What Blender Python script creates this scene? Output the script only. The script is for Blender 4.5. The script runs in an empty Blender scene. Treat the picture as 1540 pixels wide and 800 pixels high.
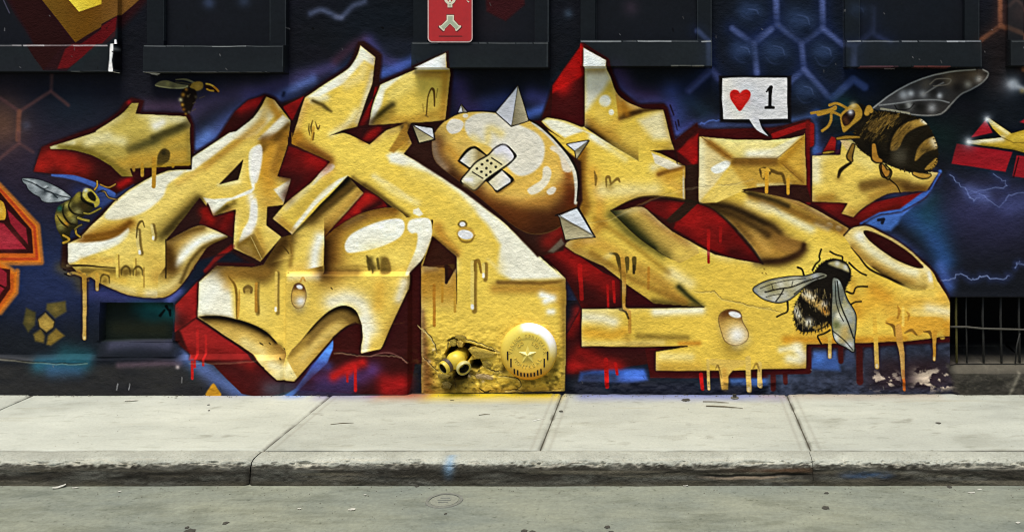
import bpy, bmesh, math, random
import numpy as np
from mathutils import Vector, Matrix

# ------------------------------------------------------------------ camera, sky, sun, exposure
SC = bpy.context.scene
U = 0.0033                      # one wall unit in metres
FOC = 1400.0                    # focal length in wall units at the wall
DIST = FOC*U                    # camera to wall
EYE = 412*U                     # camera height above the pavement
VX, VY = 1005.0, 180.0          # wall point straight ahead of the camera
def wx(px): return (px-VX)*U
def wz(py): return (592-py)*U

cam_d = bpy.data.cameras.new('camera'); cam = bpy.data.objects.new('camera', cam_d); SC.collection.objects.link(cam)
cam.location = (0, -DIST, EYE); cam.rotation_euler = (math.radians(90), 0, 0)
cam_d.sensor_width = 36; cam_d.lens = FOC/1540*36
cam_d.shift_x = (770-VX)/1540; cam_d.shift_y = -(400-VY)/1540
cam_d.clip_start = .05; cam_d.clip_end = 500
SC.camera = cam

SUN_EL, SUN_AZ = math.radians(70), math.radians(195)     # high, from the street side and a little from the left
world = bpy.data.worlds.new('World'); SC.world = world; world.use_nodes = True
wn = world.node_tree.nodes; wl = world.node_tree.links
bg = wn['Background']; sky = wn.new('ShaderNodeTexSky'); sky.sky_type = 'NISHITA'; sky.sun_disc = False
sky.sun_elevation = SUN_EL; sky.sun_rotation = SUN_AZ; sky.air_density = 1.0; sky.dust_density = 2.0; sky.ozone_density = .6
wl.new(sky.outputs['Color'], bg.inputs['Color']); bg.inputs['Strength'].default_value = .07
sun_d = bpy.data.lights.new('sun', 'SUN'); sun = bpy.data.objects.new('sun', sun_d); SC.collection.objects.link(sun)
sun_d.energy = 2.4; sun_d.angle = math.radians(25); sun_d.color = (1, .965, .88)
sd = Vector((math.sin(SUN_AZ)*math.cos(SUN_EL), math.cos(SUN_AZ)*math.cos(SUN_EL), math.sin(SUN_EL)))
sun.rotation_euler = (-sd).to_track_quat('-Z', 'Y').to_euler(); sun.location = sd*20
vs = SC.view_settings; vs.view_transform = 'Standard'; vs.look = 'None'; vs.gamma = 1; vs.use_curve_mapping = False
vs.exposure = 0.92
SC.cycles.filter_width = 1.1

# ------------------------------------------------------------------ paint engine
# The wall carries a hand-sprayed mural.  It is drawn here with numpy strokes in
# "wall units" (3.3 mm each, x to the right, y downwards), then stored per vertex
# on the wall's own surface, which is cut into one mesh per painted figure.
def hexc(c):
    if isinstance(c, str):
        return np.array([int(c[i:i+2], 16) for i in (0, 2, 4)], np.float32)/255
    return np.array(c, np.float32)/255

def T(ox, oy, k=400/1524):
    def f(*pts):
        if len(pts) == 1 and isinstance(pts[0], list): pts = pts[0]
        return [(ox+p[0]*k, oy+p[1]*k) for p in pts]
    return f

def S(pts, n=6, closed=False):
    """Catmull-Rom through pts"""
    P = [np.array(p, float) for p in pts]
    m = len(P); out = []
    segs = m if closed else m-1
    for i in range(segs):
        if closed:
            p0, p1, p2, p3 = P[(i-1) % m], P[i], P[(i+1) % m], P[(i+2) % m]
        else:
            p1, p2 = P[i], P[i+1]
            p0 = P[i-1] if i > 0 else 2*p1-p2
            p3 = P[i+2] if i+2 < m else 2*p2-p1
        for t in np.arange(n)/n:
            out.append(tuple(0.5*((2*p1)+(-p0+p2)*t+(2*p0-5*p1+4*p2-p3)*t*t+(-p0+3*p1-3*p2+p3)*t**3)))
    if not closed: out.append(tuple(P[-1]))
    return out

def ell(cx, cy, rx, ry, ang=0, n=28):
    a = math.radians(ang); c, s = math.cos(a), math.sin(a)
    return [(cx+rx*math.cos(t)*c-ry*math.sin(t)*s, cy+rx*math.cos(t)*s+ry*math.sin(t)*c)
            for t in np.linspace(0, 2*math.pi, n, endpoint=False)]

def vnoise(X, Y, sx, sy, seed=0):
    """smooth value noise -1..1"""
    rng = np.random.RandomState(seed); N = 256
    tab = rng.rand(N, N).astype(np.float32)*2-1
    u = X/sx+seed*7.3+500; v = Y/sy+seed*3.1+500
    i = np.floor(u).astype(int); j = np.floor(v).astype(int)
    f = (u-i).astype(np.float32); g = (v-j).astype(np.float32)
    f = f*f*(3-2*f); g = g*g*(3-2*g)
    a = tab[j % N, i % N]; b = tab[j % N, (i+1) % N]; c = tab[(j+1) % N, i % N]; d = tab[(j+1) % N, (i+1) % N]
    return (a*(1-f)+b*f)*(1-g)+(c*(1-f)+d*f)*g

def fbm(X, Y, sx, sy, seed=0, oct=3):
    r = 0; amp = 1; tot = 0
    for k in range(oct):
        r = r+amp*vnoise(X, Y, sx/2**k, sy/2**k, seed+k*11); tot += amp; amp *= .55
    return r/tot

REG = []          # painted figures: (name, parent index, label)
def reg(name, parent=None, label=None):
    REG.append((name, parent, label)); return len(REG)-1
REGKEY = {}
def key(k, name, parent=None, label=None):
    """a figure is registered once and found again by its key on later grids"""
    if k not in REGKEY: REGKEY[k] = reg(name, parent, label)
    return REGKEY[k]

class Canvas:
    def __init__(c, x0, y0, x1, y1, d):
        c.d = d
        c.nx = int(round((x1-x0)/d))+1; c.ny = int(round((y1-y0)/d))+1
        c.gx = x0+np.arange(c.nx)*d; c.gy = y0+np.arange(c.ny)*d
        c.X, c.Y = np.meshgrid(c.gx, c.gy)
        c.rgb = np.zeros((c.ny, c.nx, 3), np.float32)
        c.lab = np.zeros((c.ny, c.nx), np.int16)
        c.x0, c.y0 = x0, y0
        c.warpx = 1.6*fbm(c.X, c.Y, 26, 26, 91, 2); c.warpy = 1.3*fbm(c.X, c.Y, 26, 26, 92, 2)
    def sl(c, pts, m):
        P = np.array(pts, float)
        i0 = max(0, int((P[:, 0].min()-m-c.x0)/c.d)); i1 = min(c.nx, int((P[:, 0].max()+m-c.x0)/c.d)+2)
        j0 = max(0, int((P[:, 1].min()-m-c.y0)/c.d)); j1 = min(c.ny, int((P[:, 1].max()+m-c.y0)/c.d)+2)
        if i1 <= i0 or j1 <= j0: return None
        return slice(j0, j1), slice(i0, i1)
    def segd(c, pts, s, closed, widths=None):
        X = (c.X[s]+.35*c.warpx[s]).astype(np.float32); Y = (c.Y[s]+.35*c.warpy[s]).astype(np.float32)
        best = np.full(X.shape, 1e9, np.float32)
        inside = np.zeros(X.shape, bool)
        n = len(pts)
        for i in range(n if closed else n-1):
            ax, ay = pts[i]; bx, by = pts[(i+1) % n]
            dx, dy = bx-ax, by-ay; L = dx*dx+dy*dy
            if L < 1e-9: continue
            t = np.clip(((X-ax)*dx+(Y-ay)*dy)/L, 0, 1)
            e = np.sqrt((X-ax-t*dx)**2+(Y-ay-t*dy)**2)
            if widths is not None: e = e-(widths[i]+(widths[i+1]-widths[i])*t)
            np.minimum(best, e, out=best)
            if closed and abs(dy) > 1e-9:
                hit = ((ay > Y) != (by > Y)) & (X < dx*(Y-ay)/dy+ax)
                inside ^= hit
        if closed: best = np.where(inside, -best, best)
        return best
    def put(c, s, m, col):
        m = m[..., None]
        c.rgb[s] = c.rgb[s]*(1-m)+col*m
    def color(c, col, s):
        if isinstance(col, tuple) and len(col) and col[0] == 'lin':
            _, a, b, stops = col
            dx, dy = b[0]-a[0], b[1]-a[1]
            t = ((c.X[s]-a[0])*dx+(c.Y[s]-a[1])*dy)/(dx*dx+dy*dy)
            cs = np.array([hexc(q[1]) for q in stops]); ts = [q[0] for q in stops]
            return np.stack([np.interp(t, ts, cs[:, k]) for k in range(3)], -1).astype(np.float32)
        return hexc(col)
    def fill(c, pts, col, soft=1.3, a=1, lab=None, clip=None):
        """closed polygon; returns a full-size mask for use as a clip"""
        full = np.zeros((c.ny, c.nx), np.float32)
        s = c.sl(pts, soft+2)
        if s is None: return full
        d = c.segd(pts, s, True)
        m = np.clip(.5-d/soft, 0, 1).astype(np.float32)
        m = m*m*(3-2*m)
        full[s] = m
        if clip is not None: m = m*clip[s]
        if col is not None: c.put(s, m*a, c.color(col, s))
        if lab is not None:
            q = c.lab[s]; q[m > .5] = lab
        return full
    def stroke(c, pts, w, col, soft=1.2, a=1, lab=None, clip=None):
        ws = [w/2]*len(pts) if np.isscalar(w) else [q/2 for q in np.interp(np.linspace(0, 1, len(pts)), np.linspace(0, 1, len(w)), w)]
        s = c.sl(pts, max(ws)+soft+2)
        if s is None: return
        d = c.segd(pts, s, False, ws)
        m = np.clip(.5-d/soft, 0, 1).astype(np.float32)
        m = m*m*(3-2*m)
        if clip is not None: m = m*clip[s]
        c.put(s, m*a, c.color(col, s))
        if lab is not None:
            q = c.lab[s]; q[m > .5] = lab
    def spray(c, pts, r, col, a=1, clip=None):
        """soft spray-can pass along a polyline (or one spot)"""
        if len(pts) == 1: pts = [pts[0], (pts[0][0]+.01, pts[0][1])]
        rs = [r]*len(pts) if np.isscalar(r) else list(np.interp(np.linspace(0, 1, len(pts)), np.linspace(0, 1, len(r)), r))
        s = c.sl(pts, max(rs)*2.2)
        if s is None: return
        if np.isscalar(r):
            d = c.segd(pts, s, False)
            m = np.exp(-(d/r)**2)
        else:
            X, Y = c.X[s], c.Y[s]; m = np.zeros(X.shape)
            for i in range(len(pts)-1):
                ax, ay = pts[i]; bx, by = pts[i+1]; dx, dy = bx-ax, by-ay; L = max(dx*dx+dy*dy, 1e-9)
                t = np.clip(((X-ax)*dx+(Y-ay)*dy)/L, 0, 1)
                e = np.sqrt((X-ax-t*dx)**2+(Y-ay-t*dy)**2); rr = rs[i]+(rs[i+1]-rs[i])*t
                m = np.maximum(m, np.exp(-(e/rr)**2))
        m = (m*a).astype(np.float32)
        if clip is not None: m = m*clip[s]
        c.put(s, m, c.color(col, s))
    def edge(c, pts, r, col, a, clip):
        """shading that is strongest on the line itself and fades into the clipped figure"""
        c.spray(pts, r, col, a, clip)
# ------------------------------------------------------------------ the mural
A1, A2, A3, A4 = T(0, 0), T(380, 0), T(760, 0), T(1140, 0)
B1, B2, B3, B4 = T(0, 200), T(380, 200), T(760, 200), T(1140, 200)
D1, D2, D3, D4 = T(0, 400), T(380, 400), T(760, 400), T(1140, 400)
OUT, MAR, DMR, RED, RDB = '2a1512', '4a1210', '331110', '8e1512', 'b41a16'
YEL, YLT, YDK, ORG, BRN, DBR, WHT = 'e2bd4c', 'edd27c', 'c8992f', 'b87a1e', '74481a', '3c2213', 'e4dfd3'

def drip(c, x, y, h, w=4.0, col=YDK, tip='f0e3b4', lab=None, a=1):
    c.stroke([(x, y), (x, y+h)], [w*1.25, w*.8, w*1.05], col, 1.2, a, lab)
    if tip: c.stroke([(x, y+h-2), (x, y+h)], w*.55, tip, 1.5, .8*a, lab)
def hook(c, pts, w, col, a=1, clip=None):
    c.stroke(S(pts), [w*.3, w, w*.5], col, 1.8, a, clip=clip)

def background(c):
    X, Y = c.X, c.Y
    n1 = fbm(X, Y, 170, 110, 1, 4); n2 = fbm(X, Y, 120, 90, 5, 4); n3 = fbm(X, Y, 60, 40, 9, 3)
    base = np.empty(c.rgb.shape, np.float32)
    base[:] = hexc('121519')
    def mixin(m, col):
        m = np.clip(m, 0, 1)[..., None].astype(np.float32); base[:] = base*(1-m)+hexc(col)*m
    mixin(.25+.5*n1, '181822'); mixin(.5*n2, '0e1a26'); mixin(.35*n3-.05, '1e1724')
    mixin(np.exp(-((X-60)/190)**2-((Y-240)/120)**2)*.75, '34283a')
    mixin(np.exp(-((X-70)/110)**2-((Y-415)/75)**2)*.85, '1f2c52')
    mixin(np.exp(-((X-150)/170)**2-((Y-430)/60)**2)*.4, '26305c')
    mixin(np.exp(-((X-60)/160)**2-((Y-520)/40)**2)*.75, '1b1f22')
    mixin(np.exp(-((X-5)/34)**2-((Y-185)/40)**2)*.85, '6a4734')
    mixin(np.exp(-((X-110)/70)**2-((Y-165)/38)**2)*.6, '16242f')
    mixin(np.exp(-((X-1200)/130)**2-((Y-60)/90)**2)*.6, '101d30')
    mixin(np.exp(-((X-950)/80)**2-((Y-60)/40)**2)*.5, '161820')
    mixin(np.exp(-((X-1490)/90)**2-((Y-330)/55)**2)*(.75+.4*n2), '2b2948')
    mixin(np.exp(-((X-1500)/70)**2-((Y-300)/40)**2)*(.2+.6*n1), '454a86')
    mixin(np.exp(-((X-735)/60)**2-((Y-25)/40)**2)*.7, '241a20')
    c.rgb[:] = base
    # blue and violet haze sprayed round the lettering
    def halo(pts, r, col, a): c.spray(S(pts), np.array(r)*.8 if not np.isscalar(r) else r*.8, col, a*.82)
    halo([(300, 235), (330, 195), (375, 165)], 22, '5266ae', .85)
    halo([(285, 170), (320, 150), (370, 140)], 22, '4a3f63', .75)
    halo([(215, 160), (250, 160), (282, 160)], 14, '513a52', .85)
    halo([(290, 225), (312, 205)], 14, '5f86d8', .8)
    halo([(375, 142), (415, 132), (450, 118), (500, 100)], [16, 22, 18, 12], '463f74', .8)
    halo([(415, 150), (440, 134), (470, 120)], 10, '5a78c8', .75)
    halo([(505, 92), (530, 70), (548, 60)], 10, '43283a', .8)
    halo([(555, 62), (575, 88), (600, 100)], 13, '4a4484', .8)
    halo([(570, 112), (590, 106), (620, 92)], 11, '4a6ad0', .85)
    halo([(585, 70), (620, 72)], 18, '22283a', .5)
    halo([(690, 130), (700, 160), (715, 165)], 22, '3c3066', .8)
    halo([(735, 158), (760, 150)], 20, '27346e', .85)
    halo([(800, 145), (820, 150)], 18, '3c3f86', .8)
    halo([(795, 172), (815, 165)], 10, '4a70d8', .85)
    halo([(928, 110), (950, 140), (985, 150)], 20, '40305e', .9)
    halo([(1010, 140), (1020, 175), (1010, 200)], [22, 22, 14], '31407e', .9)
    halo([(1005, 160), (1015, 200), (1040, 190)], 12, '46418f', .7)
    halo([(1035, 150), (1060, 170)], 16, '20384e', .5)
    halo([(1060, 190), (1110, 188), (1180, 190)], 14, '39426a', .8)
    halo([(1180, 185), (1210, 180), (1228, 170)], 10, '4b6db4', .7)
    halo([(1222, 190), (1228, 235)], 9, '4a7ad0', .85)
    halo([(1395, 280), (1370, 310), (1400, 340), (1420, 390)], [8, 26, 30, 22], '1f4a78', .9)
    halo([(1400, 300), (1390, 340)], 22, '174048', .55)
    halo([(1415, 400), (1428, 430)], 12, '3f5ca8', .85)
    halo([(1345, 320), (1390, 345), (1425, 395)], 14, '2a4c90', .5)
    halo([(135, 440), (200, 448), (255, 440)], 14, '35386e', .85)
    halo([(255, 450), (268, 438)], 10, '5a64b8', .8)
    # honeycomb, upper right (blue) and left (rusty)
    def comb(pts, col='48568a', w=6, a=.85):
        a = min(1, a*1.05)
        c.spray(pts, w*2.4, '15224a', .75*a); c.stroke(pts, w*1.5, col, 6, a*.95); c.spray([(p[0]+1, p[1]+1) for p in pts], w*.4, '5468a8', .4*a)
    comb(A4((100, -60), (110, 145), (-110, 300)))
    comb(A4((110, 145), (250, 250), (370, 165), (368, -60)))
    comb(A4((250, 250), (265, 400), (120, 520)), a=.7); comb(A4((265, 400), (400, 552)), a=.8)
    comb(A4((370, 165), (480, 255), (535, 270), (535, 380)), a=.75)
    comb(A4((535, 270), (650, 190), (740, 240)), '36426c', 6, .5); comb(A4((660, 185), (660, 50)), '30384f', 6, .35)
    comb(A4((430, 565), (545, 455), (610, 500)), '3a5090', 8, .6)
    comb(A3((1300, 165), (1425, 255), (1524, 170)), a=.8); comb(A3((1425, 255), (1440, 420)), a=.85)
    comb(A3((1100, 180), (1160, 235), (1165, 385)), '566bb0', 5, .8); comb(A3((1050, 520), (1180, 405), (1220, 450)), '2f3560', 8, .6)
    for (x, y, rx, ry) in ((1168, 80, 26, 24), (1240, 82, 22, 26), (1205, 35, 28, 26), (1130, 20, 24, 14), (1118, 80, 22, 20), (1213, 140, 22, 22), (1290, 18, 18, 14)):
        c.spray([(x, y)], rx*.95, '101a2a', .7); c.spray([(x-rx*.3, y-ry*.25), (x+rx*.15, y-ry*.1)], rx*.62, '2a3c60', .8)
        c.stroke(S([(x-rx*.65, y+ry*.2), (x-rx*.3, y+ry*.62), (x+rx*.2, y+ry*.66), (x+rx*.6, y+ry*.25)]), [1, 2.2, 1], '2e3c60', 4, .45)
        c.spray([(x+rx*.3, y+ry*.5)], rx*.35, '0d1524', .6); c.stroke(S([(x-rx*.2, y-ry*.45), (x+rx*.3, y-ry*.3), (x+rx*.45, y+ry*.1)]), [.8, 2, .8], '4a5c88', 3, .5)
    rust = lambda pts, w=7, a=.85: (c.spray(pts, w*1.6, '4a2a22', .5*a), c.stroke(pts, w, '9a5c3c', 5, a))
    rust(A4((1385, -80), (1390, 150), (1265, 240))); rust(A4((1390, 150), (1524, 205), (1524, 400)), 7, .9)
    c.spray([(1530, 20)], 22, '5c3a34', .8); c.stroke(S(A4((1430, 40), (1470, 10), (1524, 60))), 5, '8a5a4c', 5, .5)
    c.spray([(1500, 60), (1500, 120)], 24, '241a18', .6)
    rst = lambda pts, a: c.stroke(pts, 5, '5e3d3c', 5, a)
    rst(A1((-60, 520), (110, 640), (290, 525), (390, 605)), .75); rst(A1((290, 525), (297, 430)), .5)
    c.stroke(A1((110, 640), (102, 800)), 7, '7a4a38', 5, .85); rst(B1((105, 0), (110, 60), (20, 130), (0, 150)), .7); rst(B1((110, 60), (190, 110)), .5)
    c.spray(A1((150, 720)), 7, '4c4c5e', .6)
    c.spray(S(A2((330, 80), (400, 60), (500, 100), (570, 40), (640, 10))), 5, '46506c', .75)
    c.spray(S(A2((480, 100), (510, 105))), 4, '5f6784', .6)
    for p in A2((340, 165), (740, 160)): c.stroke([p, (p[0]+2, p[1]+1)], 2.5, '0a0b0c')
    c.spray(A2((180, 535), (175, 550)), 3, '141a30', .9)
    # lightning
    def bolt(pts, w=2.2, a=1, col='93a8dc'):
        P = np.array(S(pts, 5)); rng = np.random.RandomState(int(P[0, 0])); P[1:-1] += rng.uniform(-2.2, 2.2, P[1:-1].shape); P = [tuple(q) for q in P]
        c.spray(P, w*3.2, '303f78', .38*a); c.stroke(P, [w*.7, w*.4, w*.8, w*.35], col, 1.8, .62*a)
    bolt(A3((985, 815), (1020, 760), (1080, 725), (1150, 702), (1240, 695)), 3, 1, '5c80e0')
    bolt(B4((1100, 240), (1150, 290), (1200, 330), (1225, 385), (1275, 370)), 2, .85)
    bolt(B4((1350, 235), (1395, 265), (1425, 300), (1340, 320), (1220, 335)), 1.8, .7); bolt(B4((1270, 350), (1380, 420), (1440, 360), (1540, 345)), 2.2, .6)
    c.spray(B4((1215, 335), (1300, 370)), 12, '6a78bc', .45); c.spray(B4((1450, 420), (1540, 400)), 16, '4b5594', .5)
    bolt(D4((1045, 90), (1100, 75), (1160, 50), (1220, 78), (1290, 60), (1390, 80), (1440, 55)), 2.2, 1); bolt(B4((1475, 775), (1500, 745), (1540, 755)), 1.6, .8)
    bolt(D4((1475, 10), (1500, -30)), 1.5, .6)

def base_strip(c):
    """foot of the wall, worn and dark"""
    n = fbm(c.X, c.Y, 40, 14, 33, 4); n2 = fbm(c.X, c.Y, 9, 5, 35, 3)
    m = np.clip((c.Y-541)/10, 0, 1)*np.clip((640-c.X)/40, 0, 1)
    m = (m*(.8+.3*n)).clip(0, 1)[..., None].astype(np.float32)
    c.rgb[:] = c.rgb*(1-m)+hexc('2d2c2b')*m
    c.spray(S(D1((240, 560), (380, 545), (500, 540))), 12, '2b6276', .8); c.spray(D1((320, 590), (460, 580)), 12, '3a5e86', .6)
    c.spray(D1((380, 500), (480, 520)), 16, '1c4a52', .7)
    c.spray(S(D1((640, 450), (800, 440), (960, 450))), 9, '4a4a62', .55)
    c.spray(D1((700, 560), (900, 550), (1050, 548)), 5, '6b5560', .55); c.spray(D1((0, 520), (200, 535)), 4, '4e4e4e', .5)
    c.spray(D1((1080, 500), (1180, 580), (1300, 660), (1390, 720)), 13, '56689e', .85)

def hexes_left(c):
    k = key('hexA', 'painted_gem', None, 'red faceted gem with orange rim, cut by the left frame edge')
    P = B1((-150, 320), (-25, 282), (0, 305), (215, 530), (235, 740), (-120, 745), (-230, 560))
    c.fill(P, 'c05a1c', 1.6, lab=k); c.stroke(P+[P[0]], 9, 'd0731f', 5, .8)
    c.stroke(B1((0, 322), (198, 540), (212, 722), (-100, 726)), 4, 'a8341c', 3, .8)
    c.fill(B1((-130, 360), (-25, 318), (0, 340), (182, 555), (190, 690), (-95, 690), (-185, 555)), '33120f', 2.2)
    c.fill(B1((40, 440), (150, 545), (160, 640), (60, 520)), '8a1f2a', 2); c.fill(B1((-100, 500), (20, 520), (150, 665), (-100, 670)), '94222e', 2)
    c.spray(B1((0, 600), (60, 620)), 14, 'ad3440', .6)
    c.fill(S(B1((-120, 380), (0, 385), (30, 430), (30, 490), (0, 500), (-120, 505)), closed=True), 'c9972c', 1.5); c.spray(B1((-10, 440)), 6, 'e0c060', .7)
    k = key('hexB', 'painted_gem', None, 'lower red gem with orange rim, cut by the left frame edge')
    P = B1((-100, 750), (0, 745), (85, 800))+D1((98, 30), (92, 150), (0, 265), (-120, 290), (-210, 150), (-190, 30))
    c.fill(P, 'b4501a', 1.6, lab=k); c.stroke(P[1:-1], 8, 'd0741f', 5, .8)
    c.fill(B1((-90, 790), (0, 775))+D1((58, 20), (60, 130), (0, 215), (-100, 245), (-165, 145), (-150, 40)), '40140f', 2); c.fill(D1((-100, 10), (0, 10), (38, 40), (40, 110), (0, 165), (-100, 170)), '8a1f2a', 2)
    c.stroke(D1((0, 110), (40, 130)), 3, '3a1010')

def diamonds(c):
    k = key('crest', 'painted_diamond', None, 'large dark red and ochre diamond painted over the leftmost window')
    c.fill(A1((-40, -120), (60, 40), (240, 330), (300, 410), (430, 412), (640, 220), (800, 60), (880, -40), (600, -200)), '2a1113', 14, .95, lab=k)
    c.fill(A1((420, 290), (590, 165), (690, 100), (680, 215), (440, 395), (380, 400)), '5a1114', 3)
    c.fill(A1((60, -10), (230, -10), (420, 245), (300, 410), (240, 330)), '27100f', 2, .8)
    c.fill(A1((235, -10), (435, 246), (590, 150), (690, 95), (810, -10)), 'lin' and ('lin', A1((300, 0))[0], A1((700, 60))[0], [(0, '6a4a16'), (.55, '66420f'), (1, '6e4a20')]), 1.3)
    c.fill(A1((385, -10), (455, 70), (595, 22), (590, -10)), ('lin', A1((460, 60))[0], A1((560, 0))[0], [(0, 'e2c840'), (1, 'd0b030')]), 1)
    k = key('crest2', 'painted_diamond', None, 'faint dark red diamond painted on the window behind the red sign')
    c.fill(A2((1335, -20), (1340, 70), (1450, 125), (1560, 30), (1560, -20)), '3c1416', 8, .8, lab=k)
    k = key('comb_cell', 'painted_honeycomb', None, 'small cluster of glowing yellow honeycomb cells low on the left')
    for P, col in ((((215, 310), (262, 268), (312, 320), (305, 352), (265, 380), (225, 350)), 'a8873a'), (((270, 215), (375, 200), (380, 260), (315, 300), (265, 250)), '5c5026'),
                   (((150, 240), (205, 265), (200, 340), (160, 380), (130, 330)), '4a4322'), (((190, 390), (235, 360), (255, 400), (250, 440), (200, 430)), '6b5826'), (((275, 400), (320, 358), (370, 400), (290, 455), (265, 450)), '7d6428')):
        P = D1(*P); c.fill(P, col, 5, .9, lab=k); x = sum(p[0] for p in P)/len(P); y = sum(p[1] for p in P)/len(P); c.spray([(x, y)], 6, 'c8a850' if col == 'a8873a' else '8a7434', .5)
    c.stroke(D1((215, 300), (262, 262), (315, 315), (305, 355), (265, 385), (222, 352), (215, 300)), 1.5, '1c1810', 1.5, .8)

def back_red(c):
    """dark maroon block shadow behind the lettering, with red sprays"""
    k = key('shadow', 'painted_shadow', None, 'maroon and red block shadow behind the yellow letters')
    f = lambda P, col=DMR, soft=2.2, **q: c.fill(P, col, soft, lab=k, **q)
    # left wing
    m = f(B1((192, 222), (238, 80), (290, 58))+A1((395, 782), (560, 722), (680, 640), (712, 590), (752, 560), (825, 578), (806, 645), (1082, 650), (1110, 712))+B1((1112, 0), (1110, 216), (960, 235), (760, 305), (662, 347), (600, 312), (480, 262), (330, 238)))
    c.spray(B1((235, 190), (300, 130), (400, 170)), 14, 'a82018', .95, m); c.spray(B1((270, 150), (480, 200)), 14, '8e1a14', .8, m); c.spray(B1((690, 300), (740, 270)), 6, '9a1614', .95, m)
    c.spray(A1((740, 590)), 4, '9a1a1c', .9, m)
    # between wing and A, along A's left edge
    f(B1((360, 640), (455, 590), (590, 450), (740, 310), (870, 240), (960, 205), (1110, 205), (1090, 130), (1330, -20))+A2((-60, 690), (-60, 620), (65, 540), (130, 560), (235, 690), (225, 800))+B2((500, 200), (300, 600), (100, 790), (-30, 740))+B1((1330, 680), (900, 780), (420, 790), (352, 770)), OUT)
    m = f(A1((1345, 640), (1420, 575), (1524, 545))+A2((60, 560), (20, 625), (0, 660), (-140, 790), (-200, 790)), DMR); c.spray(A1((1380, 620), (1480, 580)), 9, 'a51a1a', .95, m)
    # X back
    f(A2((160, 600), (185, 590), (300, 545), (540, 385), (575, 330), (605, 240), (640, 240), (740, 315), (730, 420), (725, 470), (930, 385), (1140, 295), (1145, 430), (1120, 700), (1000, 740), (1040, 800))+B2((1040, 20), (980, 120), (1180, 280), (1540, 560), (1540, 610), (1200, 720), (1200, 820), (100, 820), (60, 440)), OUT)
    m = f(A2((175, 620), (290, 555), (220, 690)), '8a1614'); m = f(A2((175, 612), (295, 552), (228, 690)), '8e1614', a=.9)
    m = f(A2((600, 725), (730, 490), (700, 500), (665, 715)), DMR); c.spray(A2((700, 520), (670, 640), (640, 720)), 7, '8e1612', .9, m)
    # lower-left block
    m = f(D1((1240, -20), (1140, 90), (1000, 225), (1005, 430), (1110, 520), (1240, 560), (1400, 720), (1524, 745))+D2((260, 700), (610, 720), (900, 725), (960, 380), (960, 0), (800, 0)), DMR)
    c.fill(D1((1005, 225), (1135, 85), (1128, 290), (1000, 380)), 'a0201e', 2, .95, lab=k); c.spray(D1((1040, 330)), 14, '3a1210', .8, m)
    c.fill(D1((1030, 370), (1122, 302), (1300, 420), (1470, 530), (1100, 530)), '96201e', 5, .95, lab=k); c.spray(D1((1050, 500), (1250, 500), (1380, 540)), 9, '6a1614', .7, m)
    c.spray(D1((1300, 640), (1480, 660)), 24, '4a1414', .9, m)
    c.spray(D1((1400, 540), (1500, 545)), 6, '8a2420', .7, m)
    c.spray(D2((0, 540), (60, 600), (110, 650)), 12, '4c1414', .9, m); c.spray(D2((0, 560)), 10, '8a1c18', .6, m)
    f(D2((900, 60), (960, 0), (968, 0), (968, 560), (890, 560)), '38120f')
    # bottom middle blue / violet / red patches
    c.fill(D2((190, 735), (260, 690), (480, 395), (470, 470), (440, 545), (320, 660), (240, 735)), '5688e0', 3, lab=k)
    c.spray(D2((120, 690), (220, 700)), 18, '4a6070', .5); c.spray(D2((380, 640), (480, 650), (640, 620), (700, 590)), 14, '55346a', .9); c.spray(D2((300, 690), (560, 690)), 14, '33284a', .8)
    c.spray(D2((340, 560), (440, 560)), 9, '40458a', .7)
    c.spray(D2((480, 620), (560, 570), (640, 545)), 8, 'b01c1a', .95); c.spray(D2((590, 570), (560, 600)), 6, 'bc1e1c', .8); c.spray(D2((780, 680), (860, 660)), 13, 'a81a1a', .95); c.spray(D2((760, 640), (850, 720)), 12, '8a1818', .6)
    c.stroke(D2((600, 560), (603, 700)), 4.5, 'bc1c1c', 1.5); c.stroke(D2((555, 610), (556, 650)), 3.5, 'a81a1a', 1.5)
    # right block
    m = f(A3((205, 690), (270, 490), (440, 255), (455, 250), (600, 345), (615, 420), (650, 510), (760, 600), (910, 595), (930, 620), (975, 800))+B3((985, 30), (1100, -60), (1108, -30))+B4((-130, 20), (40, -20), (300, -80), (300, 130), (300, 300), (560, 520), (960, 740), (1012, 800))+D4((1042, 80), (1103, 192), (1110, 410), (850, 440), (570, 450), (300, 460), (290, 590), (0, 610))+D3((850, 620), (820, 560), (420, 620), (340, 620), (340, 420), (440, 230), (700, 200), (350, 90), (260, 0))+B3((200, 740), (320, 600), (500, 400), (100, -60)), DMR)
    m = c.fill(A3((262, 700), (270, 490), (440, 250), (455, 255), (455, 760)), '3e0f0f', 1.6, lab=k)
    c.fill(A3((268, 535), (272, 490), (440, 258), (455, 280), (455, 430)), 'b01210', 6, .95, clip=m); c.spray(A3((330, 500), (440, 330)), 12, 'bb1512', .8, m)
    # red E side
    m = c.fill(B4((300, -85), (120, -30))+B3((1110, -20), (980, 105), (1000, 180), (1110, 190)), '3f100f', 1.6, lab=k)
    c.fill(B3((985, 105), (1105, 5), (1105, 150), (1080, 185)), 'a01614', 4, lab=k); c.spray(B3((1060, 60), (1090, 150)), 8, 'b41a16', .8, m)
    c.stroke(T(1060, 90, .1625)((640, 705), (900, 615), (955, 600), (985, 610), (985, 780)), 9, '8c1614', 2, lab=k); c.stroke(B4((285, -60), (287, 400)), 7, '6a1513', 3, .9, lab=k)
    c.fill(B4((370, 110), (420, 20), (450, 30), (440, 118)), '8e1815', 2, lab=k); c.fill(B4((330, 118), (470, 95), (470, 125)), '5a1210', 2)
    m = c.fill(B4((285, 300), (310, 395), (515, 400), (545, 480), (650, 400), (980, 330), (1040, 225), (1050, 240), (960, 370), (820, 450), (700, 465), (545, 545), (280, 380), (60, 320)), '4a1210', 2, lab=k)
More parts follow.
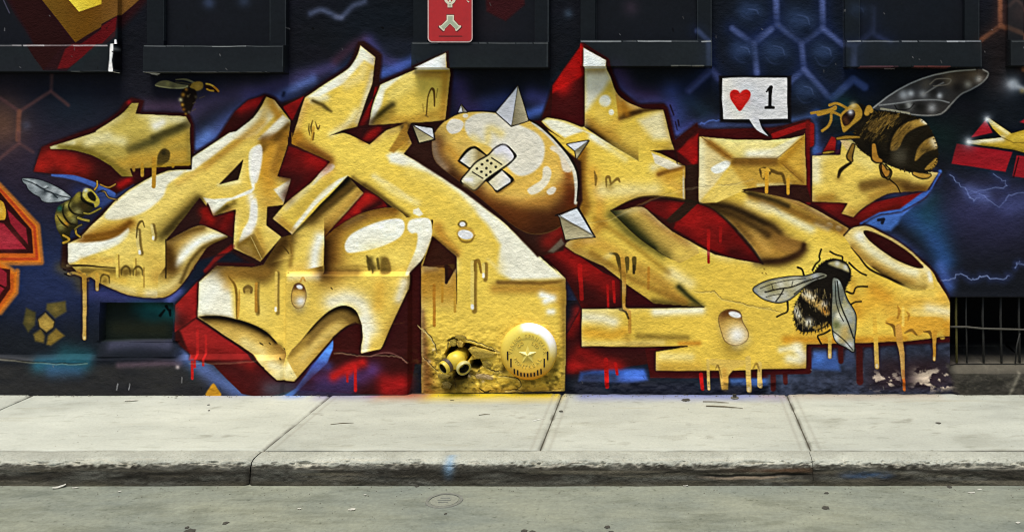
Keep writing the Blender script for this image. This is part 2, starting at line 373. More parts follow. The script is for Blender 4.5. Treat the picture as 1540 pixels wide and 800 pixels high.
    c.spray(B4((590, 470), (700, 410), (860, 370)), 10, '7e1714', .9, m); c.spray(B4((400, 420), (490, 410)), 10, '761613', .8, m); c.spray(B4((850, 400), (960, 350)), 8, '8a1715', .8, m)
    c.stroke(B4((1045, 220), (970, 340), (820, 455), (700, 470), (590, 520)), [5, 8, 10, 8, 4], '3f6cc4', 3)
    c.fill(B4((590, 522), (700, 472), (830, 458), (800, 520), (760, 560), (720, 560)), '3d6cc0', 8, .9)
    c.stroke(B4((690, 500), (720, 495), (712, 515)), 5, '10121c', 2)
    # red triangle left of bottom bar, lower reds and blues
    m = c.fill(B3((300, 620), (330, 640), (560, 800))+D3((660, 80), (850, 215), (435, 240), (345, 70), (250, -40))+B3((160, 680)), '3a100f', 1.5, lab=k)
    c.spray(B3((300, 680), (440, 760), (520, 800)), 14, '8e1512', .95, m); c.spray(D3((440, 20), (560, 80), (600, 120)), 15, '8a1512', .9, m); c.spray(B3((240, 590), (290, 570)), 10, '85140f', .95)
    c.spray(D3((370, 380), (415, 300), (420, 260)), 10, '8a1815', .95); c.spray(D3((380, 570), (430, 500), (560, 560), (640, 580)), 12, '8e1614', .95); c.spray(D3((400, 570), (600, 580)), 8, 'a41a18', .8)
    c.fill(D3((430, 610), (500, 600), (790, 595), (815, 650), (700, 670), (420, 660)), '3c5cb4', 8, .95); c.spray(D3((460, 640), (620, 640)), 9, '24242e', .75); c.spray(D3((700, 620), (780, 620)), 8, '4c78d8', .8)
    c.fill(D3((800, 470), (860, 490), (860, 605), (1524, 605), (1524, 640), (830, 640)), '40110f', 2, .95, lab=k)
    c.fill(D3((1290, 645), (1520, 640), (1520, 680), (1290, 690)), '3f5f9a', 7, .9)
    c.spray(D3((420, 690), (900, 690), (1400, 700)), 9, '262833', .9)
    # lower right: blue-grey wall seen between maroon runs
    m = np.clip((c.Y-512)/4, 0, 1)*np.clip((c.X-1150)/8, 0, 1)*np.clip((1434-c.X)/6, 0, 1)
    n = fbm(c.X, c.Y, 10, 7, 71, 3); n2 = fbm(c.X, c.Y, 26, 18, 75, 3)
    mm = m[..., None].astype(np.float32)
    col = hexc('2c3140')*(1+.35*n[..., None])
    c.rgb[:] = c.rgb*(1-mm)+col*mm
    c.fill(D4((300, 490), (460, 485), (470, 600), (300, 590)), '3c5a9c', 8, .85); c.spray(D4((350, 530)), 8, '4a78d0', .8); c.spray(D4((520, 530)), 14, '3b4a70', .6); c.spray(D4((640, 540)), 14, '3a4256', .6)
    wm = np.clip((fbm(c.X, c.Y, 16, 13, 81, 4)+.05)*6, 0, 1)*np.exp(-((c.X-1405)/32)**4-((c.Y-570)/17)**4)
    wm += np.clip((fbm(c.X, c.Y, 14, 10, 82, 4)-.1)*6, 0, 1)*np.exp(-((c.X-1325)/30)**4-((c.Y-572)/14)**4)*.8
    drk = np.exp(-((c.X-1370)/75)**4-((c.Y-562)/26)**4)*.75
    c.rgb[:] = c.rgb*(1-drk[..., None])+hexc('2a1a1a')*drk[..., None]
    wm = np.clip(wm, 0, .95)[..., None]; c.rgb[:] = c.rgb*(1-wm)+hexc('b9a894')*wm
    for p, q, w in (((1140+150*.2625, 516), (1290, 519), 9), ((1290, 519), (1430, 511), 7)):
        c.stroke([p, q], w, '3c1210', 2, lab=k)
    for x, y1, w in ((582, 660, 10), (475, 545, 8), (290, 600, 9), (85, 700, 8), (155, 660, 7), (30, 620, 6)):
        px = 1140+x*.2625; c.stroke([(px, 516 if x > 280 else 556), (px, 400+y1*.2625)], w, '3c1412', 2, .95, lab=k)
    c.stroke(D4((-10, 605), (285, 600)), 9, '3c1211', 2, lab=k)
    for x, y0, y1, w in ((428, 0, 190, 7), (585, 110, 330, 3.5), (618, 90, 205, 4.5), (575, 540, 690, 7), (632, 560, 620, 5), (1122, 620, 700, 6)):
        P = D3((x, y0), (x+8, y1)); c.stroke(P, [w, w*.7, w*.85], 'a41614', 1.5)
    for x, y0, y1, w in ((1132, 370, 570, 4), (1180, 400, 560, 3.5), (1117, 540, 635, 4)):
        c.stroke(D1((x, y0), (x, y1)), [w, w*.8, w], 'a8201e', 1.5)

def letters_left(c):
    # ---- serif wing
    k = key('wing', 'painted_letter', None, 'olive yellow dripping wing shape above the left bee')
    P = S(B1((285, 90), (285, 80), (400, 45), (540, 0))[1:]+A1((560, 745), (690, 660), (755, 592)), 5)+A1((795, 592), (775, 655), (1065, 668), (1090, 712))+B1((1090, 0), (1090, 186), (905, 196), (745, 205), (762, 250), (700, 250))+S(B1((640, 190), (530, 130), (400, 97), (290, 92)), 5)
    m = c.fill(P, 'a98f3a', 1.3, lab=k)
    c.spray(A1((600, 760), (800, 720), (1000, 720)), 16, 'cdb04c', .9, m); c.spray(A1((900, 715)), 11, 'e8dfc0', .9, m); c.spray(A1((880, 690), (1040, 690)), 8, 'e0d09a', .7, m)
    c.spray(B1((540, 40), (620, 30), (700, 50)), 9, 'e0cf90', .85, m); c.spray(B1((300, 85), (420, 60)), 4, 'd8c890', .9, m)
    c.spray(B1((380, 95), (560, 130), (680, 215)), 7, '6a5a22', .85, m); c.spray(B1((740, 100), (900, 40), (1090, -50)), 7, '4f4720', .9, m); c.spray(A1((1085, 705), (880, 790)), 5, '473e1c', .9, m)
    c.spray(B1((700, 170), (850, 150), (1080, 120)), 13, 'c2922c', .9, m); c.spray(B1((960, 60), (1080, 20)), 9, 'b8902e', .8, m)
    c.spray(B1((1085, 0), (1085, 180)), 5, '8f7526', .7, m); c.spray(B1((560, 90), (700, 120)), 9, 'b99f44', .7, m)
    c.spray(B1((700, 230), (650, 180)), 4, '9a7f33', .8, m)
    c.fill(S(B1((905, 185), (905, 130), (935, 95), (970, 105), (970, 150), (940, 170)), closed=True), '6a5420', 2.5, .95); c.spray(B1((945, 105)), 3.5, '2c240e', .9)
    for x, y, h, w in ((815, 190, 55, 4), (880, 150, 170, 5.5), (990, 180, 14, 4), (768, 195, 20, 4)):
        drip(c, *B1((x, y))[0], h*.2625, w, 'b08428', None, k)
    # ---- letter A
    k = key('A', 'painted_letter', None, 'large yellow slanted letter A with white highlights and honey drips')
    P = (B1((455, 605), (520, 535), (590, 470), (650, 400), (740, 325), (870, 250), (960, 216), (1097, 210), (1100, 140), (1315, 0))
         + S(A2((-95, 755), (0, 680), (50, 610), (78, 556)), 4)+A2((125, 575), (215, 692), (205, 800))+B2((203, 0), (200, 65), (140, 250), (220, 262), (175, 412), (83, 425), (80, 530), (165, 595), (45, 738), (0, 715))
         + B1((1335, 660), (1350, 437), (1222, 475), (1145, 370), (955, 610), (950, 800), (1000, 830), (1110, 780))
         + S(D1((1110, 0), (1075, 60), (1020, 130), (950, 175), (850, 182), (730, 165), (640, 130), (560, 92)), 4)+D1((500, 50), (440, 30), (390, -20))+B1((390, 757), (390, 632)))
    m = c.fill(P, 'e0bc50', 1.3, lab=k)
    c.spray(B1((1000, 300), (800, 480), (720, 640)), 26, 'ecca62', .7, m)
    c.fill(S(B1((600, 480), (640, 420), (740, 335), (860, 262), (960, 222), (1060, 214), (1010, 260), (960, 300), (930, 370), (830, 450), (720, 490), (640, 500)), closed=True), 'e3dac6', 6, .95, clip=m)
    c.fill(B1((1060, 225), (1100, 140), (1315, 0), (1420, -80), (1400, -10), (1240, 120), (1110, 215)), 'e6dfd0', 5, .95, clip=m)
    c.fill(A1((1524, 600), (1600, 540), (1640, 530), (1600, 640), (1470, 770), (1380, 800), (1300, 800)), 'e4dac0', 6, .85, clip=m)
    c.spray(S(B1((1180, 190), (1350, 60), (1500, -60))), 6, 'b8842c', .8, m); c.spray(S(B1((1020, 290), (1180, 190))), 5, 'd0a244', .6, m)
    c.spray(S(B1((470, 615), (560, 615), (650, 590), (720, 550))), 9, '7a4a16', .9, m); c.spray(B1((520, 570), (640, 545), (760, 520)), 9, 'b07a22', .75, m)
    c.fill(S(B1((380, 640), (500, 628), (600, 616), (680, 588), (735, 545), (730, 600), (640, 660), (520, 700), (390, 745)), closed=True), 'e4dfd4', 5, .95, clip=m)
    c.spray(B1((600, 700), (700, 660), (750, 590)), 8, 'e8c860', .8, m); c.spray(B1((470, 735), (640, 730)), 6, 'd9aa44', .8, m)
    c.stroke(S(B1((385, 760), (500, 760), (580, 768), (670, 775))), [3.5, 2.5, 1], '2c1d10', 1.5, lab=k)
    c.spray(B1((480, 790), (640, 795), (760, 790)), 6, '6a501c', .85, m); c.spray(D1((560, 60), (700, 80)), 10, 'c9992f', .6, m)
    c.spray(S(B1((1130, 385), (1050, 470), (930, 590))), 9, '5a4a1e', .95, m); c.spray(B1((1080, 400), (900, 560)), 9, '9a7d30', .55, m)
    c.spray(S(D1((850, 160), (960, 150), (1040, 70))), 8, 'ede2c0', .7, m); c.spray(D1((640, 120), (760, 150)), 7, 'e8d48c', .7, m); c.spray(D1((900, 60), (1060, 0)), 13, 'b98a34', .75, m)
    c.spray(B1((860, 720), (940, 760)), 14, 'cfa43e', .5, m)
    # A stem
    c.spray(B2((120, 20), (60, 240), (90, 380)), 15, 'cf962c', .85, m); c.spray(B2((175, 40), (120, 200)), 9, '8a5a1c', .85, m); c.spray(B2((180, 20), (60, 60)), 6, '6e4818', .7, m)
    c.spray(A2((90, 590), (150, 660), (150, 720)), 8, 'b8801f', .9, m); c.fill(A2((170, 660), (218, 692), (95, 800), (30, 800), (110, 720)), 'e6dcc8', 5, .95, clip=m); c.spray(A2((60, 800), (200, 770)), 7, '7a4e1a', .85, m)
    c.spray(A2((80, 570), (60, 680), (0, 780)), 8, 'd0a44a', .7, m)
    c.fill(S(B1((1430, 110), (1480, 68), (1500, 90), (1490, 190), (1465, 250), (1450, 330), (1425, 230)), closed=True), 'e8e2d6', 4, .9, clip=m)
    c.fill(S(B1((1440, 400), (1470, 380), (1475, 480), (1450, 560), (1370, 640), (1390, 560), (1425, 500)), closed=True), 'e8e2d6', 4, .9, clip=m)
    c.fill(B1((1165, 372), (1225, 380), (1330, 370), (1455, 315), (1440, 345), (1300, 395), (1225, 470)), 'e6e0d4', 3, .95, clip=m)
    c.spray(B1((1250, 465), (1340, 400)), 5, '7a6224', .8, m); c.spray(B1((1230, 470), (1300, 420)), 4, '4a3a18', .8, m)
    c.fill(B1((1350, 655), (1455, 572), (1520, 690), (1480, 737)), '8a6a28', 2.5, .95, clip=m); c.spray(B1((1380, 640), (1480, 720)), 5, 'a98440', .6, m)
    c.fill(B2((120, 325), (222, 262), (178, 400)), 'e6dfcf', 3, .9, clip=m); c.spray(B2((40, 380), (150, 400)), 6, 'd9ad46', .6, m); c.spray(B2((20, 560), (70, 700)), 7, 'b98a30', .8, m); c.fill(B2((10, 590), (70, 690), (40, 735), (-5, 712)), '94702a', 3, .8, clip=m)
    c.fill(B1((1252, 297), (1394, 150), (1364, 270)), '2a1a10', 1.3, lab=key('shadow', '')); c.spray(B1((1250, 300), (1370, 280)), 3, 'e9d898', .5, m)
    # leaf inside A
    L = S(B1((955, 622), (1050, 568), (1150, 530), (1225, 555), (1302, 592)), 5)+S(B1((1302, 597), (1200, 645), (1150, 705), (1105, 775))+D1((1075, 60), (1020, 130), (950, 176), (900, 182)), 5)+D1((905, 60), (948, 0))
    c.stroke(L[:-6]+L[:0], 3, OUT, 1.5)
    m2 = c.fill(L, 'd9b550', 1.3, lab=k)
    c.spray(S(B1((960, 640), (980, 740))+D1((960, 20))), 17, '55380f', .95, m2); c.spray(S(B1((970, 620), (1060, 575), (1150, 540))), 10, '8a6426', .9, m2); c.spray(B1((1010, 680), (1040, 640), (1120, 590)), 11, 'b98a38', .6, m2)
    c.spray(S(B1((1010, 760), (1060, 690), (1130, 630), (1210, 595), (1290, 590))), [5, 9, 10, 8, 3], 'ebe6da', .98, m2)
    c.spray(S(B1((1095, 800), (1140, 710), (1200, 650), (1300, 603))), 5, '8a6a2c', .85, m2); c.spray(S(B1((1060, 800), (1100, 720), (1170, 650))), 4.5, 'd9b75c', .6, m2); c.spray(D1((900, 150), (980, 120), (1040, 50)), 9, 'e6cf86', .7, m2); c.spray(D1((960, 60), (1030, 20)), 8, 'b08a3a', .6, m2)
    c.stroke(B1((952, 612), (948, 830)), 2.2, '2a1c10', 1.5)
    # reds between A's legs
    c.fill(B1((1225, 485), (1348, 440), (1335, 600), (1140, 520), (1160, 470), (1190, 400)), MAR, 2, lab=key('shadow', '')); c.spray(B1((1210, 500), (1170, 450)), 8, '86150f', .9); c.spray(B1((1320, 470), (1280, 540)), 7, '7a1310', .8)
    c.stroke(B1((1330, 650), (1240, 720), (1180, 790)), 7, '7e1612', 4, .9)
    # drips of the A
    for pts, w in ((((785, 560), (790, 640), (800, 690)), 6), (((870, 530), (880, 590), (878, 608)), 5)):
        Q = B1(*pts); c.stroke([(x+2.5, y) for x, y in Q], w*1.2, '6e5420', 3, .8); c.stroke(Q, w*.8, 'e0c470', 2, .95); c.stroke(Q[-1:]+[(Q[-1][0], Q[-1][1]-3)], w*.6, 'ece6dc', 1.5)
    hook(c, B1((830, 540), (815, 505), (790, 530), (782, 600)), 4, '5c4618', .85)
    for x, y0, y1, w in ((672, -60, 62, 5), (770, -40, 55, 4), (815, 10, 120, 3.5)):
        c.stroke(D1((x, y0), (x, y1)), w, 'e2bd4e', 1.8); c.stroke(D1((x+9, y0), (x+9, y1)), 2, '8a6320', 2, .7)
    for x, y in ((720, 10), (790, 12), (600, 55)):
        c.spray(D1((x, y+30)), 5, '6a501c', .7); c.stroke(S(D1((x-26, y+42), (x-22, y+8), (x, y-8), (x+22, y+8), (x+26, y+42))), [1.5, 4, 1.5], '4a3814', 2.2, .75)
    c.spray(D1((350, 10), (440, 60), (470, 120)), 10, '4e4428', .7)
    c.stroke(S(D1((395, 45), (430, 40), (500, 60), (560, 30), (620, 45))), 4, 'c89a34', 2, .9, lab=k)
    drip(c, *D1((484, 50))[0], 365*.2625, 5.2, 'cc9a34', 'f2e4b0', k); drip(c, *D1((556, 45))[0], 90*.2625, 4.4, 'cc9a34', 'f0e6c8', k)
    c.stroke(S(D1((450, 30), (480, 60), (500, 80))), 6, 'c08c2c', 2, .8)
    for p in D1((365, 20), (385, 50), (372, 45), (400, 40)): c.stroke([p, (p[0]+3, p[1]+1)], 2.4, '15120c')
    c.stroke(S(B2((0, 738), (45, 742), (165, 600))), 2.5, OUT, 1.5)

def letters_x(c):
    k = key('X', 'painted_letter', None, 'tall yellow letter X crossing behind the spiked ball')
    P = (B2((222, 62), (225, 0))+S(A2((228, 790), (262, 680), (300, 562)), 3)+S(A2((300, 560), (420, 480), (540, 402), (585, 350), (604, 310), (618, 262)), 4)+A2((702, 330), (685, 480), (598, 728), (440, 778), (520, 762))
         + B2((560, 10), (672, 66), (720, 20))+A2((760, 745), (880, 705), (665, 720))+S(A2((665, 720), (690, 600), (732, 486)), 3)+A2((930, 402), (1125, 310), (1132, 432), (1102, 692), (905, 705), (885, 760))+B2((912, 60), (865, 120))
         + S(B2((865, 120), (1020, 205), (1180, 300), (1340, 430), (1524, 585)), 4)+S(B3((0, 520), (150, 660), (300, 800)), 3)+D3((270, 0), (346, 72), (346, 300), (340, 715), (-480, 730))
         + D2((968, 715), (965, 0))+B2((965, 760), (1025, 600), (1035, 500), (880, 487), (720, 360), (545, 246), (225, 580), (115, 490), (180, 412), (446, 166)))
    m = c.fill(P, 'e4bd45', 1.3, lab=k)
    # K1 arm
    c.fill(A2((618, 262), (702, 330), (695, 380), (640, 350), (595, 400), (520, 480), (380, 560), (310, 560), (540, 402), (600, 330)), 'e6dfd2', 6, .95, clip=m)
    c.spray(A2((540, 480), (620, 440), (640, 380)), 9, 'ead08a', .6, m); c.spray(A2((340, 580), (420, 560)), 6, 'e4dcc4', .7, m); c.spray(A2((345, 580), (400, 605), (450, 640)), [3, 4, 2.5], '4a3a16', .95, m); c.spray(A2((300, 600), (380, 620)), 6, 'c8a040', .6, m)
    c.spray(S(A2((690, 420), (650, 560), (600, 700))), 5, 'e4d6b4', .85, m); c.spray(S(A2((590, 640), (540, 710), (450, 770))), 6, 'ecdfba', .85, m)
    c.spray(A2((290, 600), (250, 700), (230, 800)), 10, 'd2932a', .85, m); c.spray(A2((560, 600), (480, 680), (380, 760)), 16, 'efc84a', .7, m); c.spray(B2((240, 40), (330, 90), (430, 150)), 9, '7a4e18', .9, m); c.spray(B2((230, 0), (300, 60)), 8, 'b07822', .8, m)
    hook(c, A2((345, 690), (335, 730), (340, 770)), 3, '6e521c'); hook(c, A2((325, 710), (322, 740), (328, 775)), 2.5, '6e521c'); hook(c, A2((360, 700), (375, 740), (385, 720)), 3, '6e521c'); c.stroke(A2((350, 730), (340, 800))+B2((335, 40)), 4, 'c8922a', 1.5, .9); c.stroke(B2((352, 0), (345, 40)), 2.4, '6a4a18', 1.5, .8)
    # K2 arm
    c.fill(A2((928, 400), (1125, 310), (1126, 402), (930, 402)), 'dfe0e4', 2.2, clip=m)
    c.fill(A2((665, 720), (690, 600), (735, 488), (860, 430), (760, 520), (740, 600), (700, 680)), 'e9e2d6', 6, .95, clip=m)
    c.spray(A2((930, 415), (1120, 418)), 3, '7a5c28', .8, m); c.spray(A2((960, 430), (1110, 440)), 6, 'b08030', .7, m); c.spray(A2((1105, 440), (1090, 680)), 7, 'c48a26', .85, m); c.spray(A2((1060, 650), (900, 690), (800, 680)), 8, 'c8942e', .8, m)
    c.spray(S(A2((672, 715), (740, 650), (800, 600))), 6, '3a3012', 1, m); c.spray(A2((720, 700), (800, 640)), 6, '8a6a22', .7, m); c.spray(A2((800, 540), (900, 480)), 12, 'ecd06a', .7, m)
    c.stroke(S(A2((995, 665), (1005, 560), (1025, 510), (1040, 530), (1042, 610))), [2, 2, 4, 2], '6a4a18', 1.5, .95); c.stroke(S(A2((990, 660), (1005, 670))), 2, '8a6a2a'); c.stroke(A2((1060, 510), (1052, 560)), 1.6, '8a6a24', 1.5, .7); c.stroke(A2((975, 600), (980, 640)), 2, 'a88430', 2, .7)
    c.spray(A2((780, 760), (880, 730)), 7, 'b9872c', .6, m); c.spray(A2((860, 730), (900, 800)), 5, '3e2c14', .9, m); c.spray(B2((860, 80), (900, 50)), 7, 'b57c22', .8, m)
    # centre and long right leg
    c.spray(B2((480, 110), (640, 150), (760, 120)), 22, 'edc84c', .8, m)
    W = S(B2((770, 130), (810, 108), (870, 118)), 3)+S(B2((865, 118), (1020, 200), (1180, 300), (1340, 430), (1540, 600)), 4)+B3((150, 660), (300, 800))+D3((346, 72), (40, 82), (-40, 40), (-100, -40))+B2((1400, 760), (1420, 640), (1340, 520), (1180, 350), (1000, 230), (860, 190), (790, 170))
    c.fill(W, 'e6dfd2', 10, .95, clip=m); c.spray(S(B2((900, 215), (1080, 300), (1250, 450))), 9, 'ecca5a', .75, m)
    c.spray(S(B2((880, 480), (760, 385), (640, 300))), 5, '5a4418', .8, m); c.spray(S(B2((700, 250), (800, 330), (940, 400))), 6, 'f0dc98', .55, m)
    c.fill(B2((920, 440), (950, 428), (978, 465), (955, 480), (920, 462)), 'e6dfd2', 3, .85, clip=m)
    c.spray(B2((1060, 540), (1090, 600), (1160, 680)), 9, 'c08428', .9, m); c.spray(B2((1040, 600), (1170, 700)), 4, '6e4a18', .9, m); c.spray(B2((1320, 600), (1380, 780)), 14, 'e8c04a', .7, m)
    # lower-left arm
    c.fill(S(B2((545, 246), (430, 350), (330, 450), (225, 580), (215, 560), (300, 450), (400, 330), (500, 262)), 3), 'e8e3d8', 4, .95, clip=m); c.fill(S(B2((395, 215), (445, 178), (470, 190), (455, 215), (400, 250), (340, 300)), 4, True), 'e6dfcc', 4, .9, clip=m)
    c.spray(B2((430, 200), (300, 330), (190, 430)), 5, 'd9c48c', .6, m); c.spray(B2((440, 280), (330, 380), (260, 460)), 7, 'c8a23c', .7, m); c.spray(B2((130, 480), (230, 560)), 7, 'b9872e', .75, m)
    # block below (front of the leg)
    c.fill(D2((964, 0), (1168, 0), (1168, 230), (964, 240)), ('lin', (633, 400), (633, 470), [(0, 'a8721f'), (.5, 'bd862a'), (1, 'd0a03a')]), 5, .95, clip=m)
    c.spray(D2((1010, 40), (1100, 60)), 9, '9a6a20', .6, m); c.spray(D2((970, 10), (970, 200)), 6, 'b07416', .8, m); c.spray(D2((1000, 220), (1150, 230)), 9, 'd9b048', .7, m)
    c.stroke(D2((1166, -40), (1170, 215)), [2.5, 3, 1], '4a3616', 1.6)
    Q = B2((1030, 590), (1170, 708), (1165, 800))+D2((1165, 10), (1115, 100), (1108, 100), (1100, 10), (965, 0))+B2((970, 770))
    c.fill(Q, '33180f', 2, lab=key('shadow', '')); c.fill(D2((985, 0), (1095, 0), (1060, 30), (985, 40))+B2((980, 780)), '8a5a1c', 5, .9); c.fill(D2((1120, -10), (1160, -10), (1160, 40)), '4a3014', 3)
    c.stroke(D2((1110, 0), (1110, 95)), 5, '2a160e', 1.5)
    c.spray(D3((-40, 95), (200, 100), (340, 90)), 4, '6a4a20', .95, m); c.spray(D3((-60, 130), (180, 130), (340, 130)), 8, 'b5802a', .85, m); c.spray(D3((250, 150), (320, 200)), 10, 'c48f30', .7, m); c.spray(D3((330, 100), (338, 560)), 6, 'a87f2a', .8, m)
    c.spray(D3((210, 165), (270, 185), (230, 200)), 6, 'eae6e0', .95, m); c.spray(D3((250, 262), (270, 262)), 5, 'e6ddc8', .95, m)
    n = fbm(c.X, c.Y, 16, 12, 41, 3); mm = (np.clip((c.Y-495)/40, 0, 1)*np.clip(.28+n*.5, 0, 1)*m)[..., None]; c.rgb[:] = c.rgb*(1-mm)+hexc('a98a28')*mm
    n = fbm(c.X, c.Y, 9, 6, 43, 3); mm = (np.clip((c.Y-520)/40, 0, 1)*np.clip(n*1.6, 0, 1)*m)[..., None]; c.rgb[:] = c.rgb*(1-mm)+hexc('6a5a20')*mm
    c.spray(D2((970, 260), (985, 500), (1000, 700)), [5, 8, 14], '6a3a1a', .8, m); c.spray(D2((1100, 700), (1200, 640)), 14, '55481e', .6, m)
    for x, y0, y1, w, col in ((1040, 110, 340, 4.5, 'b4731c'), (1088, 100, 205, 3.5, 'b9801f'), (1160, 150, 260, 4, 'c08e2a')):
        c.stroke(D2((x, y0), (x, y1)), [w, w*.8, w], col, 1.6, .9)
    for x, y0, y1, w in ((1258, -20, 240, 5.5), (1322, -10, 62, 4.5)):
        c.stroke(D2((x+14, y0), (x+12, y1+18)), w*1.4, '7c5c20', 3.5, .8); c.stroke(D2((x, y0), (x, y1)), w, 'e0c05c', 1.6); c.stroke(D2((x, y1-14), (x, y1)), w*.8, 'ece4d6', 1.6)
    hook(c, B2((1270, 790), (1275, 745), (1295, 735), (1308, 800)), 6, '8a6420', .9); c.stroke(B2((1340, 760), (1342, 830)), 3, '9a742a', 2, .8)
    # pale edge of the block
    c.stroke(D2((1168, 715), (1168, 214)), 1, 'e4c868', 1, .2)
    # ---- notch with red above the centre
    c.fill(A2((440, 779), (520, 746), (598, 728), (665, 720), (882, 704), (765, 748))+B2((720, 22), (672, 67), (560, 12), (520, -2)), '321210', 1.6, lab=key('shadow', ''))
    c.spray(B2((650, 20), (700, 10)), 7, '8a1512', .95); c.spray(A2((640, 790), (720, 740)), 5, '8e1613', .9); c.spray(A2((800, 725), (880, 705)), 3, '6a4a1a', .8)
    c.spray(A2((665, 700), (625, 780)), 6, '2a100f', .9)
    # red diamond left of the centre
    c.fill(B2((205, 75), (445, 168), (330, 290), (178, 408), (222, 262), (142, 250)), '571110', 1.6, lab=key('shadow', '')); c.spray(B2((330, 150), (400, 180)), 13, '8c1412', .9); c.spray(B2((180, 240), (260, 270), (200, 360)), 10, '360f0e', .85); c.spray(B2((250, 110)), 10, '6e1210', .7)
    # ---- inner strip and red wedge
    k2 = key('C', 'painted_letter', None, 'rounded yellow letter C with a big white oval shine and a pointed foot')
    m = c.fill(B2((545, 250), (638, 345), (412, 592), (405, 830), (330, 830), (60, 760), (160, 600), (228, 580)), 'd9b04a', 1.5, lab=k2)
    c.fill(B2((545, 250), (600, 305), (560, 340), (228, 585), (225, 580)), '15160e', 9, .95, clip=m); c.spray(B2((560, 290), (450, 390), (330, 500)), 11, '5e4218', .95, m); c.spray(B2((545, 262), (440, 352), (330, 455)), 6, '0f1109', .98, m); c.spray(B2((600, 350), (520, 420), (440, 500)), 8, 'c9983c', .8, m)
    c.stroke(B2((630, 350), (560, 430), (420, 570)), 4, 'e2cd8c', 4, .7, clip=m); c.spray(B2((330, 600), (270, 700)), 16, 'e8c452', .9, m); c.spray(S(B2((385, 600), (360, 680), (350, 780))), 9, 'e8e2d6', .95, m); c.spray(B2((170, 620), (80, 700), (20, 790)), 14, '6e4e1a', .9, m)
    c.stroke(S(B2((200, 590), (215, 640), (220, 690))), 1.6, '7a5a20', 1.5, .8); c.stroke(S(B2((165, 640), (195, 675), (205, 690))), 2, '4a3612', 1.5, .8)
    c.fill(B2((638, 343), (700, 352), (745, 382), (775, 422), (690, 442), (560, 492), (412, 595)), '7a1512', 1.6, lab=key('shadow', '')); c.spray(B2((660, 365), (620, 420), (600, 450)), 8, 'a81c16', .9); c.stroke(B2((608, 400), (612, 510)), 5, 'a41a16', 1.6); c.spray(B2((730, 400), (640, 450)), 6, '2a0f0d', .85)
    Bw = S(B2((412, 602), (480, 545), (600, 472), (700, 440), (800, 428), (850, 455), (882, 486)), 4)+S(B2((882, 486), (1008, 490), (1028, 540), (1024, 600), (980, 710), (900, 800)), 4)+D2((905, 55), (905, 62), (902, 130), (830, 280), (745, 466), (628, 490))+S(D2((628, 490), (635, 380), (630, 320), (600, 250), (545, 222), (480, 235), (400, 292), (300, 405), (240, 470)), 4)+D2((190, 540), (200, 40), (405, 0))+B2((405, 760))
    m = c.fill(Bw, 'e0b848', 1.4, lab=k2)
    c.spray(S(B2((425, 600), (500, 545), (640, 470), (800, 440))), 15, '8a5a1a', .95, m); c.spray(B2((440, 600), (450, 790)), 24, 'a06c22', .9, m); c.spray(S(B2((415, 605), (418, 700), (420, 790))), 14, '3a230e', 1, m); c.spray(S(B2((415, 605), (480, 552), (560, 502), (640, 468))), 6, '5a3812', .9, m)
    c.fill(S(B2((528, 640), (560, 585), (640, 540), (760, 500), (850, 495), (872, 540), (840, 600), (740, 650), (620, 680), (545, 685)), 5, True), 'e8e3d9', 3.5, .96, clip=m)
    c.fill(S(B2((888, 550), (900, 505), (950, 488), (1010, 490), (1028, 540), (1024, 600), (980, 710), (920, 800), (880, 800), (930, 680), (945, 580), (910, 575)), 4, True), 'e8e3d9', 4, .94, clip=m)
    c.spray(B2((700, 720), (850, 720)), 20, 'eccb58', .7, m)
    c.fill(S(B2((735, 800), (738, 740), (755, 715), (775, 718), (790, 750), (790, 800)), 4, True), '7a5c26', 4, .9, clip=m); c.stroke(S(B2((655, 705), (668, 735), (690, 800))), [2, 5, 2], '4e3c16', 3, .9, clip=m)
    c.spray(B2((760, 760)), 9, '8a6a24', .8, m)
    c.stroke(S(D2((440, 20), (560, 0), (700, 10))), 3, '7e5e1e', 3, .5, clip=m)
    # box front; the lit ledge along its top is partly put into the colour
    c.spray(D2((230, 60), (380, 60)), 6, 'ece4cf', .4, m); c.spray(S(D2((470, 200), (560, 180), (640, 230), (680, 350))), 14, 'e6e0d4', .8, m)
    c.spray(S(D2((640, 300), (660, 400), (650, 470))), 7, 'e4dccc', .9, m); c.spray(D2((880, 90), (850, 180)), 8, 'e4dccc', .8, m); c.spray(D2((740, 110), (730, 220)), 10, 'd9a030', .6, m); c.spray(D2((420, 10), (620, 20)), 7, 'c9a03e', .7, m)
    c.spray(B2((440, 790), (600, 795)), 6, '7a5820', .7, m)
    for x, y0, y1 in ((660, -30, 20), (715, -40, 15)): c.stroke(D2((x, y0), (x+8, y1)), 4, '4a3c16', 2.5, .8)
    # left lower W
    m = c.fill(D1((1240, 0), (1138, 92), (1130, 290), (1300, 405), (1480, 525), (1530, 580))+D2((0, 510), (150, 646), (250, 652))+S(D2((250, 652), (350, 545), (480, 398), (540, 345), (602, 318)), 4)+D2((620, 290), (545, 222), (480, 235), (300, 405), (200, 520), (205, 0))+B2((300, 700), (0, 770)), 'e2bc4a', 1.4, lab=k2)
    c.fill(D1((1135, 95), (1240, 0), (1300, 60), (1330, 180), (1340, 300), (1128, 288)), 'e8e0d0', 12, .95, clip=m); c.spray(D1((1300, 40), (1420, 20), (1524, 30)), 12, 'b98c34', .7, m)
    c.spray(D1((1420, 200), (1500, 260)), 16, 'e8c65c', .7, m)
    c.spray(S(B1((1290, 690), (1400, 760), (1480, 790))+B2((60, 790), (170, 640))), 16, '4a3010', .95, m); c.spray(D1((1290, 20), (1400, 10), (1500, 20)), 16, '8a6226', .75, m); c.spray(D1((1300, 110), (1330, 60)), 9, 'c08c34', .6, m); c.spray(D1((1180, 200), (1220, 140)), 13, 'e8e4da', .7, m)
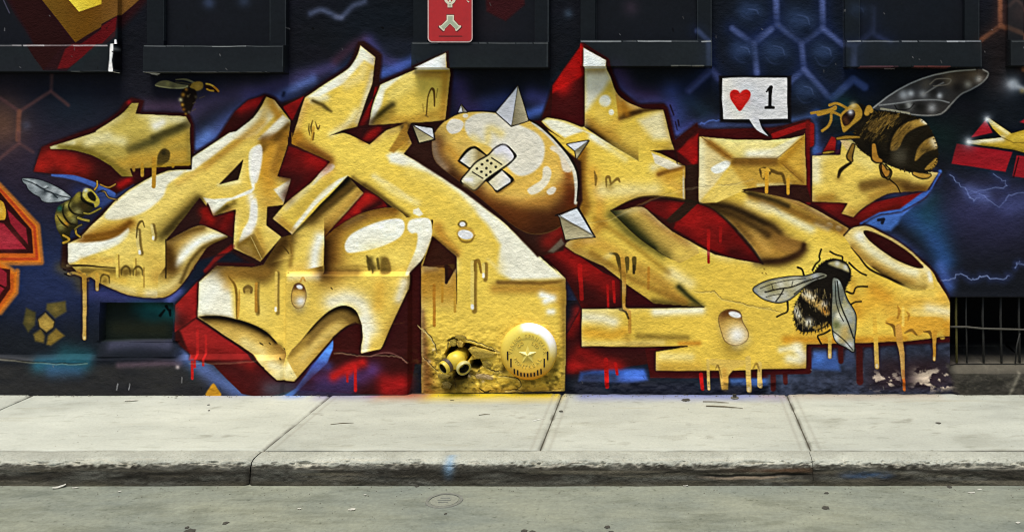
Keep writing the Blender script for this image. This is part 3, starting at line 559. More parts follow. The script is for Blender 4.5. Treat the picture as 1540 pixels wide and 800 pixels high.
    c.spray(S(D1((1180, 300), (1290, 310), (1400, 345), (1524, 395))+D2((60, 420), (150, 470))), 6, '3a2a10', .95, m); c.spray(S(D1((1250, 330), (1400, 380), (1500, 430))+D2((60, 470))), 7, 'a07a34', .8, m)
    cv = S(D1((1135, 288), (1260, 287), (1400, 318), (1524, 375))+D2((150, 450), (205, 500)), 4)
    mr = c.fill(cv+D2((150, 645), (0, 512))+D1((1480, 525), (1300, 408)), 'd8ae4e', 2, clip=m); mr = mr*m
    c.spray(cv, 15, '8a6426', .9, mr); c.spray(cv[:-8], 8, '1c1409', 1, mr); c.spray(cv[:-5], 4, '120d06', .9, mr)
    c.spray(D1((1400, 440), (1500, 500))+D2((60, 540)), 9, 'e6d08a', .7, m); c.spray(D2((120, 560), (200, 590), (240, 560)), 9, 'ebdcb0', .8, m); c.spray(D2((150, 620), (250, 620)), 9, 'e6d49a', .8, m)
    # arch with its dark underside
    Ar = S(D2((205, 520), (300, 405), (400, 292), (480, 235), (545, 222), (600, 250), (628, 310), (632, 330)), 4)+D2((602, 318))+S(D2((602, 318), (540, 345), (480, 398), (380, 510), (270, 635)), 4)
    m2 = c.fill(Ar, 'd0a648', 2, lab=k2)
    c.spray(S(D2((230, 490), (300, 405), (400, 292), (480, 235), (545, 222), (600, 250), (634, 330))), [5, 9, 13, 16, 18, 18], '5a3f18', .85, m2); c.spray(S(D2((300, 405), (400, 292), (480, 235), (545, 222), (600, 250), (634, 330))), [2, 5, 8, 11, 12], '140e06', 1, m2); c.spray(S(D2((330, 430), (430, 320), (520, 280), (600, 300))), 7, '7a5a26', .8, m2); c.spray(S(D2((300, 520), (400, 420), (500, 340))), 6, 'd9b45c', .8, m2)
    c.spray(D2((230, 500), (320, 400)), 6, 'a8812e', .7, m2)
    c.fill(D2((602, 318), (634, 330), (630, 490), (480, 500), (470, 400), (540, 345)), '37110f', 2, lab=key('shadow', ''))
    c.stroke(S(D2((255, 655), (350, 548), (480, 400), (545, 345), (600, 318))), 3, OUT, 1.6); c.stroke(D2((0, 512), (150, 648), (250, 655)), 2.5, OUT, 1.6); c.stroke(D1((1130, 298), (1300, 412), (1524, 575)), 2.2, OUT, 1.6); c.stroke(S(D2((632, 330), (636, 400), (630, 492), (745, 468), (830, 284), (904, 130))), 2.4, '2a120e', 1.6)
    c.stroke(D1((1240, -10), (1138, 90), (1130, 290)), 2, '3a1712', 1.6)
    # runs of honey on the lower left
    for pts, w, col in ((((1310, 60), (1350, 130), (1358, 300)), 4, '7a5618'), (((1400, 150), (1400, 130), (1420, 118), (1440, 130), (1440, 150)), 6, '6a5020'), (((1468, 100), (1470, 160), (1480, 270)), 4, 'b07c26'), (((1370, 140), (1365, 290)), 4, 'c08a2c')):
        c.stroke(S(D1(*pts)), [w*.5, w, w*.7], col, 2, .9)
    c.spray(D1((1420, 140)), 6, '8e6c2c', .8)
    for x, y0, y1 in ((135, 40, 255), (20, 100, 260)):
        c.stroke(D2((x+8, y0), (x+8, y1+14)), 6, '6e5420', 3.5, .7); c.stroke(D2((x, y0), (x-2, y1)), 4.2, 'dcb54e' if x > 100 else 'b57e28', 1.6); 
        if x > 100: c.stroke(D2((x-4, y1-14), (x-4, y1)), 3.4, 'e8dfc8', 1.5)
    for p in D2((40, 440), (50, 445), (95, 440), (165, 520), (180, 470), (460, 118)): c.stroke([p, (p[0]+2, p[1]+2)], 1.6, '3a2c10', 1.2)
    c.stroke(S(D2((285, 85), (300, 60), (312, 80))), 2.5, 'c88a30', 1.5, .8)

def droplet(c, k, P, lo, hi):
    P = [tuple(p) for p in P]
    xs = [p[0] for p in P]; ys = [p[1] for p in P]; cx, cy = sum(xs)/len(xs), sum(ys)/len(ys); rx, ry = (max(xs)-min(xs))/2, (max(ys)-min(ys))/2
    c.spray([(cx+1, cy+ry*1.05)], rx*.8, '8a6a22', .75)
    m = c.fill(P, 'c29a48', 1.8, lab=k)
    c.spray([(cx-rx*.5, cy-ry*.7), (cx+rx*.1, cy-ry*.85), (cx+rx*.7, cy-ry*.6)], rx*.55, '5a3414', .95, m); c.spray([(cx-rx*.3, cy-ry*.1), (cx+rx*.3, cy-ry*.05)], rx*.45, 'd6ab4c', .85, m)
    c.spray([(cx+rx*.25, cy+ry*.5)], rx*.75, 'e8dfc4', .85, m); c.spray([(cx+rx*.3, cy+ry*.45)], rx*.45, 'f0eeea', .7, m); c.fill(ell(cx+rx*.12, cy-ry*.66, rx*.42, ry*.16, 15), 'eceae4', 2.5, .95, clip=m)
    c.stroke(P+[P[0]], 1.2, '7a5a22', 1.4, .7)

def ball(c):
    K = T(600, 120, 300/923)
    k = key('ball', 'painted_ball', None, 'round honey-coloured spiked ball with a crossed bandage on it')
    sh = key('shadow', '')
    c.fill(K((30, 345), (150, 200), (215, 185), (340, 145), (600, 185), (840, 380), (850, 560), (760, 790), (640, 820), (500, 670), (300, 520)), '2e1812', 4, lab=sh)
    c.spray(K((690, 750), (740, 700)), 12, '7a1a14', .9); c.fill(K((690, 795), (750, 735), (765, 760), (715, 800)), '6a5c4c', 4, .9)
    P = S(K((165, 250), (215, 190), (270, 160), (340, 148), (450, 152), (600, 186), (690, 245), (770, 330), (815, 400), (832, 470), (828, 560), (800, 625), (730, 690), (630, 715), (540, 680), (410, 575), (280, 470), (175, 385), (152, 310)), 4, True)
    m = c.fill(P, 'e0ba5c', 2, lab=k)
    c.spray(K((150, 330), (270, 470), (400, 580), (560, 690), (720, 690)), 27, '2e160c', 1, m); c.spray(K((200, 380), (330, 490), (480, 610)), 14, '2a140b', .8, m); c.spray(K((560, 640), (700, 640), (800, 560)), 26, '42200e', .95, m); c.spray(K((300, 480), (450, 590), (560, 640)), 18, '5a2e12', .9, m); c.spray(K((780, 500), (800, 560)), 13, '52220e', .95, m); c.spray(K((770, 390), (785, 450)), 8, '7a3a18', .8, m)
    c.spray(K((430, 520), (560, 560), (680, 560), (740, 500)), 13, 'b0742a', .6, m); c.spray(K((180, 300), (220, 400)), 10, '6e4420', .9, m); c.spray(S(K((160, 300), (170, 350), (210, 410))), 7, '8e7860', .75, m); c.spray(K((280, 230), (250, 330), (310, 400)), 14, 'e4be5c', .95, m); c.spray(K((430, 470), (560, 500), (680, 460)), 17, 'e6c266', .9, m); c.spray(K((230, 320), (300, 400)), 9, 'c0842a', .6, m); c.spray(K((560, 460), (700, 400), (720, 330)), 20, 'e0b654', .9, m); c.spray(K((480, 500), (620, 500)), 13, 'deb250', .8, m)
    c.fill(S(K((310, 190), (360, 158), (450, 158), (560, 210), (640, 250), (675, 310), (660, 390), (600, 440), (540, 440), (480, 380), (420, 310), (340, 280), (305, 230)), 4, True), 'e2dccb', 5, .96, clip=m)
    c.spray(S(K((340, 270), (400, 300), (420, 230), (470, 250))), 7, 'e6c860', .55, m)
    c.fill(S(K((218, 220), (240, 185), (280, 185), (300, 205), (280, 240), (240, 250)), 4, True), 'e6dfd0', 2.5, .95, clip=m); c.fill(ell(*K((308, 168))[0], 4, 3), 'e6dfd0', 2, .9, clip=m)
    c.fill(S(K((700, 320), (720, 305), (770, 350), (800, 420), (760, 420), (740, 350)), 4, True), 'ddd2bc', 4, .9, clip=m); c.stroke(S(K((620, 200), (700, 262), (770, 345), (812, 420), (824, 500), (818, 570))), [4, 7, 8, 7, 5], 'cfc9b8', 3, .95, clip=m)
    c.fill(S(K((595, 510), (620, 490), (660, 460), (668, 410), (690, 402), (706, 430), (690, 480), (650, 520), (612, 532)), 4, True), 'e2d9c0', 3, .92, clip=m); c.fill(S(K((684, 515), (710, 496), (728, 505), (715, 528), (692, 532)), 4, True), 'e2d9c4', 2.5, .92, clip=m)
    c.stroke(S(K((215, 190), (270, 160), (340, 148), (450, 152), (600, 186), (690, 245), (770, 330), (815, 400), (832, 470), (826, 560))), [1.5, 2, 3, 4, 3], '1e1410', 1.6)
    def spike(a, b, tip, midb, lc='d6d6da', dc='b5aa8c', lb=None):
        k1 = key(('spike', a, b), 'spike', k, lb)
        A, Bp, Tp, M = K(a)[0], K(b)[0], K(tip)[0], K(midb)[0]
        c.stroke([A, Tp, Bp, M, A], 3.2, '1e1512', 1.5)
        c.fill([A, Tp, M], lc, 1.3, lab=k1); c.fill([Tp, Bp, M], ('lin', M, Bp, [(0, '7d7358'), (1, dc)]), 1.3, lab=k1); c.stroke([Tp, M], 1.2, '4a4436', 1.2, .8)
    spike((450, 152), (598, 190), (550, 30), (520, 215), 'cfcfd4', 'b4a888'); spike((60, 208), (92, 292), (163, 275), (62, 210), 'd0cfcf', 'b9ac80'); c.fill(K((62, 210), (155, 224), (163, 275)), 'd2d2d4', 1.3, lab=key(('spike', (60, 208), (92, 292)), '')); c.stroke(K((58, 206), (157, 222), (165, 278), (92, 295), (58, 206)), 2.4, '1e1512', 1.3)
    c.stroke(K((60, 208), (163, 275)), 1.3, '2a1c14'); spike((778, 300), (822, 365), (878, 283), (815, 330), 'd2d2d4', 'bcae86')
    spike((735, 625), (770, 740), (905, 725), (745, 635), 'cfd2d6', 'bdb08a'); c.fill(K((745, 628), (825, 595), (905, 725)), 'cfd3d8', 1.5, lab=key(('spike', (735, 625), (770, 740)), '')); c.stroke(K((725, 628), (825, 592), (908, 728)), 2.4, '1e1512', 1.4); c.stroke(K((745, 635), (905, 722)), 2, '6a6048', 3, .8)
    spike((275, 152), (315, 150), (290, 118), (296, 150), 'cfcfd6', '9a94a0'); 
    # bandage
    Bc = T(680, 200, .125)
    kb = key('bandage', 'bandage', k, 'crossed cream sticking plaster with a dotted pad')
    r1 = S(Bc((60, 340), (110, 265), (180, 190), (255, 160), (310, 175), (420, 265)), 4)+Bc((600, 440))+S(Bc((620, 450), (700, 510), (745, 560), (720, 600), (640, 660), (540, 715), (480, 650), (420, 590)), 4)
    c.fill([(x+1.5, y+2) for x, y in r1], '5a3a18', 3, .5); c.fill(r1, '1e1610', 1.2, lab=kb)
    c.fill(S(Bc((95, 335), (180, 240), (265, 190), (325, 222)), 3)+Bc((405, 275), (300, 340), (225, 415), (200, 410)), ('lin', Bc((120, 330))[0], Bc((320, 330))[0], [(0, 'e0dcd4'), (.6, 'ddd0a8'), (1, '9a8450')]), 1.3)
    c.fill(Bc((440, 590), (600, 455), (705, 560), (700, 590), (545, 690), (520, 680)), ('lin', Bc((440, 580))[0], Bc((690, 600))[0], [(0, 'd8cda6'), (1, 'e0dcd8')]), 1.3)
    r2 = S(Bc((95, 570), (190, 450), (280, 350), (420, 265), (500, 180), (600, 130), (680, 165), (750, 235), (775, 290), (700, 370), (600, 440), (430, 550), (370, 610), (270, 690), (230, 685), (150, 640)), 3, True)
    c.fill(r2, '1e1610', 1.2, lab=kb)
    c.fill(S(Bc((110, 575), (200, 460), (300, 350), (430, 280), (520, 190), (610, 152), (680, 190), (745, 285), (680, 360), (580, 430), (430, 535), (350, 610), (265, 680), (180, 630)), 3, True), ('lin', Bc((250, 620))[0], Bc((620, 200))[0], [(0, 'd2c9a4'), (.3, 'd9cfa2'), (.7, 'd6c994'), (1, 'e0dce0')]), 1.3)
    Q = S(Bc((100, 578), (195, 455), (290, 352), (425, 272), (510, 185), (605, 142), (685, 178), (752, 285), (690, 368), (590, 438), (435, 545), (358, 615), (268, 688), (170, 636)), 4, True); c.stroke(Q+[Q[0]], 2.6, '1e1610', 1.2, lab=kb)
    c.spray(Bc((170, 560), (230, 560)), 4, 'e0dde0', .8); c.spray(Bc((150, 620), (260, 670), (360, 590)), 3.5, 'a08a56', .7); c.spray(Bc((540, 220), (620, 180)), 6, 'dcdae2', .8)
    c.stroke(Bc((475, 300), (595, 382)), 2, '1e1610', 1.1); c.stroke(Bc((245, 470), (370, 545)), 1.8, '1e1610', 1.1)
    for p in ((425, 335), (362, 380), (300, 430), (470, 367), (415, 425), (355, 467), (525, 410), (462, 470), (413, 508)): c.fill(ell(*Bc(p)[0], 2.2, 2.1, n=10), '231a12', 1.1)
    # drop left of ball on the leg
    kd = key('dropS', 'painted_droplet', None, 'small clear honey droplet on the long leg of the X')
    c.spray([(699, 352)], 11, 'c99b35', .6); c.fill(S(K((272, 672), (285, 652), (308, 652), (318, 672), (300, 690)), 4, True), '7a6428', 2.2, lab=kd); c.fill(ell(*K((295, 668))[0], 4.5, 3.5), 'e6e2da', 1.5, lab=kd); c.stroke(S(K((270, 712), (290, 745), (330, 748), (350, 720))), [1, 4, 2], '7a5c22', 3, .8)
    c.fill(ell(*K((310, 708))[0], 13, 9.5, 12), 'c09a44', 2, .9, lab=kd); c.fill(ell(*K((308, 716))[0], 11.5, 7, 10), 'e8e5df', 2.2, lab=kd)

def letter_s(c):
    k = key('S', 'painted_letter', None, 'wide yellow letter S sweeping right of the spiked ball')
    sh = key('shadow', '')
    # ---------- main body
    P = (A3((455, 280), (583, 352), (580, 398))+S(A3((580, 398), (602, 440), (632, 525), (690, 580), (790, 626)), 3)+A3((905, 630), (948, 800))+B3((968, 96), (830, 102), (890, 118), (1022, 185), (1030, 190), (1030, 388))
         + S(B3((1030, 388), (900, 370), (800, 368), (700, 396), (602, 446)), 4)+B3((602, 446), (700, 470), (860, 490), (960, 568), (1100, 645), (1200, 696), (1350, 732), (1474, 750))+D3((1480, 20))
         + D4((0, 590), (0, 430), (-370, 235))+D3((1130, 236), (850, 212), (705, 112), (560, 0))+B3((400, 690), (330, 640), (400, 600), (520, 600), (425, 430), (420, 300), (370, 180), (240, -20))+S(A3((330, 800), (250, 740), (206, 697)), 3)+S(A3((240, 675), (340, 692), (430, 728), (455, 726)), 3))
    m = c.fill(P, 'e2b93e', 1.4, lab=k)
    # upper spike
    c.fill(A3((455, 280), (583, 352), (578, 396), (455, 397)), 'dfe0e2', 2, clip=m); c.fill(A3((455, 400), (580, 400), (605, 450), (560, 520), (480, 620), (455, 640)), 'e2d9c6', 12, .95, clip=m); c.spray(A3((475, 410), (560, 410)), 5, '9a8058', .6, m)
    c.fill(A3((630, 525), (690, 580), (790, 626), (650, 692)), 'bf7f20', 3, .9, clip=m); c.spray(A3((660, 680), (770, 640)), 4, '4a3012', .9, m); c.fill(ell(*A3((572, 580))[0], 9, 9), 'ebe6da', 5, .95, clip=m); c.fill(ell(*A3((608, 645))[0], 4, 4.5), 'ebe6da', 3, .95, clip=m)
    c.spray(A3((470, 690), (560, 740), (640, 800)), 9, 'c8922c', .9, m); c.spray(A3((540, 640), (560, 690)), 12, 'edc24a', .7, m)
    c.fill(A3((760, 690), (905, 632), (945, 800), (850, 800), (800, 760)), 'e6d7ae', 14, .85, clip=m); c.spray(A3((700, 800), (780, 780)), 13, 'e8bd48', .7, m)
    c.spray(A3((640, 700), (560, 800)), 9, 'cf9a34', .5, m)
    # white sheen arcs along the ball
    c.fill(S(A3((215, 690), (300, 690), (430, 740), (560, 800)), 3)+B3((640, 60), (750, 155), (600, 70), (450, -10))+A3((340, 790), (260, 740)), 'e6dfd0', 5, .92, clip=m); fl = S([(880, 191), (905, 208), (930, 224), (960, 242)], 4); up = c.fill(fl+[(960, 205), (900, 175), (880, 180)], None, 1.5)*m; c.spray(fl, 12, '8a5c1c', .9, up); c.spray(fl, 5, '3a2610', .95, up); c.stroke(fl, [2.4, 2, .6], '2a1c0c', 1.4, .9, clip=m); c.spray([(890, 206), (920, 226), (940, 240)], 5, 'ebe5d8', .9, m*(1-up))
    c.spray(B3((440, 120), (440, 300), (470, 420)), 9, '9a6c20', .95, m); c.spray(B3((425, 180), (430, 380)), 5, '3e2812', .95, m); c.spray(B3((500, 220), (540, 380), (540, 500)), 10, 'd0932c', .8, m); c.spray(B3((560, 330), (680, 330), (850, 320)), 13, 'e8d08a', .85, m); c.spray(B3((620, 130), (800, 220)), 22, 'edc748', .7, m); c.spray(B3((850, 200), (930, 170)), 7, 'ead9a4', .8, m)
    c.spray(B3((895, 230), (1010, 200)), 5, 'a8701e', .85, m); c.spray(B3((890, 240), (1020, 330)), 10, 'd9a03a', .7, m); c.stroke(B3((1022, 200), (1022, 380)), 2.5, 'e6dfcc', 2, .9, clip=m)
    for pts in (((510, 220), (520, 260), (518, 300)), ((580, 310), (580, 260), (595, 255), (605, 290)), ((600, 300), (640, 265), (655, 280))): hook(c, B3(*pts), 5, '7a5a20', .85, m)
    c.spray(B3((600, 310)), 7, '9a7a30', .6, m)
    # lower-left sweep
    c.spray(B3((420, 600), (560, 640), (700, 720)), 13, 'c58f30', .8, m); c.spray(S(B3((360, 645), (460, 700), (580, 780))), 8, 'ab8238', .8, m); c.spray(B3((620, 560), (800, 700), (1000, 790)), 18, 'e8c046', .8, m); c.spray(S(B3((560, 520), (450, 620), (400, 640))), 8, 'b47c26', .7, m)
    c.spray(S(B3((610, 470), (740, 590), (900, 690))), 9, '5e5420', .85, m); c.spray(D3((760, 20), (900, 100), (1000, 200)), 13, 'b5832c', .9, m); c.spray(D3((950, 40), (1060, 100)), 10, 'ead59a', .8, m); c.spray(S(D3((995, 120), (1060, 180), (1130, 232))), 5, '353418', .95, m); c.spray(D3((850, 205), (1000, 220), (1110, 232)), 6, '56481e', .9, m)
    for x in (695, 735): hook(c, B3((x, 800), (x, 730), (x+5, 725))+D3((x+6, 20)), 7, '55441a', .9)
    hook(c, B3((600, 690), (640, 700), (655, 760))+D3((655, 30)), 7, '4a3a16', .9); c.spray(B3((600, 700), (570, 720)), 5, 'e8cf80', .6)
    c.stroke(D3((820, 10), (820, 130)), 4, 'b8791f', 1.8, .9)
    # ---------- right half: envelope
    kE = key('E', 'painted_letter', None, 'yellow envelope-shaped top of the letter E under the speech bubble')
    E = T(1060, 90, .1625)
    P = B3((1112, 26), (1117, 22))+E((0, 717), (300, 742), (600, 747), (800, 727), (915, 702))+B4((268, 5), (277, 300), (180, 296), (0, 312))+B3((1355, 325), (1524, 420), (1524, 500), (1108, 402))
    m = c.fill(P, 'e0b53e', 1.4, lab=kE)
    c.fill(B3((1112, 26), (1170, 40), (1300, 150), (1290, 180), (1200, 300), (1108, 400)), 'ddc489', 5, .9, clip=m); c.spray(B3((1120, 80), (1130, 300)), 7, 'ead9a8', .8, m); c.spray(B3((1150, 40), (1260, 125)), 5, '9a6a24', .85, m)
    c.fill(S(B3((1180, 200), (1260, 160), (1295, 178), (1250, 220), (1200, 232)), 4, True), 'e8e4dc', 3, .95, clip=m)
    c.fill(B3((1160, 30), (1300, 150), (1524, 152))+B4((105, 155), (240, 18))+E((915, 702), (600, 745), (300, 740)), 'e2c766', 2, clip=m); c.spray(B3((1400, 120), (1500, 120))+B4((60, 120)), 9, 'e8e1cf', .9, m); c.fill(B4((110, 152), (262, 8), (235, 15), (60, 100), (0, 150)), 'ddd0ae', 5, .8, clip=m); c.spray(B3((1290, 80), (1450, 60)), 10, 'ead280', .6, m); c.spray(B3((1180, 60), (1290, 140)), 6, 'b9862c', .7, m)
    c.fill(B3((1300, 152), (1524, 154))+B4((108, 158), (225, 280), (275, 298), (0, 312))+B3((1360, 325), (1400, 300), (1250, 300)), 'b98a2c', 4, .95, clip=m); c.spray(B3((1320, 165), (1500, 165))+B4((100, 165)), 6, '7a5420', .85, m); c.spray(B3((1330, 260), (1430, 260)), 12, 'd2a038', .7, m); c.fill(B4((110, 156), (268, 10), (275, 295), (225, 275)), 'cf9a30', 2.5, .9, clip=m); c.spray(B4((140, 170), (250, 270)), 5, '94661e', .8, m); c.spray(B4((0, 300), (180, 296)), 3, 'e8d490', .8, m)
    c.fill(B3((1110, 400), (1200, 300), (1290, 190), (1400, 340), (1300, 420)), 'e2c05c', 10, .8, clip=m)
    for pts in (((20, 250), (15, 215), (40, 205), (62, 230), (70, 215), (110, 230), (140, 240), (155, 290)),): c.stroke(S(B4(*pts)), [3, 6, 4], '5a4016', 2.5, .9)
    c.stroke(B3((1460, 210), (1480, 260)), 4, '5a4218', 2.5, .9); c.stroke(S(B3((1470, 210), (1510, 215))), 4, 'd99f2c', 2)
    for x, y0, y1, w in ((52, 205, 335, 5), (176, 250, 342, 4.5), (28, 210, 250, 4)): c.stroke(B4((x, y0), (x, y1)), w, 'd39c30', 1.5)
    # diagonal of the S
    kS = k
    P = (B3((1355, 335), (1480, 320))+S(B4((60, 318), (200, 375), (360, 455), (520, 548)), 3)+S(B4((492, 582), (535, 545), (575, 534), (629, 532), (720, 575), (838, 645), (990, 781), (1020, 830)), 4)+S(D4((985, 0), (1035, 95), (1095, 195), (1103, 300), (1102, 400)), 3)+D4((850, 432), (560, 440), (280, 447), (275, 585), (0, 590), (-130, 600))+D3((860, 602), (858, 492), (1040, 462), (436, 466), (434, 246), (880, 240), (1140, 236), (1000, 120), (1000, 0))
         + B3((960, 560), (1100, 645), (1200, 696), (1350, 730), (1472, 748), (1400, 640), (1300, 530), (1200, 440), (1110, 402), (1210, 400)))
    m = c.fill(P, None, 1.4, lab=kS); m = m*np.where(c.Y < 462, np.clip((c.X-1012-.25*(c.Y-380))/70, 0, 1), 1).astype(np.float32)
    c.put((slice(None), slice(None)), m, hexc('e2b83e'))
    c.spray(B4((60, 640), (300, 700), (250, 780))+D4((100, 60)), 30, 'e6c24a', .8, m)
    c.fill(S(B3((1140, 402), (1260, 420), (1400, 470), (1524, 535)), 3)+S(B4((100, 572), (180, 605), (260, 630), (270, 655), (225, 710), (120, 745), (0, 740)), 4)+B3((1470, 745), (1400, 640), (1300, 530), (1200, 440)), 'a0732a', 4, .97, clip=m)
    c.spray(S(B3((1200, 430), (1320, 520), (1450, 660))), 7, '6e4a1c', .85, m); c.spray(S(B3((1160, 410), (1300, 432), (1420, 488), (1524, 545))+B4((130, 600))), 13, '6a4a20', .75, m); c.spray(S(B3((1180, 412), (1300, 430), (1420, 484), (1524, 538))+B4((120, 575))), 6, '2e2010', .95, m); c.spray(S(B3((1460, 735))+B4((0, 735), (120, 742), (220, 708), (262, 665))), 8, '3e2812', .85, m); c.spray(B4((0, 650), (120, 670)), 12, 'b8822c', .8, m); c.spray(B3((1430, 560), (1500, 660)), 9, 'c09040', .6, m); c.spray(S(B4((60, 575), (140, 610), (230, 640))), 9, '8a5e24', .9, m); c.spray(B4((120, 650), (220, 670)), 8, '94662a', .7, m)
    c.fill(B3((1355, 330), (1430, 318), (1524, 318))+B4((75, 325), (160, 400), (60, 440), (0, 405))+B3((1500, 410)), '6e5a22', 6, .9, clip=m); c.stroke(S(B3((1355, 332), (1440, 370), (1524, 415))+B4((130, 460))), [2, 4, 2], '3a2c12', 2.5, .9, clip=m)
    c.spray(B4((20, 340), (140, 400), (300, 480)), 8, 'a8812e', .8, m); c.spray(S(B4((100, 340), (300, 440), (500, 555))), 6, '8a5c22', .9, m); c.spray(S(B4((30, 400), (150, 470), (300, 545))), 8, 'e8dcb4', .85, m); c.spray(B3((1400, 400), (1500, 440)), 8, 'e4cf98', .7, m); c.spray(B4((150, 420), (300, 500), (400, 540)), 6, 'b8882e', .7, m); c.spray(B4((340, 515), (400, 540)), 5, 'e6dcc0', .8, m)
    for p in ((410, 528), (462, 547)): c.fill(ell(*B4(p)[0], 5.5, 3.5, 25), 'ece8e2', 3, .9)
    c.spray(B4((490, 565)), 5, 'c08030', .8, m)
    # tube end
    Tb = S(B4((490, 590), (535, 546), (575, 535), (629, 533), (720, 576), (838, 646), (985, 781)), 4)+D4((1000, 60), (1010, 130), (960, 135))+S(D4((880, 130), (760, 80), (640, 0)), 3)+B4((560, 690))
    m2 = c.fill(Tb, 'ddb85e', 1.6, lab=kS)
    c.stroke(S(B4((492, 586), (535, 544), (575, 533), (629, 531), (720, 574), (838, 644), (990, 780))+D4((1035, 90))), 2.6, OUT, 1.5)
    c.spray(S(B4((570, 590), (660, 680), (800, 770), (900, 800))), 8, 'e8dcb6', .85, m2); c.spray(B4((590, 590)), 7, 'ebe4da', .9, m2); c.spray(S(B4((540, 660), (620, 730), (740, 800))+D4((880, 100))), 8, 'a87b2e', .85, m2); c.spray(S(D4((660, 20), (780, 90), (880, 128), (950, 130))), 6, '4a3312', .95, m2)
    c.stroke(S(B4((532, 655), (580, 710), (640, 780))+D4((760, 75), (880, 130), (960, 135))), [1, 3, 4, 2], '2a1c0e', 1.8, .9)
    c.fill(S(B4((605, 560), (660, 568), (760, 615), (870, 690), (950, 770), (890, 768), (780, 720), (680, 652), (620, 596)), 4, True), '320f0e', 1.5, lab=sh); c.stroke(S(B4((640, 560), (760, 605), (880, 690), (960, 775))), 3, 'dcc06c', 3, .8); c.spray(D4((980, 40), (990, 80)), 4, 'e8e4dc', .8, m2)
    c.spray(D4((960, 20)), 6, 'ead7a0', .8, m2)
    # lower right field
    c.spray(D4((760, 250), (900, 200), (1060, 190)), 17, 'd49a2e', .7, m); c.spray(D4((980, 250), (1080, 270)), 10, 'e6d6b0', .9, m); c.spray(D4((900, 260), (1060, 300)), 9, 'e2c06a', .7, m); c.spray(D4((160, 420), (500, 430), (840, 420)), 7, 'cf8a1e', .9, m); c.spray(D4((580, 250), (680, 180)), 18, 'dc9f28', .8, m); c.spray(D4((860, 340), (1090, 340), (1095, 390)), 11, 'd28d1e', .9, m); c.spray(D4((660, 130), (740, 180)), 11, 'c8861e', .7, m); c.spray(D4((850, 140), (1000, 160)), 10, 'ebc554', .7, m)
    # bars at the bottom
    c.spray(D3((450, 290), (560, 300), (620, 320)), 10, 'e6d9b8', .9, m); c.spray(D3((860, 262), (1120, 252)), 7, 'e6dcc2', .9, m); c.spray(D3((460, 380), (600, 400), (680, 380)), 9, 'd99a26', .8, m); c.spray(D3((760, 400), (900, 408), (1040, 410)), 5, '8f7026', .85, m); c.spray(D3((440, 450), (900, 440)), 5, 'ebcf74', .7, m); c.spray(D3((1000, 445), (1110, 442)), 4, 'c07a1c', .8, m)
    c.spray(D3((870, 560), (1100, 570)), 9, 'd9a838', .7, m); c.spray(D3((900, 520), (1060, 520)), 7, 'ead184', .7, m); c.spray(D4((220, 470), (265, 520)), 8, 'e8dfcc', .95, m); c.spray(D4((130, 480), (240, 460)), 5, 'e8d8ae', .8, m); c.spray(D4((180, 530), (240, 540)), 8, 'e4dcc4', .8, m)
    c.fill(D3((860, 488), (1045, 460), (920, 466), (800, 470)), '4a1210', 1.5, lab=sh)
    c.stroke(D3((434, 246), (434, 466), (800, 466), (1040, 460)), 2.2, '33140f', 1.5); c.stroke(D3((860, 490), (860, 602), (1524, 602)), 2, '33140f', 1.5); c.stroke(D3((434, 244), (880, 238), (1138, 235)), 2, '2a1a0e', 1.5, .8)
    # eye-shaped opening with reds
    Ey = S(B3((602, 446), (700, 396), (800, 368), (900, 370), (1030, 388), (1110, 402), (1200, 440), (1300, 530), (1400, 640), (1474, 748)), 4)+S(B3((1474, 750), (1350, 728), (1200, 692), (1100, 640), (960, 565), (860, 480), (795, 425)), 4)+S(B3((790, 430), (730, 430), (690, 450), (640, 480), (602, 446)), 3)
    mE = c.fill(Ey, '33130f', 1.5, lab=sh)
    c.fill(B3((790, 428), (830, 392), (1028, 398), (1030, 410), (930, 500)), '5e1210', 5, clip=mE); c.spray(B3((960, 430)), 10, '8a1613', .7, mE)
    c.fill(B3((1090, 405), (1200, 455), (1300, 545), (1400, 665), (1465, 745), (1300, 715), (1150, 655), (965, 548), (975, 515)), '6e110f', 4, clip=mE); c.spray(B3((1060, 500), (1130, 450), (1220, 520)), 15, '9e1715', .9, mE); c.spray(B3((1130, 560)), 13, '951714', .7, mE); c.spray(B3((1300, 690), (1430, 730)), 11, '3c0e0d', .8, mE)
    low = S(B3((602, 446), (700, 540), (800, 625), (900, 695), (1000, 745)), 4); Y2 = low+S(B3((1110, 690), (1090, 642), (960, 568), (860, 485), (795, 428), (740, 425), (680, 440)), 3)
    m3 = c.fill(Y2, 'c29a40', 2.2, lab=kS); fade = np.clip((1085-c.X)/60, 0, 1).astype(np.float32); m3 = m3*fade
    c.spray(low[:14], [17, 16, 10], '6a5a24', .95, m3); c.spray(low[:11], [13, 11, 6], '2c2c14', 1, m3); c.spray(S(B3((790, 440), (900, 535), (1040, 630))), 7, 'a87430', .8, m3); c.spray(B3((1000, 690), (1090, 720)), 12, 'e2ba4c', .9, m3)
    c.stroke(low[:15], [1.5, 2, .4], '2a2410', 1.4, .9)
    c.fill(B3((1035, 185), (1105, 180), (1105, 402), (1000, 500), (940, 520), (920, 500), (1032, 395)), '2c1a12', 2, lab=sh)
    c.stroke(S(B3((602, 446), (700, 396), (800, 368), (900, 370), (1030, 388), (1110, 402), (1200, 440), (1300, 530), (1400, 640), (1474, 748))), [1, 4, 5, 3, 3, 3], '241a10', 1.8)
    c.stroke(B3((970, 100), (985, 180), (1030, 186)), 2, '2a120f', 1.5)
    for x, y0, y1, w in ((1165, 560, 742, 4), (1233, 540, 622, 4)): c.stroke(B3((x, y0), (x, y1)), [w*1.3, w*.8, w], 'a61614', 1.5)
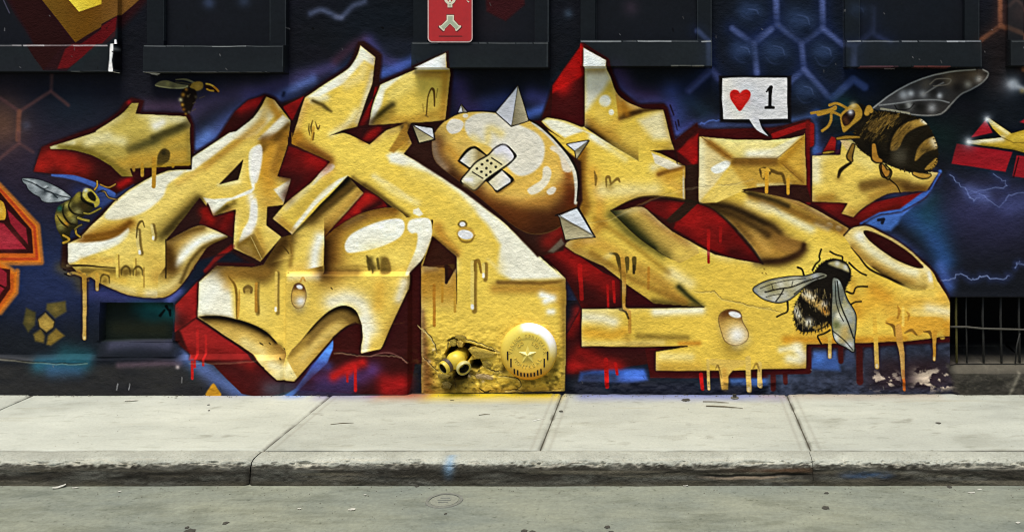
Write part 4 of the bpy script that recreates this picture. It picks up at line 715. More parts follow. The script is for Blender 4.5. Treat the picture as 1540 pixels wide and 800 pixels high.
    # honey runs on the right
    def run(pts, w, col='d39a30', tip=None):
        c.stroke(S(D4(*pts)), w, col, 1.6, lab=kS)
        if tip: q = D4(pts[-1])[0]; c.stroke([(q[0], q[1]-3), q], (w if np.isscalar(w) else w[-1])*.6, tip, 1.5)
    c.fill(S(D4((730, 330), (770, 345), (800, 400), (790, 480), (860, 470), (832, 400), (850, 375), (920, 400), (960, 370), (1000, 390), (1040, 380), (1060, 300), (900, 290), (760, 290)), 3, True), 'd89a2a', 3, .85, clip=m)
    hook(c, D4((735, 325), (775, 345), (785, 400)), 5, '6e4a18', .8); hook(c, D4((840, 385), (880, 368), (910, 395)), 5, '6e4a18', .7); hook(c, D4((950, 375), (985, 380), (998, 420)), 5, '5e3e16', .8)
    run(((805, 350), (812, 430), (825, 500), (832, 640)), [9, 10, 8, 4], 'c98d34'); c.stroke(D4((832, 600), (836, 705)), 4, 'a8561c', 1.8, .9); run(((1012, 380), (1012, 450), (1010, 535)), [8, 5, 4], 'cf9026', 'f0d890')
    run(((668, 290), (675, 420), (682, 578)), [6, 7, 6], 'dcaa34', 'f4ead0'); run(((412, 400), (410, 520)), [6, 5.5], 'dcae3a', 'f6f0e0'); run(((10, 560), (8, 680)), 6, 'dcb648', 'f0e2b0')
    hook(c, D4((800, 230), (810, 260), (800, 300)), 5, 'a86c1c', .7); hook(c, D4((850, 260), (865, 280), (860, 310)), 4, 'a8701e', .7); c.stroke(D4((832, 240), (832, 340)), 4, 'eac050', 2, .8)
    c.fill(ell(*D4((1058, 410))[0], 4, 3), 'e8c048', 1.6)
    # bar drips centre
    c.fill(D3((1150, 560), (1200, 570), (1225, 600), (1240, 705), (1275, 705), (1280, 630), (1310, 590), (1370, 570), (1380, 540), (1180, 530)), 'd9b04a', 2.5, lab=kS); c.spray(D3((1255, 600), (1258, 690)), 5, 'c48f34', .8)
    for x, y0, y1, w in ((1162, 540, 700, 4), (1392, 530, 708, 7), (1458, 560, 685, 5)): c.stroke(D3((x, y0), (x+4, y1)), [w*1.2, w*.8, w], 'd8b250', 1.6, lab=kS); c.stroke(D3((x+3, y1-12), (x+4, y1)), w*.6, 'ece0b4', 1.5, .7)
    hook(c, D3((1205, 590), (1220, 570), (1240, 640)), 3, '7a5a20', .7); hook(c, D3((1420, 590), (1440, 560), (1458, 600)), 4, '7a5a20', .6)
    # honey run left of the bar
    c.stroke(D3((672, -40), (680, 100), (678, 240), (712, 262), (712, 380)), [6, 6.5, 5, 5, 5], 'c28a2c', 1.6, lab=kS); c.stroke(D3((660, 10), (664, 180), (670, 250), (700, 275)), 2, '4a3414', 1.5, .9); c.stroke(D3((735, 0), (735, 40)), 4, '3e3216', 2)
    c.stroke(D3((655, 250), (690, 262), (705, 300)), 3, '3a2a12', 2, .8); c.spray(D3((700, 420)), 6, '9a7428', .6, m)
    # droplets
    k1 = key('dropM', 'painted_droplet', None, 'large oval honey droplet painted above the bottom bar'); droplet(c, k1, S(D3((1220, 300), (1240, 262), (1290, 246), (1345, 265), (1360, 320), (1392, 380), (1380, 430), (1320, 455), (1260, 430), (1235, 370)), 4, True), 0, 0)
    k1 = key('dropL', 'painted_droplet', None, 'oval honey droplet painted on the raised block of the letter C'); droplet(c, k1, S(D2((236, 160), (250, 105), (278, 92), (308, 115), (318, 165), (305, 220), (270, 238), (240, 210)), 4, True), 0, 0)
    # cracks and dark ticks beside the letters
    c.stroke(A3((945, 605), (965, 660)), 2.5, '1a1020', 1.6); c.stroke(A3((990, 690), (995, 720)), 2.5, '1a1020', 1.6)
    c.stroke(A3((975, 700), (985, 745)), 2, '1a1020', 1.6)

def bubble(c):
    E = T(1060, 90, .1625)
    k = key('bubble', 'painted_bubble', None, 'white speech bubble with a red heart and the numeral 1')
    c.fill(E((130, 150), (800, 150), (800, 590), (520, 600), (620, 715), (560, 705), (420, 590), (140, 580)), '120f10', 4, .95, lab=key('shadow', ''))
    P = S(E((165, 175), (300, 165), (600, 168), (762, 168)), 3)+E((766, 548), (500, 552))+S(E((500, 552), (530, 640), (585, 708)), 3)+S(E((580, 706), (480, 650), (410, 552)), 3)+E((172, 550), (158, 360))
    m = c.fill(P, 'd3d1d0', 1.4, lab=k); n = fbm(c.X, c.Y, 22, 5, 61, 3)
    c.spray(E((400, 300), (520, 400)), 16, 'c2c2ca', .5, m); c.spray(E((200, 220), (300, 520)), 12, 'dcd6c8', .6, m); c.spray(E((470, 560), (560, 680)), 6, 'bfbfc6', .6, m)
    kh = key('heart', 'heart', k, 'red heart'); P = S(E((325, 310), (350, 285), (390, 278), (420, 305), (418, 350), (380, 410), (325, 478), (275, 420), (238, 360), (235, 305), (265, 278), (305, 285)), 4, True)
    c.fill(P, 'd87a68', 4, .5); c.fill(P, 'b8201c', 1.4, lab=kh); c.spray(E((290, 340), (360, 360)), 8, 'c42a24', .6)
    kn = key('one', 'numeral', k, 'black numeral 1')
    c.stroke(E((608, 258), (604, 340), (603, 440)), [5.8, 5.4, 5.4], '17110f', 1.2, lab=kn); c.stroke(S(E((612, 255), (590, 270), (572, 298))), [5, 3.5, 2.5], '17110f', 1.2, lab=kn); c.stroke(S(E((566, 445), (600, 443), (636, 445))), 4.6, '17110f', 1.2, lab=kn)

def star(c):
    K = T(1400, 90, 140/448)
    k = key('star', 'painted_star', None, 'yellow star with glinting tips on red blocks at the right edge')
    c.fill(K((125, 405), (395, 445), (360, 540), (100, 500)), '8e1820', 2, lab=k); c.fill(K((415, 460), (600, 485), (580, 590), (395, 560)), '8a1820', 2, lab=k); c.stroke(K((425, 470), (400, 565)), 2, '2a0c10', 1.5)
    c.fill(K((265, 290), (300, 350), (195, 375)), 'a01c26', 2, lab=k); c.fill(K((430, 300), (520, 240), (520, 330)), '9a1a24', 3, lab=k)
    P = K((268, 282), (285, 285), (390, 355), (448, 340), (520, 335), (640, 285), (590, 385), (660, 500), (520, 440), (448, 446), (400, 432), (175, 402), (175, 392), (345, 374), (300, 330))
    c.stroke(P+[P[0]], 4, '17130e', 2); m = c.fill(P, 'b5932a', 1.4, lab=k)
    c.spray(K((190, 396), (300, 385), (345, 378)), 5, 'e4dcc0', .9, m); c.spray(K((280, 290), (370, 352)), 4, 'e6dca8', .8, m); c.spray(K((400, 380), (448, 370)), 7, 'd2b240', .8, m); c.stroke(K((345, 374), (400, 400), (448, 400)), 1.5, '7a621c', 1.6, .8); c.spray(K((250, 410), (440, 440)), 3.5, '7c651c', .8, m)
    for p, r in ((K((183, 396))[0], 5), (K((272, 288))[0], 4), (K((395, 118))[0], 8)):
        c.spray([p], r*2.2, '7a8490', .6); c.spray([p], r, 'e6e8ea', .95)
    c.spray(K((395, 120), (470, 150)), [5, 4], 'cfd2d4', .9); c.spray(K((440, 150)), 4, 'b89a50', .6)

def bees(c):
    sh = None
    # ---- large bee, upper right
    K = T(1220, 80, 280/1067)
    k = key('beeR', 'painted_bee', None, 'large striped bee with raised clear wing at upper right')
    kw = key('beeRw', 'wing', k)
    c.spray(K((180, 330), (300, 420), (560, 420), (760, 480)), 26, '10211f', .75); c.spray(K((130, 340), (190, 300)), 12, '143a3a', .6)
    W1 = S(K((355, 318), (420, 265), (520, 195), (640, 145), (760, 108), (900, 95), (985, 95), (1018, 120), (985, 165), (920, 205), (860, 235), (810, 285), (790, 320), (740, 350), (660, 360), (560, 352), (470, 335)), 4, True)
    m = c.fill(W1, '35322f', 2, .92, lab=kw)
    c.spray(K((420, 300), (600, 240), (740, 200)), 16, '4a4a4c', .7, m); c.spray(K((800, 150), (950, 130)), 15, '4c3f34', .8, m)
    for x, y, r, col in ((530, 240, 7, 'b8babc'), (570, 232, 5, 'd8dadc'), (640, 235, 6, 'a8a8a8'), (735, 245, 4.5, 'f0f0f0'), (660, 180, 9, '5e564c'), (790, 160, 8, '6e6250'), (900, 180, 6, 'a8a090'), (930, 130, 9, '6a5a48'), (690, 315, 7, 'a4a4a4'), (560, 300, 6, 'b0b0aa'), (700, 225, 7, '2a2826'), (620, 310, 10, '1a1a18'), (520, 310, 7, '20201c'), (840, 200, 7, '26221f'), (730, 170, 9, '2c2724'), (960, 150, 6, 'b0aaa0')): c.spray([K((x, y))[0]], r, col, .85, m)
    for pts, w, col in ((((355, 315), (440, 250), (540, 190), (660, 140), (800, 108), (940, 95)), 1.9, 'b0b0ac'), (((985, 96), (1016, 120), (985, 168), (920, 208), (860, 238), (800, 296), (740, 350), (640, 358), (560, 350)), 2, '8a8882'), (((390, 300), (480, 290), (600, 272), (720, 270), (790, 285)), 2, '8e8e8c'), (((640, 240), (720, 190), (760, 170)), 2, '8a8680'), (((680, 180), (720, 150), (800, 150), (780, 180), (700, 190)), 1.5, '8e8272'), (((400, 320), (470, 330), (560, 345)), 3, 'a09a80')): c.stroke(S(K(*pts)), w, col, 2, .85, lab=kw)
    c.stroke(S(K((480, 300), (500, 325), (560, 320), (590, 290))), 1.6, '141412', 1.5, .8)
    kb = key('beeRb', 'body', k)
    Bd = S(K((290, 370), (350, 340), (430, 335), (540, 350), (640, 385), (700, 470), (728, 560), (722, 630), (680, 680), (610, 690), (510, 668), (410, 628), (325, 588), (255, 525), (245, 460), (262, 400)), 4, True)
    m = c.fill(Bd, '1d180e', 2, lab=kb)
    def band(pts, cols, seed, n):
        P = S(K(*pts), 4, True); mb = c.fill(P, cols[0], 2.5, .95, clip=m)*m; rg_ = np.random.RandomState(seed); q = np.array(K(*pts)); lo, hi = q.min(0), q.max(0)
        for i in range(n):
            x, y = rg_.uniform(lo[0], hi[0]), rg_.uniform(lo[1], hi[1]); L = rg_.uniform(5, 12); c.stroke([(x, y), (x+L*.65, y-L*.7)], [1.2, .5], cols[1+i % (len(cols)-1)], 1, .75, clip=mb)
        return mb
    band(((325, 440), (340, 400), (390, 370), (470, 352), (505, 362), (470, 395), (420, 420), (370, 460)), ('5e4820', '8e6e30', '241b0d', '7a5c28', '3a2c14'), 4, 90)
    mb = band(((452, 550), (470, 470), (520, 415), (590, 385), (650, 378), (672, 405), (600, 430), (540, 470), (505, 540), (480, 560)), ('705422', 'a07a34', '463414', '8a6a2c', '2c200e'), 5, 130); c.spray(K((590, 405), (655, 395)), 6, 'c29a44', .7, mb); c.spray(K((640, 386), (665, 404)), 4, 'dcd6c4', .95, mb)
    mb = band(((592, 612), (610, 550), (650, 505), (700, 480), (722, 500), (724, 545), (680, 560), (640, 580), (605, 615)), ('846428', 'a88236', '5a4018', '8e6c2c'), 6, 70); c.spray(K((700, 505), (712, 530)), 6, 'd6c49a', .9, mb)
    mb = band(((652, 668), (685, 630), (716, 602), (724, 632), (695, 662)), ('a07a30', 'be943e', '6a4c1c'), 7, 20)
    rb = np.random.RandomState(14)
    for i in range(150):      # fur of the thorax
        x, y = rb.uniform(275, 500), rb.uniform(345, 520); t = max(0, 1-abs(y-400)/130); c.stroke(K((x, y), (x+rb.uniform(10, 34), y-rb.uniform(14, 40))), [1.3, .5], ['17130b', '6a5224', '8e6e30', '2a2010', '4c3a18'][i % 5], 1, .35+.5*t, clip=m)
    for i in range(170):      # fringe along the outline
        q = Bd[rb.randint(len(Bd))]; cx, cy = K((500, 520))[0]; dx, dy = q[0]-cx, q[1]-cy; L = math.hypot(dx, dy); c.stroke([(q[0]-dx/L*2.5, q[1]-dy/L*2.5), (q[0]+dx/L*rb.uniform(.4, 2.2)+rb.uniform(-1, 1), q[1]+dy/L*rb.uniform(.4, 2.2))], [1.5, .5], ['1a150c', '1a150c', '4a3a18'][i % 3], 1, .85, lab=kb)
    c.spray(K((505, 590)), 11, '45402f', .6, m); c.spray(K((330, 520), (420, 590)), 9, '0f0c07', .6, m)
    c.stroke(S(K((440, 600), (450, 500), (500, 420), (560, 370))), 5, '15110a', 3, .9, clip=m); c.stroke(S(K((560, 620), (580, 540), (640, 470), (690, 455))), 9, '1a150c', 4, .9, clip=m); c.spray(K((510, 590)), 12, '4a4438', .6, m); c.spray(K((640, 560), (700, 560)), 6, '2a2212', .5, m)
    kh = key('beeRh', 'head', k)
    c.fill(S(K((230, 310), (280, 290), (330, 330), (300, 420), (230, 450), (190, 440)), 4, True), '1d1810', 2.5, .9, lab=kh)
    c.fill(S(K((165, 360), (200, 320), (225, 300), (262, 292), (290, 330), (285, 375), (230, 420), (190, 455), (175, 430)), 4, True), 'a8802c', 1.8, lab=kh); c.fill(S(K((175, 365), (215, 330), (245, 330), (250, 365), (215, 410), (185, 415)), 4, True), '22140e', 2); c.spray(K((225, 340)), 4, 'e0e0e4', .9); c.spray(K((240, 300)), 5, 'dcc890', .8); c.spray(K((205, 400), (190, 380)), 4, '50301a', .8)
    for pts, w in ((((0, 345), (60, 335), (110, 325), (140, 310)), 4), (((40, 350), (100, 335), (135, 318)), 6), (((105, 300), (150, 290), (205, 318)), 4), (((165, 358), (118, 342), (112, 385), (95, 420), (62, 447)), 4)): c.stroke(S(K(*pts), 4), w, 'a07a2a', 1.5, lab=kh)
    c.stroke(S(K((318, 345), (330, 315), (340, 330))), 8, 'b58a34', 2, lab=kb)
    for pts, w, col in ((((150, 490), (200, 484), (275, 484)), 6.5, 'a0792a'), (((70, 572), (128, 566)), 4, 'a8822e'), (((360, 530), (370, 600), (400, 618)), 13, 'ab772a'), (((405, 650), (425, 690), (440, 680)), 13, 'a8742a'), (((240, 530), (220, 590), (230, 615)), 9.5, '866426'), (((225, 630), (170, 670), (155, 710)), 4, '2a2010'), (((590, 690), (620, 700), (660, 705), (680, 700)), 9, 'b08634')):
        c.stroke(S(K(*pts)), [w*.6+2, w+2.4, w*.5+2], '1c160c', 1.8, .9, lab=kb); c.stroke(S(K(*pts)), [w*.45, w*.75, w*.35], col, 2, .95)
    c.fill(K((165, 500), (200, 500), (230, 520), (205, 560)), 'c8ac74', 2); c.stroke(S(K((445, 720), (490, 760), (510, 800))), 2, '1c140a', 1.4, .9); c.spray(K((160, 720)), 6, '8a6a2a', .5)
    c.stroke(S(K((400, 630), (405, 680), (440, 725), (460, 680), (425, 640))), 2.2, '1c150b', 1.3)
    # ---- black and white bee on the letter
    K = T(1120, 370, 200/941)
    k = key('beeC', 'painted_bee', None, 'fuzzy black bee with two pale wings on the yellow letter, lower right')
    kb = key('beeCb', 'body', k)
    c.spray(K((400, 600), (560, 600), (640, 500)), 9, 'a87a24', .6); c.spray(K((760, 250), (800, 480)), 7, 'b07a22', .4)
    body = S(K((500, 170), (560, 110), (640, 98), (710, 120), (750, 180), (745, 230), (715, 300), (690, 400), (640, 500), (590, 560), (500, 600), (400, 605), (365, 560), (350, 500), (350, 440), (380, 370), (420, 310), (470, 240)), 4, True)
    m = c.fill(body, '191510', 3, lab=kb)
    rng = np.random.RandomState(8)
    for i in range(160):
        q = body[rng.randint(len(body))]; cx, cy = K((560, 350))[0]; dx, dy = q[0]-cx, q[1]-cy; L = math.hypot(dx, dy); c.stroke([(q[0]-dx/L*2, q[1]-dy/L*2), (q[0]+dx/L*rng.uniform(1, 4)+rng.uniform(-1.5, 1.5), q[1]+dy/L*rng.uniform(1, 4)+1)], [1.8, .6], '191510', 1, .9)
    c.fill(S(K((590, 125), (640, 108), (700, 125), (735, 160), (735, 185), (690, 165), (640, 150)), 4, True), 'a89a64', 4, .95); c.spray(K((655, 125)), 4, 'd6d4c8', .9); c.spray(K((715, 150)), 4, 'cfd0c8', .8)
    c.fill(S(K((395, 340), (430, 310), (480, 330), (530, 370), (570, 410), (600, 470), (570, 490), (510, 440), (450, 400)), 4, True), 'b08c48', 5, .95, clip=m); c.spray(K((430, 335), (480, 360)), 6, 'd4ccb4', .9, m); c.spray(K((560, 410)), 5, 'd0ccc0', .7, m); c.spray(K((570, 460)), 5, 'a06420', .8, m)
    c.fill(S(K((350, 430), (375, 420), (400, 480), (440, 530), (480, 530), (470, 570), (400, 550), (360, 500)), 4, True), '8e7e50', 4, .95, clip=m); c.spray(K((365, 450), (385, 500)), 4, 'cdc9b8', .9, m); c.spray(K((455, 540)), 6, 'd8d4c4', .95, m); c.fill(S(K((480, 570), (540, 555), (590, 535), (570, 580), (510, 595)), 4, True), '9a7a34', 3, .95); c.stroke(S(K((520, 590), (570, 570), (592, 540))), 2, '17120c', 1.4)
    for i in range(230):
        x, y = rng.uniform(360, 610), rng.uniform(300, 570); c.stroke(K((x, y), (x+rng.uniform(-8, 8), y+26)), 1.2, ['17130d', '7c6c44', '17130d', '2a2216'][i % 4], 1, .75, clip=m)
    c.stroke(S(K((400, 380), (440, 440), (520, 500), (590, 520))), [5, 9, 8, 4], '17130d', 3, .95, clip=m)
    kw = key('beeCw', 'wing', k); W = S(K((62, 310), (90, 280), (180, 240), (320, 218), (430, 212), (520, 190), (580, 205), (560, 225), (480, 250), (400, 310), (320, 375), (240, 398), (150, 380), (95, 345)), 4, True)
    c.stroke(W+[W[0]], 3.4, '17140f', 1.5, lab=kw); m = c.fill(W, '8a8872', 1.5, .72, lab=kw)
    for x, y, r, col in ((80, 320, 6, '8a9090'), (250, 270, 9, 'c8c4b4'), (330, 255, 8, 'bdb8a0'), (180, 320, 9, '7a744c'), (140, 350, 9, 'b5b4a8'), (280, 350, 9, 'b8b6aa'), (210, 370, 7, 'd0cec4'), (380, 300, 9, 'a8a694'), (430, 240, 8, '6a6c6c'), (500, 215, 6, 'b4b6b8'), (370, 240, 8, 'c0bca8'), (120, 300, 7, 'a8a48a')): c.spray([K((x, y))[0]], r, col, .85, m)
    for pts, w in ((((145, 325), (230, 305), (330, 290), (420, 255), (560, 210)), 2.4), (((275, 305), (250, 350), (220, 390)), 2.2), (((350, 340), (420, 290), (520, 235)), 1.8), (((110, 300), (200, 265), (320, 240), (430, 228)), 1.3), (((150, 360), (210, 345), (270, 340)), 1.2), (((330, 290), (340, 250)), 1.1), (((200, 310), (190, 270)), 1.1)): c.stroke(S(K(*pts)), w, '1c1912', 1.3, .9, clip=m)
    kw = key('beeCw2', 'wing', k); W = S(K((622, 240), (650, 230), (680, 260), (720, 370), (780, 470), (786, 560), (775, 660), (772, 745), (720, 715), (650, 675), (625, 600), (618, 480), (620, 350)), 4, True)
    c.stroke(W+[W[0]], 3.4, '17140f', 1.5, lab=kw); m = c.fill(W, '868a7a', 1.5, .74, lab=kw)
    for x, y, r, col in ((640, 300, 6, '6a7470'), (660, 260, 5, 'b4bab8'), (640, 440, 7, '8e8560'), (690, 530, 9, 'c4c6bc'), (720, 600, 9, 'c0a05a'), (650, 560, 7, '5e6236'), (745, 520, 8, '8e9490'), (755, 600, 6, '6e7268'), (650, 645, 7, 'd4d6d2'), (740, 700, 7, 'c4c8c8'), (730, 460, 8, 'a4a8a0'), (700, 640, 7, 'b09858'), (665, 490, 5, 'dcd8c4')): c.spray([K((x, y))[0]], r, col, .85, m)
    for pts, w in ((((655, 250), (665, 350), (690, 440), (740, 560), (770, 650)), 2.2), (((640, 250), (645, 380), (670, 470), (700, 530)), 1.6), (((625, 600), (700, 660), (765, 735)), 1.5)): c.stroke(S(K(*pts)), w, '1c1c16', 1.3, .9, clip=m)
    for pts, w in ((((480, 170), (500, 130), (530, 100), (527, 70), (540, 25)), 3.4), (((605, 40), (640, 60), (690, 75), (690, 100)), 3), (((740, 120), (780, 160), (820, 190), (858, 205)), 3), (((375, 150), (405, 165), (418, 200)), 3.4), (((720, 320), (765, 335), (785, 295), (820, 285), (868, 287)), 3.2), (((755, 410), (785, 395), (825, 392)), 3), (((303, 395), (302, 460), (265, 480), (228, 500)), 3.2), (((605, 595), (560, 620), (518, 635), (530, 670), (540, 688)), 3.2), (((575, 105), (640, 95), (710, 115), (745, 170), (740, 225)), 2.6)): c.stroke(S(K(*pts), 4), [w, w*.8, w*.9], '17120d', 1.3, lab=kb)
    # ---- bee at the left
    K = T(20, 240, 180/1029)
    k = key('beeL', 'painted_bee', None, 'striped bee with one silvery wing clinging left of the letter A')
    kw = key('beeLw', 'wing', k); W = S(K((80, 165), (150, 165), (240, 180), (340, 220), (430, 270), (498, 325), (440, 352), (380, 362), (300, 368), (250, 350), (230, 320), (170, 290), (130, 255), (115, 220), (90, 200)), 4, True)
    c.stroke(W+[W[0]], 2.6, '14151c', 1.6); m = c.fill(W, '6e7478', 1.4, lab=kw)
    for x, y, r, col in ((130, 190, 5, 'a8b0b2'), (200, 250, 7, '9aa2a6'), (300, 220, 6, '4c5458'), (280, 240, 4, 'c4cacc'), (310, 320, 7, 'd0d6d8'), (400, 350, 6, '9ca4a6'), (350, 260, 6, 'b0b6b8'), (420, 290, 6, 'c0c6c8'), (270, 280, 5, '40464a'), (180, 200, 4, 'bac0c2'), (360, 310, 5, '4a5256'), (460, 325, 4, 'c8cccc')): c.spray([K((x, y))[0]], r, col, .85, m)
    for pts in (((85, 175), (180, 210), (280, 265), (400, 310), (490, 328)), ((200, 215), (260, 250), (300, 240)), ((270, 270), (330, 285), (380, 330))): c.stroke(S(K(*pts)), 1.7, '22282c', 1.4, .85, clip=m)
    kb = key('beeLb', 'body', k); Bd = S(K((510, 330), (560, 280), (600, 290), (690, 400), (660, 450), (620, 480), (560, 520), (560, 580), (500, 610), (480, 690), (430, 700), (400, 640), (370, 570), (362, 480), (390, 400), (440, 370)), 4, True)
    m = c.fill(Bd, '25210f', 2, lab=kb)
    for x, y, r, col in ((560, 310, 7, 'a39438'), (545, 350, 6, '8a7c34'), (470, 390, 7, 'a8a050'), (400, 420, 5, '1c5448'), (390, 500, 8, 'a8923c'), (430, 530, 7, 'b09434'), (410, 570, 7, '7e7840'), (540, 430, 9, '3a3418'), (560, 445, 6, '8a8450'), (520, 520, 6, '807a44'), (490, 470, 6, 'b09c40'), (610, 400, 8, '3a2e14'), (460, 550, 4, 'b07a24'), (620, 330, 5, '2a2410')): c.spray([K((x, y))[0]], r, col, .9, m)
    for pts in (((500, 340), (480, 400), (520, 460), (600, 480)), ((440, 380), (430, 460), (480, 540), (540, 560)), ((380, 480), (420, 540), (470, 580))): c.stroke(S(K(*pts)), [1, 3, 2], '17140a', 2, .9, clip=m)
    kh = key('beeLh', 'head', k); c.stroke(S(K((590, 290), (600, 350), (700, 410))), 3, '14120a', 1.5); c.fill(S(K((600, 280), (625, 248), (670, 255), (715, 300), (742, 350), (735, 390), (700, 412), (690, 380), (640, 360), (605, 320)), 4, True), 'a8983a', 1.6, lab=kh); c.fill(S(K((640, 285), (675, 275), (710, 320), (705, 360), (670, 350), (645, 320)), 4, True), '1e1a0e', 1.8); c.spray(K((625, 265)), 3.5, 'd4d8d0', .9); c.spray(K((612, 305)), 3, 'd0c880', .8)
    for pts, w, col in ((((700, 258), (722, 225), (722, 185)), 2.6, 'b08a34'), (((750, 215), (810, 240), (850, 230), (880, 212)), 2.2, 'a87a34'), (((760, 270), (790, 280), (820, 325), (890, 345)), 2.2, '8a7044'), (((610, 460), (660, 465), (750, 420)), 2.6, '8a7c30'), (((560, 500), (600, 515), (650, 525)), 4, '9a8a3a'), (((540, 600), (545, 640), (575, 665)), 3.4, 'a8862e'), (((430, 650), (480, 680), (470, 700), (430, 715)), 4, 'a8862e'), (((530, 600), (560, 575), (590, 560)), 2.5, '6e6028')):
        c.stroke(S(K(*pts)), w+1.6, '17140c', 1.4, .7, lab=kb); c.stroke(S(K(*pts)), w*.8, col, 1.4)
    c.stroke(S(K((730, 280), (760, 268), (775, 265))), 2, '17140c', 1.4)
    # ---- small bee under the second window
    K = T(220, 100, .1)
    k = key('beeT', 'painted_bee', None, 'small brown bee with long wings beneath the second window')
    kw = key('beeTw', 'wing', k); W = S(K((130, 285), (200, 230), (300, 215), (430, 250), (520, 270), (640, 290), (600, 330), (480, 340), (330, 330), (200, 315)), 4, True)
    m = c.fill(W, '6a6444', 2, .95, lab=kw); c.stroke(S(K((140, 290), (220, 310), (400, 330), (560, 325), (630, 295))), 1.6, 'a8a06e', 1.4, .8); c.spray(K((320, 265)), 3.5, '8c8450', .8, m); c.spray(K((400, 310)), 4, '4a4632', .7, m); c.stroke(S(K((440, 200), (560, 195), (640, 215), (720, 250))), [1, 3, 3], '6e6a4c', 2, .9, lab=kw); c.stroke(S(K((440, 240), (560, 250), (660, 270))), 2, '3a3626', 1.6)
    kb = key('beeTb', 'body', k); c.fill(S(K((650, 300), (700, 250), (780, 230), (850, 250), (850, 330), (760, 370), (680, 340)), 4, True), '8a6c28', 2.5, lab=kb); c.spray(K((780, 300)), 5, 'a8863a', .8); c.stroke(S(K((640, 300), (660, 280))), 3, '3a2a12')
    c.fill(S(K((560, 340), (660, 330), (740, 360), (760, 450), (720, 560), (660, 690), (600, 720), (540, 640), (510, 540), (520, 420)), 4, True), '1a120c', 3, .95, lab=kb)
    for x, y, r, col in ((550, 430, 3, 'b07a2c'), (515, 505, 3, 'd8c890'), (540, 580, 2.6, 'c08c34'), (600, 350, 2.5, '9a6c28'), (560, 650, 2.6, '7a4e1c'), (625, 450, 2, '6e5a30'), (640, 690, 2.2, '5a4a44'), (745, 460, 2.5, '4a4030'), (590, 715, 2, '8a6424')): c.spray([K((x, y))[0]], r, col, .95)
    for pts in (((700, 560), (740, 540)), ((800, 480), (880, 450)), ((690, 670), (740, 640)), ((620, 460), (660, 420))): c.stroke(K(*pts), 1.3, '5a4c38', 1.2, .7)
    kh = key('beeTh', 'head', k); c.fill(S(K((880, 280), (930, 250), (1000, 280), (1060, 320), (1095, 370), (1070, 400), (1010, 380), (920, 370)), 4, True), '2a1810', 2, lab=kh); c.stroke(S(K((905, 265), (960, 275), (1010, 300))), 2.6, 'cfa640', 1.5); c.stroke(S(K((915, 345), (960, 365), (1010, 370))), 2.6, 'c0902c', 1.5); c.stroke(S(K((1020, 310), (1060, 345), (1085, 375))), 3.2, 'b87a24', 1.5)

